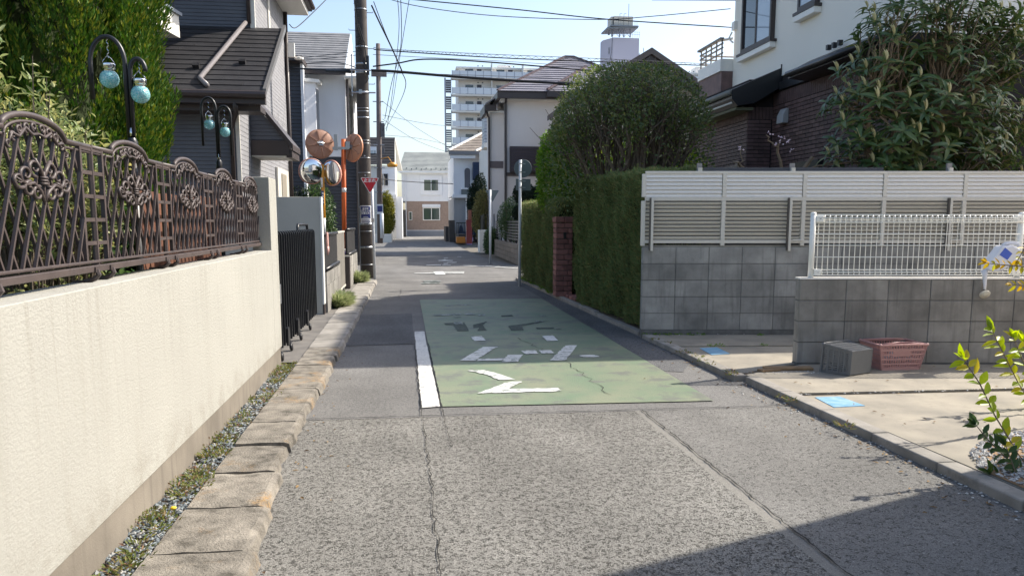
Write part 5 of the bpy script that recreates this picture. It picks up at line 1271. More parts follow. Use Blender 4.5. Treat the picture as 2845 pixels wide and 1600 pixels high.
# ------------------------------------------------------------------ hedges
def hedge(label, pts_bottom, z0, ztop, thick, n, seed):
    """pts_bottom: front edge polyline near -> far ; ztop per point"""
    (xa, ya), (xb, yb) = pts_bottom
    t = T('hedge', label, 'hedge', ((xa+xb)/2+thick/2,(ya+yb)/2,z0), group='clipped conifer hedges along the right kerb')
    r = np.random.default_rng(seed)
    L = yb-ya
    def surf(n, which):
        f = r.uniform(0, 1, n); g_ = r.uniform(0, 1, n)
        zt_ = ztop[0]+(ztop[1]-ztop[0])*f
        x0 = xa+(xb-xa)*f; y0 = ya+L*f
        lump = .028*np.sin(f*L*5.1+g_*6+seed)+.022*np.sin(f*L*11.3-g_*9)+.018*np.sin(g_*15+f*L*3)
        if which == 'face': return np.stack([x0-lump-.02+r.exponential(.03,n), y0, z0+(zt_-z0)*(1-(1-g_)**1.0)], 1), np.stack([-np.ones(n),np.zeros(n),np.zeros(n)],1)
        if which == 'top': return np.stack([x0+thick*g_, y0, zt_+lump*.9-r.exponential(.02,n)], 1), np.stack([np.zeros(n),np.zeros(n),np.ones(n)],1)
        e = ya if which == 'near' else yb; zz = ztop[0] if which == 'near' else ztop[1]; xx = xa if which == 'near' else xb
        return np.stack([xx+thick*f, np.full(n,e)+(-1 if which == 'near' else 1)*(lump*.5+.02-r.exponential(.03,n)), z0+(zz-z0)*g_], 1), np.stack([np.zeros(n),np.full(n,-1. if which == 'near' else 1.),np.zeros(n)],1)
    Ps, Ns = [], []
    for wh, fr in (('face',.62),('top',.18),('near',.12),('far',.08)):
        p, nn = surf(int(n*fr), wh); Ps.append(p); Ns.append(nn)
    P = np.concatenate(Ps); Nn = np.concatenate(Ns); k = len(P)
    D = Nn*.55+r.normal(0,.45,(k,3))+np.array([0,0,.75])
    leaf_cloud('foliage', L_HEDGE, P, D, Nn+r.normal(0,.4,(k,3)), r.uniform(.03,.075,k), r.uniform(.008,.018,k), t, .3)
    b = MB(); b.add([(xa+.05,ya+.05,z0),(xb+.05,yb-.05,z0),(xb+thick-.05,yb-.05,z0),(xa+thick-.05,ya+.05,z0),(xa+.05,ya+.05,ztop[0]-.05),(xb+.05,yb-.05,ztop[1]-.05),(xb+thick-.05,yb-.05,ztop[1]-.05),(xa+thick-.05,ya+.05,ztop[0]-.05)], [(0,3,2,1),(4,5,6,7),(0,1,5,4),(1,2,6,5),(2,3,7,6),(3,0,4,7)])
    b.build('shade_core', bpy.data.materials.get('hedge_core') or mat('hedge_core', (.014,.018,.008), None, .95), t)  # solid dark core added to stand for the shade inside the hedge
    return t
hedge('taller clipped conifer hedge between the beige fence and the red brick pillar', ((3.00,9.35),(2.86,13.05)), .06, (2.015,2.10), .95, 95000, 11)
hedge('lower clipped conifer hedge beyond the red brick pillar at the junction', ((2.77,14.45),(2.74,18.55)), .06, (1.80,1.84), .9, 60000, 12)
# red brick gate pillar
rp = T('brick_pillar', 'red brown rough brick gate pillar between the two hedges', 'pillar', (2.82,14.0,.05))
b = MB(); b.bx(2.685,13.93,.05,2.955,14.17,1.38); b.build('core', MORTAR, rp)
for r_ in range(14):
    z = .05+r_*.096
    for (x0, x1, y0, y1) in (((2.668,2.815,13.90,14.20),(2.821,2.972,13.90,14.20)) if r_ % 2 else ((2.668,2.89,13.90,14.20),(2.896,2.972,13.90,14.20))):
        b = MB(); j = lambda: random.uniform(-.006,.006); b.bx(x0+j()*.4,y0+j(),z+.004,x1+j()*.4,y1,z+.091); b.build('brick', RED_BRICK, rp, bevel=.006, seg=1)
for x0, x1 in ((2.655,2.815),(2.82,2.985)):
    b = MB(); b.bx(x0,13.885,1.40,x1,14.215,1.50); b.build('cap_brick', RED_BRICK, rp, bevel=.01)
b = MB(); b.bx(2.80,13.885,1.10,2.85,13.897,1.22); b.build('intercom_plate', BLACK_METAL, rp)
b = MB(); b.bx(2.88,14.2,.1,2.92,14.3,1.30); b.build('gate_edge', BLACK_METAL, rp)
for k in range(3):
    b = MB(); b.bx(2.86-.02*k,13.10+k*.24,.0,3.05,13.32+k*.24,.10); o = b.build('entry_brick', RED_BRICK, bevel=.01); o['kind'] = 'structure'

# ------------------------------------------------------------------ trees
def limb(b, p0, p1, r0, r1, wig=.06, n=5):
    p0, p1 = Vector(p0), Vector(p1); pts = []
    for i in range(n+1):
        f = i/n; w_ = math.sin(PI*f)*wig; pts.append(p0.lerp(p1, f)+Vector((random.gauss(0,w_),random.gauss(0,w_),random.gauss(0,w_*.5))))
    b.tube(pts, [r0+(r1-r0)*i/n for i in range(n+1)], 6, cap=False); return pts
t = T('round_tree', 'large dark round clipped tree with many bare upright branches above the hedge', 'tree', (3.75,12.6,.06))
b = MB(); cc = np.array([3.62,12.65,2.30]); rad = np.array([1.36,1.30,1.68])
tips = []
for k in range(9):
    a = 2*PI*k/9; p0 = (3.72+.16*math.cos(a), 12.6+.16*math.sin(a), .06); fork = Vector((3.66+.38*math.cos(a), 12.6+.38*math.sin(a), 1.45+random.uniform(-.2,.3)))
    limb(b, p0, fork, .06, .045, .04)
    for j in range(7):
        th, ph = a+random.gauss(0,.35), random.uniform(.05,1.25); tip = Vector((cc[0]+rad[0]*.98*math.sin(ph)*math.cos(th), cc[1]+rad[1]*.93*math.sin(ph)*math.sin(th), cc[2]+rad[2]*.93*math.cos(ph)))
        m_ = fork.lerp(tip, .5)+Vector((0,0,-.05)); limb(b, fork, m_, .034, .024, .05); limb(b, m_, tip, .024, .009, .05)
        for q_ in range(7): limb(b, m_.lerp(tip, random.uniform(.0,.6)), Vector(cc)+(tip+Vector((random.gauss(0,.28),random.gauss(0,.28),random.gauss(0,.2)))-Vector(cc))*.86, .011, .004, .05, 4)
b.build('trunk', BARK, t)
n = 27000; d = rdir(n); d[:,2] = np.where(d[:,2] < -.42, -d[:,2]*.6, d[:,2])
u = 1-rng.uniform(0,1,n)**1.6*.42; lump = lumpy(d, 5, .08, 21)
dens = (d[:,2] > .34+.12*np.sin(d[:,0]*9)) | (rng.uniform(0,1,n) < .12+.35*(np.abs(d[:,0]) > .78))
sel = dens; box_ = (np.abs(d)**2.7).sum(1)**(-1/2.7); P = cc + d*rad*.97*(u*lump*box_)[:,None]; P = P[sel]; d = d[sel]; k = len(P)
leaf_cloud('crown', L_DOME, P, d*.5+rng.normal(0,.6,(k,3)), d*.6+rng.normal(0,.45,(k,3))+np.array([0,0,.4]), rng.uniform(.05,.085,k), rng.uniform(.020,.034,k), t, .2)
def bush_tree(name, label, c, rad, m, n, leaf=(.05,.08), trunk=True, seed=1, hollow=.5, cat='tree', lump_a=.16):
    t = T(name, label, cat, (c[0],c[1],.06)); d = rdir(n); u = 1-rng.uniform(0,1,n)**1.5*hollow
    P = np.array(c)+d*np.array(rad)*(u*lumpy(d,5,lump_a,seed))[:,None]; P[:,2] = np.maximum(P[:,2], .1)
    leaf_cloud('crown', m, P, d*.5+rng.normal(0,.6,(n,3)), d*.6+rng.normal(0,.4,(n,3))+np.array([0,0,.5]), rng.uniform(leaf[0],leaf[1],n), leaf[0]*.48, t, .2, fine=max(leaf) > .075)
    if trunk:
        b = MB()
        for k in range(7): limb(b, (c[0]+random.gauss(0,.06),c[1]+random.gauss(0,.06),.05), (c[0]+random.gauss(0,rad[0]*.4),c[1]+random.gauss(0,rad[1]*.4),c[2]+rad[2]*.5), .03, .008, .05)
        b.build('trunk', BARK, t)
    return t
bush_tree('leafy_tree', 'bright green sunlit leafy tree left of the dark round tree', (3.17,15.6,2.42), (.60,.75,.98), L_BRIGHT, 15000, (.06,.10), seed=31)
bush_tree('leafy_tree', 'yellow green leafy tree showing through the branches behind the round tree', (4.75,15.4,1.9), (1.35,.8,1.35), L_PAINT_BACKLIT, 13000, (.07,.11), seed=32)
# blossom twig and pruned branches over the fence
t = T('blossom_tree', 'pruned bare branches with a few pale pink blossoms above the beige fence', 'tree', (5.0,10.2,.06))
b = MB(); limb(b, (5.1,10.3,.1), (5.08,10.25,1.7), .07, .06, .02)
for p0, p1, r0 in (((5.08,10.25,1.7),(4.45,10.0,2.12),.035),((4.45,10.0,2.12),(4.28,9.95,2.20),.018),((4.4,10,2.1),(4.39,10,2.42),.012),((4.6,10.05,2.05),(4.3,9.9,1.95),.02),((5.08,10.25,1.7),(5.45,10.05,2.28),.045),((5.3,10.1,2.1),(5.9,9.9,2.2),.016),((5.6,10,2.18),(5.85,9.9,2.33),.010),((5.1,10.2,1.9),(4.95,10.05,2.45),.028),((4.95,10.05,2.4),(4.75,10,2.55),.012)):
    limb(b, p0, p1, r0, r0*.6, .025, 5)
b.build('trunk', BARK_PALE, t); 
pinkm = leafmat('pale_pink_petals', (.75,.55,.62), (.85,.72,.76), None, .3, .6, .2)
P, D = [], []
for c in ((4.98,10.0,2.52),(5.05,10,2.46),(4.80,10,2.58),(5.10,9.98,2.36),(4.38,9.95,2.36),(4.90,10,2.44)):
    for k in range(7): P.append((c[0]+random.gauss(0,.02),c[1]+random.gauss(0,.02),c[2]+random.gauss(0,.02))); D.append((random.gauss(0,1),random.gauss(0,1),random.gauss(0,1)))
leaf_cloud('blossom', pinkm, P, D, rng.normal(0,1,(len(P),3)), .032, .026, t)
# ------------------------------------------------------------------ loquat
t = T('loquat_tree', 'broad leaved loquat tree with pale upright young shoots behind the beige fence', 'tree', (6.75,9.75,.06))
b = MB(); ros = []
cl = np.array([6.98,9.78,2.95]); rl = np.array([1.52,.75,1.85])
tries = 0
while len(ros) < 430 and tries < 14000:
    tries += 1
    d = rdir(1)[0]; f = random.uniform(.30,1.0)**.6; p = Vector(cl+d*rl*f)
    if p.z < 1.25 or p.y < 9.02 or (p.x < 5.65 and p.z > 4.0): continue
    if all((p-q_).length > .13 for q_, _ in ros): ros.append((p, Vector(d*np.array([.8,.8,.35])+np.array([0,-.1,.75])).normalized()))
trunks = []
for k in range(6):
    x0 = 6.2+k*.27; top = Vector((x0+random.uniform(-.3,.3), 9.8+random.uniform(-.2,.2), 2.2+random.uniform(-.3,.9))); limb(b, (6.5+k*.12,9.8,.06), top, .055, .035, .06); trunks.append(top)
    trunks.append(Vector((6.5+k*.12,9.8,.06)).lerp(top,.75))
for p, ax in ros:
    s0 = min(trunks, key=lambda q_: (q_-p).length); limb(b, s0.lerp(p, .35 if random.random() < .75 else 0), p-ax*.06, .010, .006, .05, 4)
b.build('trunk', BARK_PALE, t)
lm = MB()                                             # one long ribbed leaf, arching, built once
segs = 5; L_ = 1.0; V_ = []
for i in range(segs+1):
    f = i/segs; w_ = .125*math.sin(PI*min(1, f*.93+.07))**.8 if i < segs else .004
    if i == 0: w_ = .02
    z = .22*f-.50*f*f
    V_ += [(-w_, f*.96, z+.035*(1 if 0 < i < segs else 0)), (0, f*.96, z), (w_, f*.96, z+.035*(1 if 0 < i < segs else 0))]
F_ = []
for i in range(segs):
    for s_ in range(2): a = i*3+s_; F_.append((a, a+1, a+4, a+3))
lm.add(V_, F_); lv = lm.mesh('leaf', L_LOQ, smooth=True, fix=False); lv2 = lm.mesh('leaf', L_LOQ_YOUNG, smooth=True, fix=False)
mats_ = []
for ri, (p, ax) in enumerate(ros):
    a0 = ax.cross(Vector((0,0,1))); a0 = a0.normalized() if a0.length > .05 else Vector((1,0,0)); b0_ = ax.cross(a0)
    for k in range(10):
        q_ = k*2.4+random.uniform(-.3,.3); el = random.uniform(.05,.75)-.15*(k > 6); s_ = random.uniform(.14,.25)
        dirv = (a0*math.cos(q_)+b0_*math.sin(q_))*math.cos(el)+ax*math.sin(el); dirv.normalize()
        side = dirv.cross(ax).normalized(); up_ = side.cross(dirv)
        M_ = Matrix((side, dirv, up_)).transposed().to_4x4(); M_ = Matrix.Translation(p-ax*.012*k) @ M_ @ Matrix.Scale(s_, 4)
        if (M_ @ Vector((0,.96,-.2))).y < 8.92 and (M_ @ Vector((0,.96,-.2))).z < 2.1: continue
        mats_.append((p.y-abs(p.x-6.2)*.1, M_, 0))
    if ri % 3 == 0 or random.random() < .2:
        for k in range(5):
            q_ = k*1.26; dirv = (ax*.4+Vector((0,0,1.2))+(a0*math.cos(q_)+b0_*math.sin(q_))*.22).normalized(); side = dirv.cross(Vector((.3,-1,0))).normalized(); up_ = side.cross(dirv)
            mats_.append((p.y, Matrix.Translation(p) @ Matrix((side,dirv,up_)).transposed().to_4x4() @ Matrix.Scale(random.uniform(.10,.155), 4), 1))
mats_.sort(key=lambda q_: q_[0]); rest = [MB(), MB()]
V_ = [Vector(v) for v in V_]
for i, (_, M_, ty) in enumerate(mats_):
    if i < 300: inst((lv, lv2)[ty], 'leaf', M_, t)
    else: rest[ty].add([M_ @ v for v in V_], F_)
rest[0].build('leaves', L_LOQ, t, smooth=True, fix=False, kind='stuff'); rest[1].build('young_leaves', L_LOQ_YOUNG, t, smooth=True, fix=False, kind='stuff')
# ------------------------------------------------------------------ cream and brick house on the right
h = T('house', 'two storey house with cream upper wall and dark brown brick ground floor behind the loquat', 'house', (9.5,13.5,0))
XR = 7.0
b = MB(); b.bx(XR,10.75,4.12,12.5,16.45,7.05); b.build('upper_wall', CREAM_WALL, h)
b = MB(); b.bx(XR+.02,10.75,0,12.5,16.45,4.119); b.bx(6.52,14.51,0,XR+.019,17.7,4.10); b.build('joint_backing', JOINT_DARK, h)
# brick tiles: the recessed wall, the return face, the projecting wall
bw, bh = .237, .0715
b0 = MB(); b0.bx(-.014,.005,.0065,.006,bw-.005,bh-.0065); side_me = b0.mesh('brick', BRICKM)
b0 = MB(); b0.bx(-.014,.005,.0065,.006,bw/2-.005,bh-.0065); shalf_me = b0.mesh('brick', BRICKM)
b0 = MB(); b0.bx(.005,-.012,.0065,bw-.005,.006,bh-.0065); face_me = b0.mesh('brick', BRICKM)
b0 = MB(); b0.bx(.005,-.012,.0065,bw*.55-.005,.006,bh-.0065); half_me = b0.mesh('brick', BRICKM)
b0 = MB(); b0.bx(-.014,.006,.004,.006,bh-.006,bw-.004); sold_me = b0.mesh('brick', BRICKM)
b0 = MB(); b0.bx(.006,-.012,.004,bh-.006,.006,bw-.004); soldf_me = b0.mesh('brick', BRICKM)
cnt = 0; stuff = MB(); rows = 27; zt_ = 3.60
def put(me, x, y, z, vis):
    global cnt
    if vis and cnt < 292: inst(me, 'brick', Matrix.Translation((x, y, z)), h); cnt += 1
    else:
        M_ = Matrix.Translation((x, y, z)); stuff.add([M_ @ v.co for v in me.vertices], [list(p.vertices) for p in me.polygons])
for r_ in range(rows):
    z = zt_-bh*(r_+1); off = (r_ % 2)*bw/2; zj = z-.245
    for q_ in range(2 if not r_ % 2 else 1): put(face_me, 6.508+bw*q_+(bw*.5 if r_ % 2 else 0), 14.51, zj, True)
    if r_ % 2: put(half_me, 6.508-.002, 14.51, zj, True); put(half_me, 6.508+bw*1.47, 14.51, zj, True)
    if r_ % 2: put(shalf_me, XR+.02, 14.51-bw/2, z, True)
    for k in range(17):
        y_ = 14.51-bw*(k+1)+off
        if y_+bw > 14.51: continue
        if y_ > 10.7: put(side_me, XR+.02, y_, z, y_ > 12.5)
    if r_ % 2: put(shalf_me, 6.52, 14.515, zj, False)
    for k in range(16):
        y_ = 14.515+bw*k+off
        if y_ < 17.4: put(side_me, 6.52, y_, zj, False)
for k in range(52): 
    if 14.51-bh*(k+1) > 10.75: put(sold_me, XR+.02, 14.51-bh*(k+1), zt_+.003, False)
for k in range(44): put(sold_me, 6.52, 14.515+bh*k, zt_-.242, False)
for k in range(7): put(soldf_me, 6.512+bh*k, 14.51, zt_-.242, False)
stuff.build('brickwork', BRICKM, h, fix=False, kind='stuff')
# skirt roofs between the floors
b = MB(); b.extrude([(XR,14.20,4.27),(6.04,14.20,3.85),(6.04,14.20,3.69),(6.16,14.20,3.56),(6.5,14.20,3.62),(XR,14.20,3.92)], (0,3.8,0)); b.build('skirt_roof', BLACK_METAL, h)
b = MB(); b.bx(6.98,14.185,3.9,7.03,14.199,4.33); b.build('verge_upstand', BLACK_METAL, h)
b = MB(); b.tube([(6.0,14.22,3.80),(6.0,18.0,3.80)], .055, 8); b.build('skirt_gutter', simple('grey_gutter', (.26,.25,.22), .35), h, smooth=True)
b = MB(); b.tube([(6.09,14.3,3.63),(6.09,18.0,3.63)], .02, 6); b.build('gutter_clip_rail', PANEL_PALE, h, smooth=True)
b = MB(); b.bx(6.17,14.3,3.50,6.515,18.0,3.555); b.build('skirt_soffit', mat('olive_soffit', (.16,.16,.10), None, .8), h)
b = MB(); b.extrude([(XR+.02,10.5,4.20),(6.62,10.5,3.99),(6.62,10.5,3.88),(XR+.02,10.5,3.84)], (0,2.68,0)); b.build('skirt_roof', BLACK_METAL, h)
b = MB(); b.tube([(6.59,10.4,3.95),(6.59,13.16,3.95)], .05, 8); b.build('skirt_gutter', BLACK_METAL, h, smooth=True)
b = MB(); b.bx(6.955,13.181,3.86,XR-.001,14.18,4.0); b.build('flashing', BLACK_METAL, h)
for k in range(3): box_part('snow_guard', BLACK_METAL, h, 6.86,12.0+.17*k,4.20,6.93,12.06+.17*k,4.28)
window(h, (XR-.003,15.22,5.55), 1.35, 1.36, 'y-', DARK_BROWN, (GLASS_PALE, GLASS_DARK), .09, .06); window(h, (XR-.003,13.22,5.75), .62, 1.30, 'y-', DARK_BROWN, GLASS_PALE, .09, .06, False)
for (y0, y1, z) in ((14.47,15.97,4.80),(12.86,13.58,5.02)):
    b = MB(); b.bx(XR-.13,y0,z-.10,XR,y1,z+.005); b.build('window_sill', PANEL_PALE, h, bevel=.01); b = MB(); b.bx(XR-.14,y0-.02,z+.006,XR,y1+.02,z+.055); b.build('window_sill', DARK_BROWN, h)
b = MB(); b.extrude([(7.005,13.85,3.22),(7.005,13.85,3.49),(6.95,13.85,3.49),(6.89,13.85,3.37),(6.88,13.85,3.22)], (0,.24,0)); b.build('vent_hood', simple('pale_vent', (.45,.45,.45), .4), h, bevel=.012)
b = MB(); b.bx(XR-.09,12.55,2.0,XR+.03,13.35,2.46); b.bx(6.46,14.9,2.0,6.53,15.9,2.52); b.build('lower_window', BLACK_METAL, h)
b = MB(); b.bx(6.44,14.75,2.0,6.515,14.85,2.60); b.build('window_post', BLACK_METAL, h)
# far balcony and roof
b = MB(); b.bx(6.75,16.46,4.2,8.6,17.75,4.62); b.build('balcony_wall', BRICKM, h); b = MB(); b.bx(6.72,16.46,4.625,8.6,17.78,4.88); b.build('balcony_band', PANEL_PALE, h)
b = MB(); [b.tube([(6.76,16.5+.30*k,4.88),(6.76,16.5+.30*k,5.28)], .018, 5) for k in range(5)]; [b.tube([(6.76,16.46,z),(6.76,17.78,z),(8,17.78,z)], .02, 5) for z in (5.0,5.11,5.2)]; b.bar((6.74,16.46,5.30),(6.74,17.8,5.30), .09, .04); b.build('railing', simple('brown_railing', (.22,.20,.18), .5), h)
b = MB(); b.bx(6.93,16.30,5.45,6.999,16.44,5.62); b.tube([(6.93,16.40,5.42),(6.90,16.5,5.3),(6.96,16.4,5.2)], .02, 6); b.tube([(6.75,16.6,5.28),(6.98,16.45,5.30)], .03, 6); b.build('cable_bracket', PANEL_PALE, h)
b = MB(); e0, e1, f0, f1, ze = 6.42, 13.1, 10.28, 16.95, 7.05
b.add([(e0,f0,ze),(e1,f0,ze),(e1,f1,ze),(e0,f1,ze),(9.3,13.2,8.6),(10.3,13.2,8.6)], [(0,1,5,4),(1,2,5),(2,3,4,5),(3,0,4),(0,3,2,1)]); b.build('roof', SLATE, h); b = MB(); b.bx(e0-.05,f0-.05,ze-.16,e1,f1,ze-.002); b.build('eave', DARK_BROWN, h)

# ------------------------------------------------------------------ neighbour beside the camera on the right, whose corner shades the near road
hn = T('house', 'plain beige house beside the camera on the right whose corner shades the near asphalt', 'house', (8,0,0))
b = MB(); b.bx(5.2,-4,0,11,4.52,5.6); b.build('wall', BEIGE_WALL, hn); b = MB(); b.bx(5.05,-4.2,5.601,11.2,4.62,5.75); b.build('eave', DARK_BROWN, hn)
b = MB(); b.add([(5.05,-4.2,5.76),(11.2,-4.2,5.76),(11.2,4.62,5.76),(5.05,4.62,5.76),(8.1,-1,7.2),(8.1,1.4,7.2)], [(0,1,4),(1,2,5,4),(2,3,5),(3,0,4,5),(0,3,2,1)]); b.build('roof', SLATE, hn)
window(hn, (5.197,2.4,1.6), 1.6, 1.2, 'y-', DARK_BROWN, GLASS_DARK)

# ------------------------------------------------------------------ beige house across the junction on the right
_old_build = MB.build
def _grow(self, name, mats, parent=None, smooth=False, bevel=0.0, seg=2, **kw):   # this house was measured at 32 m and stands at 36 m
    self.v = [(x*1.125, y*1.125, max(0, 1.4+(z-1.4)*1.125)) for x, y, z in self.v]; return _old_build(self, name, mats, parent, smooth, bevel, seg, **kw)
MB.build = _grow
h = T('house', 'beige two storey house with mauve slate hip roof across the junction on the right', 'house', (7.3,40,0))
b = MB(); b.bx(4.05,32.0,0,10.5,35.2,6.50); b.build('wall', BEIGE_WALL, h)
b = MB(); b.bx(3.48,32.9,0,4.049,34.2,6.05); b.build('side_bay', BEIGE_WALL, h)
b = MB(); b.bx(4.02,31.96,3.28,6.2,31.995,3.40); b.bx(3.46,32.86,3.66,4.02,32.895,3.94); b.build('brown_band', simple('grey_brown_band', (.13,.11,.11), .6), h)
b = MB(); b.bx(4.18,31.80,3.42,6.6,31.99,4.46); o = b.build('shutter_box', DARK_BROWN, h)
for k in range(8): box_part('louvre', simple('plum_shutter', (.050,.040,.052), .5) if k == 0 else bpy.data.materials['plum_shutter'], o, 4.20,31.77,3.48+k*.12,6.58,31.799,3.48+k*.12+.10)
b = MB(); b.bx(4.05,31.90,3.36,6.7,31.995,3.415); b.build('shutter_sill', DARK_BROWN, h)
b = MB(); b.bx(4.0,31.97,.2,4.10,32.0,6.4); b.bx(6.28,31.97,.2,6.36,32.0,6.4); b.bx(3.46,32.87,.2,3.54,32.9,6.0); b.bx(4.0,31.97,6.36,10,32.0,6.42); b.build('panel_joint', simple('pale_trim', (.55,.53,.50), .6), h)
b = MB(); b.bx(3.62,31.45,6.30,5.98,31.60,6.54); b.bx(3.62,31.60,6.30,3.78,35.6,6.54); b.bx(5.60,31.30,6.36,10.9,31.449,6.60); b.bx(3.25,32.5,5.95,3.70,32.62,6.18); b.bx(3.22,32.62,5.86,3.34,34.5,6.18); b.build('gutter', DARK_BROWN, h)
b = MB(); b.bx(3.79,31.61,6.28,10.9,32.6,6.34); b.bx(3.35,32.63,5.90,4.04,34.4,5.96); b.build('soffit', WHITE_WALL2, h)
roof_courses(h, 'roof', SLATE_MAUVE, (3.62,31.42,6.56), (10.9,31.42,6.60), (6.82,33.9,8.43), (7.24,33.9,8.43), 17, .035)
b = MB(); b.add([(3.62,31.42,6.55),(3.62,36.2,6.55),(6.82,33.9,8.42),(10.9,31.42,6.55),(10.9,36.2,6.55),(7.24,33.9,8.42)], [(0,2,1),(1,2,5,4),(4,5,3),(0,1,4,3)]); b.build('roof_back', SLATE_MAUVE, h)
for a, c_ in (((3.62,31.42,6.60),(6.82,33.9,8.47)),((5.62,31.38,6.66),(7.6,33.2,7.95)),((6.82,33.9,8.47),(7.24,33.9,8.47)),((7.24,33.9,8.47),(10.9,31.42,6.64))):
    b = MB(); b.bar(a, c_, .10, .07); b.build('ridge_cap', simple('plum_ridge', (.10,.06,.07), .5) if 'plum_ridge' not in bpy.data.materials else bpy.data.materials['plum_ridge'], h)
b = MB(); b.extrude([(3.24,32.4,6.19),(3.62,32.4,6.42),(3.62,34.8,6.42),(3.24,34.8,6.19)], (0,0,.04)); b.build('side_roof', SLATE_MAUVE, h)
b = MB(); b.tube([(3.98,31.5,6.3),(4.0,31.9,6.15),(4.0,31.92,.1)], .05, 6); b.tube([(3.30,32.6,5.9),(3.42,32.8,5.7),(3.42,32.82,.1)], .05, 6); b.build('downpipe', BROWN_PIPE, h)
MB.build = _old_build
# pale boxed balcony farther along the same side
hb = T('house', 'grey and white house with a louvred balcony squeezed behind the beige house', 'house', (6,51,0))
b = MB(); b.bx(5.22,48,0,9,57,6.4); b.build('wall', WHITE_WALL2, hb)
b = MB(); b.bx(4.54,46.2,5.76,5.9,47.99,6.04); b.build('balcony_floor', WHITE_WALL2, hb)
for k in range(8): box_part('balcony_slat', simple('pale_blue_grey_slat', (.42,.46,.52), .5) if k == 0 else bpy.data.materials['pale_blue_grey_slat'], hb, 4.57,46.22,6.08+k*.195,5.9,46.28,6.08+k*.195+.165)
for k in range(8): box_part('balcony_slat', bpy.data.materials['pale_blue_grey_slat'], hb, 4.57,46.281,6.08+k*.195,4.62,47.9,6.08+k*.195+.165)
b = MB(); b.bx(4.54,46.20,7.63,5.95,47.9,7.70); b.bx(4.63,46.3,6.05,5.9,47.9,7.62); b.build('balcony_inner', simple('grey_balcony_inner', (.22,.24,.28), .6), hb)
b = MB(); b.bx(4.82,47.4,0,5.0,47.6,5.75); b.build('pillar', WHITE_WALL, hb); b = MB(); b.bx(5.02,47.6,0,5.9,47.99,5.75); b.build('recess', simple('grey_recess', (.24,.24,.25), .7), hb)
# brown gable seen above the round tree
hg = T('house', 'brown gabled house rising above the round dark tree', 'house', (8.8,31,0))
AXG, AZG = 8.80, 7.62
b = MB(); b.bx(6.3,28.4,0,11.3,34.2,5.7); b.extrude([(6.3,28.4,5.7),(11.3,28.4,5.7),(AXG,28.4,7.1)], (0,5.8,0)); b.build('wall', mat('tan_gable_wall', (.50,.43,.34), (.43,.37,.30), .9, 1.5, 6, .4, 40, .006), hg)
for sg in (-1, 1):
    b = MB(); a = Vector((AXG-sg*.0,27.9,AZG)); L_ = 3.1 if sg > 0 else 2.6; c_ = Vector((AXG+sg*L_,27.9,AZG-.6*L_)); dn = Vector((0,0,-.22))
    b.extrude([a, c_, c_+dn, a+dn], (0,6.7,0)); b.build('roof', mat('brown_roof_edge', (.14,.12,.11), (.11,.09,.085), .7, 3, 6) if sg < 0 else bpy.data.materials['brown_roof_edge'], hg)
    b = MB(); a2 = a+Vector((0,.1,-.26)); c2 = c_+Vector((0,.1,-.26)); b.extrude([a2, c2, c2+Vector((0,0,-.18)), a2+Vector((0,0,-.2))], (0,.3,0)); b.build('barge_board', DARK_BROWN, hg)
# slim slice of more houses at the right, behind the brick house
hs = T('house', 'pale house slice with a dark eave between the brick house and the brown gable', 'house', (12,28,0))
b = MB(); b.bx(11.0,27,0,15,33,4.9); b.build('wall', WHITE_WALL2, hs); b = MB(); b.extrude([(10.5,26.6,4.85),(12.8,26.6,5.9),(15,26.6,4.9)], (0,7,0)); b.build('roof', DARK_BROWN, hs)

# ------------------------------------------------------------------ garden wall, fence and planting along the right side past the junction
t = T('garden_wall', 'low tan block garden wall past the junction on the right with black fence on it', 'wall', (3.65,29,0))
xw = lambda y: 3.60+(y-24.66)*.0125
for r_ in range(4):
    for k in range(9):
        y0, y1 = 25.6+k*.9, 25.6+(k+1)*.9-.02
        b = MB(); b.extrude([(xw(y0),y0,r_*.17),(xw(y1),y1,r_*.17),(xw(y1)+.15,y1,r_*.17),(xw(y0)+.15,y0,r_*.17)], (0,0,.16)); b.build('block', mat('tan_block', (.26,.225,.19), (.19,.165,.14), .95, 3, 7, .4, 60, .004, rand=.1) if (r_, k) == (0,0) else bpy.data.materials['tan_block'], t, bevel=.004, seg=1)
b = MB(); b.bx(3.6,25.0,0,4.6,25.55,.62); b.build('corner_pier', bpy.data.materials['tan_block'], t)
t = T('slat_fence', 'black horizontal slat fence on the tan wall past the junction', 'fence', (3.7,29,.7))
for r_ in range(7):
    b = MB(); b.bar((xw(25.2)+.07,25.2,.82+r_*.10),(xw(33.5)+.07,33.5,.82+r_*.10), .025, .06); b.build('slat', BLACK_METAL, t)
for k in range(6):
    y_ = 25.2+k*1.66; b = MB(); b.bx(xw(y_)+.10,y_-.03,.5,xw(y_)+.15,y_+.03,1.48); b.build('post', BLACK_METAL, t)
b = MB(); [b.bar((3.62+.18*k,25.02,.75),(3.62+.18*k,25.02,1.42), .04, .02) for k in range(6)]; b.bar((3.55,25.02,1.45),(4.6,25.02,1.45), .05, .05); b.bar((3.55,25.02,.72),(4.6,25.02,.72), .05, .05); b.build('return_panel', BLACK_METAL, t)
t = T('gate_pier', 'cream rendered gate pier past the black slat fence', 'pillar', (3.6,36.2,0))
b = MB(); b.bx(3.30,36.0,0,3.95,36.9,1.05); b.build('shaft', CREAM_WALL, t, bevel=.01)
t = T('gate', 'black wrought iron gate and dark red mailbox post beyond the cream pier', 'gate', (3.9,38,0))
b = MB(); [b.tube([(3.55,37+.22*k,.1),(3.55,37+.22*k,1.75)], .02, 5) for k in range(12)]; [b.bar((3.55,37,z),(3.55,39.5,z), .03, .04) for z in (.3,1.1,1.7)]; [b.tube([(3.6+.16*k,36.95,.4),(3.6+.16*k,36.95,1.8)], .02, 5) for k in range(5)]; b.build('bars', BLACK_METAL, t)
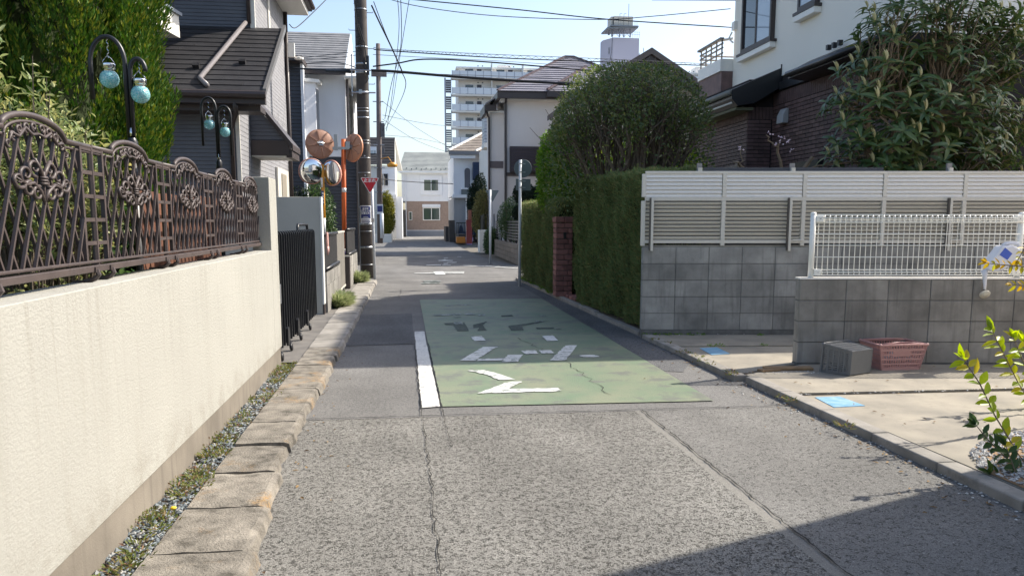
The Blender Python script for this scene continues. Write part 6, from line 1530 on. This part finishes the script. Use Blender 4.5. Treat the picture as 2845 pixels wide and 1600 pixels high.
b = MB(); b.bx(3.32,44.5,.2,3.65,44.9,1.55); b.build('mailbox_post', simple('dark_red', (.11,.012,.02), .4), t); b = MB(); b.bx(3.42,44.45,1.56,3.62,44.7,2.1); b.build('mailbox', simple('red_brown', (.14,.05,.035), .5), t)
t = T('yard_wall', 'dark brown yard wall with barred fence at the far right bend of the road', 'wall', (3.3,58,0))
b = MB(); b.bx(2.95,56,0,3.35,57,1.55); b.bx(3.36,52,0,3.9,56.2,.62); b.bx(2.75,57.2,0,3.0,60,1.1); b.build('wall', mat('brown_wall', (.10,.085,.075), (.07,.06,.055), .9, 3, 6), t)
b = MB(); [b.tube([(3.45+.11*k,55.2,.62),(3.45+.11*k,55.2,1.35)], .022, 5) for k in range(12)]; b.bar((3.4,55.2,1.37),(4.8,55.2,1.37), .06, .06); b.build('bars', BLACK_METAL, t)
o = MB().bx(3.15,51.0,.05,3.75,51.5,.46).build('crate', simple('orange_plastic', (.62,.22,.03), .5), bevel=.04); tag(o, 'orange plastic crate standing by the road at the far right bend', 'crate')
b = MB(); b.lathe([(.16,0),(.22,.30),(.24,.42),(.235,.43),(.15,.02),(.001,.02)], (3.72,47.5,.05), 16); o = b.build('bucket', simple('lavender_plastic', (.20,.16,.36), .5), smooth=True); tag(o, 'lavender plastic bucket by the road before the orange crate', 'bucket')
t = T('scooter', 'dark covered motor scooter parked in the yard at the far right bend', 'scooter', (4.0,57.5,0))
b = MB(); b.lathe([(.1,-.05),(.28,-.05),(.28,.05),(.1,.05)], (3.8,57.3,.28), 14, (0,1,0)); b.lathe([(.1,-.05),(.28,-.05),(.28,.05),(.1,.05)], (5.0,57.3,.28), 14, (0,1,0)); b.build('wheel', BLACK_METAL, t)
b = MB(); b.extrude([(3.7,57.15,.5),(3.75,57.15,1.15),(3.95,57.15,1.2),(4.1,57.15,.7),(4.5,57.15,.75),(5.2,57.15,.95),(5.2,57.15,.5)], (0,.35,0)); b.build('body', simple('navy_body', (.02,.05,.12), .3), t, bevel=.06)
t = T('parked_car', 'white car tail showing above the black slat fence', 'car', (5.4,37,0))
b = MB(); b.extrude([(4.35,36.4,.35),(4.35,36.4,1.05),(4.75,36.4,1.15),(5.1,36.4,1.52),(6.4,36.4,1.55),(7.2,36.4,1.1),(8.2,36.4,.95),(8.2,36.4,.35)], (0,1.6,0)); b.build('body', simple('white_car_paint', (.70,.73,.76), .2), t, bevel=.08)
b = MB(); b.extrude([(4.80,36.385,1.14),(5.13,36.385,1.46),(6.35,36.385,1.48),(7.0,36.385,1.12)], (0,.012,0)); b.build('window', GLASS_DARK, t)
for xx in (5.1,7.4):
    b = MB(); b.lathe([(.05,-.08),(.31,-.08),(.31,.08),(.05,.08)], (xx,36.45,.31), 16, (0,1,0)); b.build('wheel', BLACK_METAL, t)
# planting
def topiary(label, cx, cy, balls):
    t = T('topiary_tree', label, 'tree', (cx,cy,.05)); b = MB(); b.tube([(cx,cy,.05),(cx+.03,cy,1.4),(cx,cy,2.6)], .04, 6); b.build('trunk', BARK, t)
    for (x, z, r) in balls:
        n = int(2600*r*r/.12); d = rdir(n); P = np.array([x,cy,z])+d*r*rng.uniform(.85,1.03,(n,1)); leaf_cloud('clipped_ball', L_TOPIARY, P, d*.6+rng.normal(0,.5,(n,3)), d+rng.normal(0,.3,(n,3)), .06, .025, t, .2)
        b = MB(); b.sphere((x,cy,z), r*.86, 12, 8); b.build('shade_core', bpy.data.materials['hedge_core'], t)  # dark sphere added to hold back light inside the ball
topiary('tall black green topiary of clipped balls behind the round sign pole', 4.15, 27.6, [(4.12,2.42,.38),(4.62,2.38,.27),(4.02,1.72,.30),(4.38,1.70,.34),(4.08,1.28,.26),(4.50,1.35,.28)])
def shrub(name, label, c, rad, m, n, leaf, seed, cat='shrub'): return bush_tree(name, label, c, rad, m, n, leaf, True, seed, .6, cat)
shrub('leafy_shrub', 'olive thin leaved shrub just left of the far white sign pole', (3.85,38.5,1.75), (.62,.6,1.25), L_BAMBOO, 6000, (.08,.16), 41)
shrub('leafy_shrub', 'dark green trailing shrub growing over the near end of the slat fence', (3.62,33.9,.55), (.32,.45,.62), L_UNDER, 3500, (.07,.12), 42)
shrub('leafy_shrub', 'loose dark green shrub behind the slat fence beside the topiary', (4.0,29.5,1.5), (.62,.5,.85), L_UNDER, 5000, (.06,.11), 43)
shrub('pine_tree', 'dark layered garden pine beside the porch of the grey and white far house', (4.15,46,2.4), (.62,.6,1.7), L_TOPIARY, 8000, (.10,.18), 44, 'tree')
shrub('leafy_shrub', 'green shrub with golden lower leaves behind the amber mirror pole', (-2.15,19.4,1.45), (.42,.5,.95), L_UNDER, 5000, (.06,.11), 45)
shrub('leafy_shrub', 'dark green shrub below the dark house side wall behind the grey wall panel', (-3.0,18.9,1.5), (.9,.5,.75), L_TOPIARY, 6000, (.06,.11), 46)
shrub('conifer_topiary', 'yellow green rounded conifer beside the slim far pole', (-1.55,58.5,1.95), (.62,.7,1.65), L_YTREE, 9000, (.10,.18), 47, 'tree')

# ------------------------------------------------------------------ far houses at the end of the street
YF = 80.0
h = T('house', 'white and tan brick two storey house facing down the end of the street', 'house', (2,83,0))
b = MB(); b.bx(-.53,YF,3.52,4.45,YF+7,6.35); b.build('upper_wall', WHITE_WALL, h)
b = MB(); b.bx(-.10,YF+.06,.62,4.40,YF+7,3.519); b.build('brick_clad_wall', TAN_BRICK, h)
b = MB(); b.bx(-.10,YF+.03,0,4.42,YF+7,.56); b.build('foundation', simple('grey_foundation', (.25,.265,.29), .8), h); b = MB(); b.bx(-.12,YF+.02,.561,4.43,YF+.1,.62); b.build('drip_band', WHITE_WALL, h)
roof_courses(h, 'roof', SLATE_PALE, (-.85,YF-.5,6.46), (4.75,YF-.5,6.46), (-.20,YF+3.6,8.72), (4.9,YF+3.6,8.72), 15, .04)
b = MB(); b.bx(-.85,YF-.55,6.34,4.72,YF-.35,6.47); b.tube([(-.2+.06,YF-.1,6.3),(-.14,YF-.1,.1)], .05, 6); b.tube([(4.3,YF-.1,6.3),(4.3,YF-.1,2.4)], .05, 6); b.build('gutter', WHITE_WALL, h)
b = MB(); b.bx(-.7,YF-.3,6.28,4.6,YF,6.335); b.build('soffit', WHITE_WALL2, h)
for k in range(11):
    b = MB(); b.bx(-.55+k*.49,YF-.35+(k % 2)*.18,6.62+(k % 2)*.10,-.45+k*.49,YF-.28+(k % 2)*.18,6.74+(k % 2)*.10); b.build('snow_guard', SIGN_BACK, h)
b = MB(); b.bx(1.30,YF-.12,4.12,3.55,YF,6.10); b.build('window_surround', WHITE_WALL, h, bevel=.03)
window(h, (2.42,YF-.122,5.12), 1.55, 1.20, 'x', WHITE_WALL, GLASS_GREEN, .06, .07)
window(h, (2.42,YF+.055,2.25), 1.75, 1.30, 'x', PANEL_PALE, GLASS_GREEN, .08, .08); b = MB(); b.bx(1.5,YF-.1,2.92,3.34,YF+.05,3.22); b.build('shutter_box', WHITE_WALL, h)
window(h, (.30,YF+.055,2.05), .34, .85, 'x', PANEL_PALE, GLASS_GREEN, .06, .05, False)
t = T('cabinet', 'pale metal utility cabinet at the left foot of the white end house', 'cabinet', (-1.4,79,0))
b = MB(); b.bx(-1.75,78.6,0,-1.05,79.2,1.85); b.build('body', WHITE_WALL, t); b = MB(); b.bx(-1.63,78.57,.08,-1.12,78.6,.85); b.bx(-1.63,78.57,.95,-1.12,78.6,1.45); b.build('door', PANEL_PALE, t)
h = T('house', 'cream house with a dark steep roof left of the white end house', 'house', (-2.5,72,0))
b = MB(); b.bx(-6,68.0,0,-.98,78,6.2); b.extrude([(-.98,68,6.2),(-.98,78,6.2),(-.98,70,8.6)], (-.2,0,0)); b.build('wall', WHITE_WALL2, h)
b = MB(); b.bx(-.98,68.3,0,-.45,76,3.6); b.build('side_wing', WHITE_WALL, h)
roof_courses(h, 'roof', SLATE, (-6,67.8,6.3), (-1.0,67.8,6.3), (-6,70,8.75), (-1.0,70,8.75), 10, .03)
b = MB(); b.extrude([(-1.15,70,8.65),(-.95,70,8.65),(-.42,77.5,6.35),(-.9,77.5,6.35)], (0,0,.1)); b.build('verge', WHITE_WALL2, h)
b = MB(); b.bx(-2.3,67.6,3.4,-.9,67.98,3.75); b.bx(-2.2,67.9,3.76,-1.0,67.99,5.9); b.build('upper_bay', WHITE_WALL, h)
window(h, (-2.0,67.85,5.0), .9, 1.1, 'x', WHITE_WALL, GLASS_DARK)
box_part('doorway', simple('dark_doorway', (.03,.03,.03), .8), h, -1.0,76.1,0,-.15,78,2.6)
h = T('house', 'pale house with dark blue roof behind the two utility poles', 'house', (-4,62,0))
b = MB(); b.bx(-8,60,0,-2.05,66,5.6); b.build('wall', WHITE_WALL2, h); roof_courses(h, 'roof', SLATE, (-8,59.6,5.65), (-2.0,59.6,5.65), (-8,62,7.4), (-2.4,62,7.4), 8, .03)
b = MB(); b.bx(-2.9,60.9,6.0,-2.15,61.4,7.1); o = b.build('dormer', WHITE_WALL, h); window(h, (-2.5,60.88,6.5), .5, .7, 'x', WHITE_WALL, GLASS_PALE)
t = T('planter_wall', 'low tiled planter wall at the foot of the yellow green conifer', 'wall', (-1.6,56,0)); b = MB(); b.bx(-2.3,55.5,0,-1.15,59.5,.55); b.build('wall', CREAM_WALL, t)
# grey and white house with arched window
h = T('house', 'grey house with an arched window and mottled brown hip roof past the beige house', 'house', (5.5,62,0))
b = MB(); b.bx(3.42,58,3.4,8,66,6.3); b.build('upper_wall', WHITE_WALL, h); b = MB(); b.bx(3.42,58.02,0,8,66,3.2); b.build('lower_wall', mat('grey_render', (.33,.335,.35), (.29,.295,.31), .9, 1, 5), h)
b = MB(); b.bx(3.30,57.55,3.19,5.4,58.6,3.42); b.bx(3.95,57.5,3.80,5.6,57.99,3.92); b.build('porch_canopy', WHITE_WALL, h); b = MB(); b.bx(3.96,57.6,3.421,5.4,57.99,3.799); b.build('porch_band', SIGN_BACK, h)
b = MB(); b.bx(4.38,57.9,.3,5.6,58.0,3.15); o = b.build('door', simple('grey_door', (.12,.12,.135), .6), h); b = MB(); b.sphere((4.95,57.85,2.5), .10, 8, 6); b.build('lamp', PANEL_PALE, o)
b = MB(); b.bx(4.28,57.86,.2,4.37,58.0,3.18); b.build('door_jamb', WHITE_WALL, h)
arc = [(4.18,57.95,3.95),(4.18,57.95,5.15)]+[(4.43-.25*math.cos(PI*i/8),57.95,5.15+.25*math.sin(PI*i/8)) for i in range(1,8)]+[(4.68,57.95,5.15),(4.68,57.95,3.95)]
b = MB(); b.extrude(arc, (0,.06,0)); o = b.build('window', simple('grey_louvre', (.14,.14,.155), .6), h)
b = MB(); [b.bar(arc[i], arc[i+1], .07, .07) for i in range(len(arc)-1)]; b.build('frame', WHITE_WALL, o)
b = MB(); b.bx(4.80,57.2,4.45,6.2,57.9,5.75); o = b.build('balcony_box', simple('navy_panel', (.022,.045,.105), .45), h)
for k in range(6): box_part('slat', bpy.data.materials['navy_panel'], o, 4.82,57.17,4.5+k*.21,6.18,57.2,4.68+k*.21)
b = MB(); b.bx(4.75,57.1,4.12,6.2,57.95,4.40); b.build('balcony_floor', WHITE_WALL, h)
roof_courses(h, 'roof', SLATE_BROWN, (3.05,57.3,6.52), (8.5,57.3,6.52), (5.9,61.5,8.25), (6.4,61.5,8.25), 11, .05)
b = MB(); b.bx(3.05,57.25,6.28,8.5,57.5,6.52); b.build('gutter', simple('grey_gutter_far', (.18,.18,.19), .5), h); b = MB(); b.bx(3.1,57.5,6.25,8.5,58.2,6.30); b.bx(3.15,57.4,6.02,5,57.6,6.26); b.build('soffit', WHITE_WALL, h)
b = MB(); b.bar((3.05,57.3,6.58),(5.9,61.5,8.32), .16, .10); b.bar((5.0,57.2,6.56),(6.0,58.4,7.1), .14, .1); b.build('ridge_cap', PANEL_PALE, h)
t = T('stone_wall', 'mottled stone garden wall between the white end house and the grey house', 'wall', (4.0,70,0)); b = MB(); b.bx(3.9,69,0,5.0,69.4,2.5); b.build('wall', SLATE_BROWN, t)

# ------------------------------------------------------------------ apartment block and tank tower on the skyline
ap = T('apartment_block', 'long white apartment block with frosted balconies on the skyline', 'apartment building', (30,155,0))
YA = 150.0; FH = 3.02
conc = mat('apartment_render', (.84,.81,.775), (.80,.77,.74), .9, .15, 5)
b = MB(); b.bx(9.9,YA,0,62,YA+9,29.9); b.build('wall', conc, ap)
b = MB(); b.bx(9.5,YA-.4,29.9,62,YA+9.2,30.25); b.build('roof_slab', WHITE_WALL2, ap)
for x0, x1, hh in ((17.6,20.2,.9),(26.5,32,.8),(35.5,37.5,1.5),(57,58.6,1.6)):
    b = MB(); b.bx(x0,YA+2,30.26,x1,YA+5,30.26+hh); b.build('roof_box', conc, ap)
pan = MB(); pan.bx(0,0,0,1.38,.05,1.12); pan_me = pan.mesh('balcony_panel', FROST)
rl = MB(); rl.bx(0,-.03,0,.07,.06,1.25); rl_me = rl.mesh('balcony_post', simple('blue_grey_post', (.22,.26,.36), .5))
wd = MB(); wd.bx(0,-.03,0,1.5,.0,1.95); wd_me = wd.mesh('window', GLASS_DARK); wf_ = MB(); wf_.bx(0,-.03,0,.85,.0,1.0); wf_me = wf_.mesh('window', simple('plum_window', (.06,.05,.07), .3))
hood = MB(); hood.bx(0,-.12,0,.22,0,.2); hood_me = hood.mesh('vent', SIGN_BACK)
for fl in range(9):
    z = 28.1-FH*fl
    if z < 9: break
    b = MB(); b.bx(8.55,YA-1.6,z-.32,62,YA-.001,z); b.build('balcony_slab', WHITE_WALL2, ap)
    npan = 36 if fl < 1 else 22 if fl < 2 else 14
    for k in range(npan):
        x = 8.6+k*1.46
        if fl == 0 or x < 36: inst(pan_me, 'balcony_panel', Matrix.Translation((x+.07,YA-1.58,z+.06)), ap); inst(rl_me, 'balcony_post', Matrix.Translation((x,YA-1.58,z)), ap)
    for k in range(9 if fl < 2 else 4):
        x = 9.9+k*5.9
        inst(wd_me, 'window', Matrix.Translation((x+1.3,YA-.001,z)), ap); inst(wf_me, 'window', Matrix.Translation((x+3.5,YA-.001,z+1.0)), ap)
        b = MB(); b.bx(x+6.1,YA-1.5,z,x+6.25,YA-.001,z+2.7); b.build('partition', WHITE_WALL2, ap)
        inst(hood_me, 'vent', Matrix.Translation((x+3.6,YA-.001,z+2.3)), ap); inst(hood_me, 'vent', Matrix.Translation((x+4.45,YA-.001,z+2.3)), ap)
    # outside stair
    for s_ in range(6):
        b = MB(); b.bx(7.5,YA-1.2,z-2.6+s_*.40,8.5,YA,z-2.6+s_*.40+.16); b.build('stair_tread', simple('blue_grey_stair', (.16,.18,.23), .6) if 'blue_grey_stair' not in bpy.data.materials else bpy.data.materials['blue_grey_stair'], ap)
b = MB(); b.bx(7.2,YA-1.3,0,7.48,YA-1.0,28.0); b.bx(8.4,YA-1.3,0,8.5,YA-1.0,28.0); b.build('stair_post', simple('grey_blue_steel', (.33,.36,.42), .5), ap)
tw = T('tank_tower', 'white stair tower carrying a panelled water tank and antennas on the skyline', 'tower', (47,170,0))
YT = 170.0; hz = simple('pale_lilac_render', (.46,.46,.56), .9)
b = MB(); b.extrude([(43.3,YT+3,0),(44.9,YT,0),(50.7,YT,0),(50.7,YT+5,0),(43.3,YT+5,0)], (0,0,41.1)); b.build('shaft', hz, tw)
b = MB(); b.bx(44.2,YT+.9,37.9,44.25,YT+1.3,39.2); b.build('slit_window', SIGN_BACK, tw)
b = MB(); b.extrude([(43.2,YT-1.4,42.6),(50.0,YT-1.4,42.9),(50.0,YT+4,42.9),(43.2,YT+4,42.6)], (0,0,.3)); b.bx(43.9,YT-1.7,43.05,50.0,YT+4,43.3); b.build('platform', simple('slate_blue_steel', (.17,.20,.24), .6), tw)
tank_m = simple('tank_panel', (.55,.53,.47), .6)
for k in range(4): box_part('tank_panel', tank_m, tw, 44.75+k*1.06,YT-1.0,43.4,44.75+k*1.06+1.0,YT+2.5,45.3)
box_part('tank_panel', tank_m, tw, 44.2,YT-.7,43.4,44.7,YT+2.5,45.25)
b = MB()
for x in (44.3,46.0,47.0,48.4): b.bx(x,YT-.6,41.1,x+.22,YT-.4,42.9)
for x0, x1 in ((44.5,46.0),(46.2,47.0),(47.2,48.4)): b.bar((x0,YT-.5,41.2),(x1,YT-.5,42.6), .08, .08); b.bar((x1,YT-.5,41.2),(x0,YT-.5,42.6), .08, .08)
b.build('frame', simple('grey_blue_frame', (.20,.22,.27), .6), tw)
b = MB()
for z in (41.8,42.3): b.bar((48.5,YT-.3,z),(50.7,YT-.3,z), .06, .06)
for k in range(5): b.bx(48.6+k*.5,YT-.33,41.1,48.65+k*.5,YT-.28,42.4)
for k in range(4): b.bx(43.3+k*.2,YT-1.3,43.0,43.34+k*.2,YT-1.26,44.2); b.bx(49.2+k*.22,YT-1.3,43.2,49.24+k*.22,YT-1.26,44.3)
b.build('guard_rail', simple('pale_blue_rail', (.45,.50,.60), .6), tw)
b = MB(); b.tube([(48.25,YT,45.3),(48.25,YT,48.2)], .06, 5); [b.tube([(x,YT,45.3),(x,YT,46.1),(x+.5,YT,46.15)], .05, 5) for x in (46.3,47.2)]; b.bx(43.4,YT-1.2,41.3,43.8,YT-1.0,42.3); b.tube([(44.6,YT-.9,45.2),(44.6,YT-.9,43),(44.5,YT-.1,38),(44.3,YT+.5,36)], .06, 5); b.build('antenna', CABLE_GREY, tw)

# ------------------------------------------------------------------ overhead cables
def cable(label, pts, r, sag=0.0, m=CABLE, n=14):
    P = [yp(x, y, Y) for x, y, Y in pts]
    if len(P) == 2:
        a, c_ = P; P = [a.lerp(c_, i/n)-Vector((0,0,4*sag*(i/n)*(1-i/n))) for i in range(n+1)]
    else:                                              # smooth through the given points
        q_ = []
        for i in range(len(P)-1):
            p0, p1, p2, p3 = P[max(i-1,0)], P[i], P[i+1], P[min(i+2,len(P)-1)]
            for s_ in range(6):
                u = s_/6; q_.append(.5*((2*p1)+(p2-p0)*u+(2*p0-5*p1+4*p2-p3)*u*u+(3*p1-p0-3*p2+p3)*u**3))
        P = q_+[P[-1]]
    b = MB(); b.tube(P, r*1.3, 5); o = b.build('overhead_cable', m, smooth=True, fix=False); tag(o, label, 'cable', 'overhead cables'); return o
cable('long overhead cable sloping from the top centre to the brick house bracket', [(1020,-2,18),(1300,25,17.5),(1522,49,17.2),(1843,70,16.6)], .010)
cable('sagging thin cable under the top cable rising again to the cream house', [(955,-8,19.5),(1060,18,18.5),(1250,41,18),(1500,50,17.3),(1640,42,16.9),(1838,23,16.5)], .007, 0, CABLE_GREY)
cable('upper strand of the spiral wrapped cable pair crossing right from the concrete pole', [(940,120,19.9),(996,126,20),(1250,138,20.3),(1500,148,20.6),(1812,163,21)], .006, 0, CABLE_GREY)
cable('lower strand of the spiral wrapped cable pair crossing right from the concrete pole', [(940,125,19.9),(1000,130,20),(1250,146,20.3),(1500,156,20.6),(1812,167,21)], .011)
b = MB(); pa = [yp(x, y, Y) for x, y, Y in ((1000,128,20),(1250,142,20.3),(1500,152,20.6),(1812,165,21))]
for i in range(3):
    for s_ in range(26):
        u0 = pa[i].lerp(pa[i+1], s_/26); u1 = pa[i].lerp(pa[i+1], (s_+1)/26); z_ = .032*(1 if s_ % 2 else -1)
        b.tube([u0+Vector((0,0,-z_)), u1+Vector((0,0,z_))], .004, 4, False)
o = b.build('cable_spiral', CABLE_GREY, fix=False); tag(o, 'spiral hanger wire wound round the cable pair right of the concrete pole', 'cable', 'overhead cables')
cable('mid height black cable arching right from the concrete pole toward the round tree', [(938,168,19.9),(1000,160,19.8),(1066,150,19.7),(1200,155,19.6),(1453,176,19.4),(1560,188,19.3)], .014)
cable('thin grey cable just above the mid height black cable', [(938,138,19.9),(1066,145,20),(1250,154,20.2),(1500,170,20.4),(1700,180,20.6)], .005, 0, CABLE_GREY)
cable('thickest black cable with a splice sloping right to the round tree', [(934,178,19.9),(996,181,19.8),(1150,194,19.6),(1300,204,19.4),(1418,211,19.3),(1500,214,19.2)], .026)
b = MB(); b.tube([yp(x, y, 19.36) for x, y in ((1405,210),(1440,212))], .045, 8); b.tube([yp(x, y, 19.3) for x, y in ((1428,212),(1430,222))], .03, 6); o = b.build('cable_splice', CABLE); tag(o, 'black splice sleeve on the thickest cable before the round tree', 'cable fitting')
cable('thin cable below the mid height cable reaching the apartment skyline', [(938,185,19.9),(1100,187,20.5),(1400,198,21),(1500,203,21.2)], .005, 0, CABLE_GREY)
cable('far thin cable crossing level in front of the apartment stair', [(962,290,53),(1100,315,55),(1260,322,60),(1420,330,62)], .012, .0, CABLE_GREY)
for lab, pts, r in (('steep cable dropping from the top edge past the slim far pole', [(1000,-5,40),(1003,90,45),(985,250,52),(972,330,53)], .014),
    ('second steep cable from the top edge curling to the slim far pole', [(1008,-5,38),(1008,120,44),(985,210,50),(968,300,53)], .016),
    ('curved drop cable hanging right of the slim far pole', [(1030,-5,36),(1000,180,46),(985,270,52),(962,330,53)], .012),
    ('bundle of black cables running down right from the top of the concrete pole', [(935,15,19.9),(957,62,21),(985,120,22),(1005,165,23),(1012,182,23.5)], .016),
    ('second strand of the bundle leaving the concrete pole top', [(940,5,19.9),(968,80,21),(990,130,22),(1008,172,23.3),(1015,184,23.5)], .008),
    ('loop cable below the thick cable near the slim far pole', [(1012,184,23.5),(1020,220,26),(1000,270,40),(970,325,53)], .010),
    ('thin grey cable from the slim far pole to the white end house roof', [(962,255,53),(1060,330,66),(1180,400,78)], .012),
    ('thin grey cable from the slim far pole falling left of the white end house', [(962,300,53),(1050,355,66),(1130,385,78)], .012),
    ('lower grey cable from the slim far pole to the grey arched window house', [(962,340,53),(1060,350,60),(1170,375,66)], .010),
    ('level dark cable crossing in front of the white end house windows', [(960,451,53),(1040,458,56),(1140,463,58)], .022),
    ('left hand cable bundle from the concrete pole to the white house eave', [(905,176,19.9),(860,160,22),(800,158,25),(735,165,26)], .010),
    ('thick left hand cable with a black splice sleeve before the white house roof', [(903,176,19.9),(860,175,21),(800,175,23),(722,172,25)], .022),
    ('upper thin left hand cable in front of the weathered grey roof', [(905,138,19.9),(860,144,21),(790,150,23),(725,153,25)], .006),
    ('second upper thin left hand cable in front of the weathered grey roof', [(905,128,19.9),(868,134,21),(800,142,23),(725,150,25)], .006),
    ('black service cable from the dark house meter up to the top edge', [(728,62,18.2),(745,70,18.5),(790,30,19),(830,-10,19.5)], .008),
    ('vertical service wire beside the left face of the concrete pole', [(890,-5,19),(898,60,19.5),(912,110,19.8)], .008)):
    cable(lab, pts, r)
b = MB(); b.tube([yp(845,178,21.2), yp(868,179,20.8)], .05, 8); o = b.build('cable_splice', CABLE, smooth=True); tag(o, 'long black splice sleeve on the thick left hand cable', 'cable fitting')
b = MB(); b.tube([yp(822,178,21.6), yp(890,181,20.3)], .045, 8); 
o = b.build('cable_splice', CABLE, smooth=True); tag(o, 'second black sleeve beside the concrete pole on the left hand cable', 'cable fitting')
b = MB(); b.tube([yp(1640,0,12), yp(1850,1,12)], .012, 5); o = b.build('overhead_cable', CABLE, smooth=True); tag(o, 'dark cable skimming the top frame edge before the cream house', 'cable', 'overhead cables')
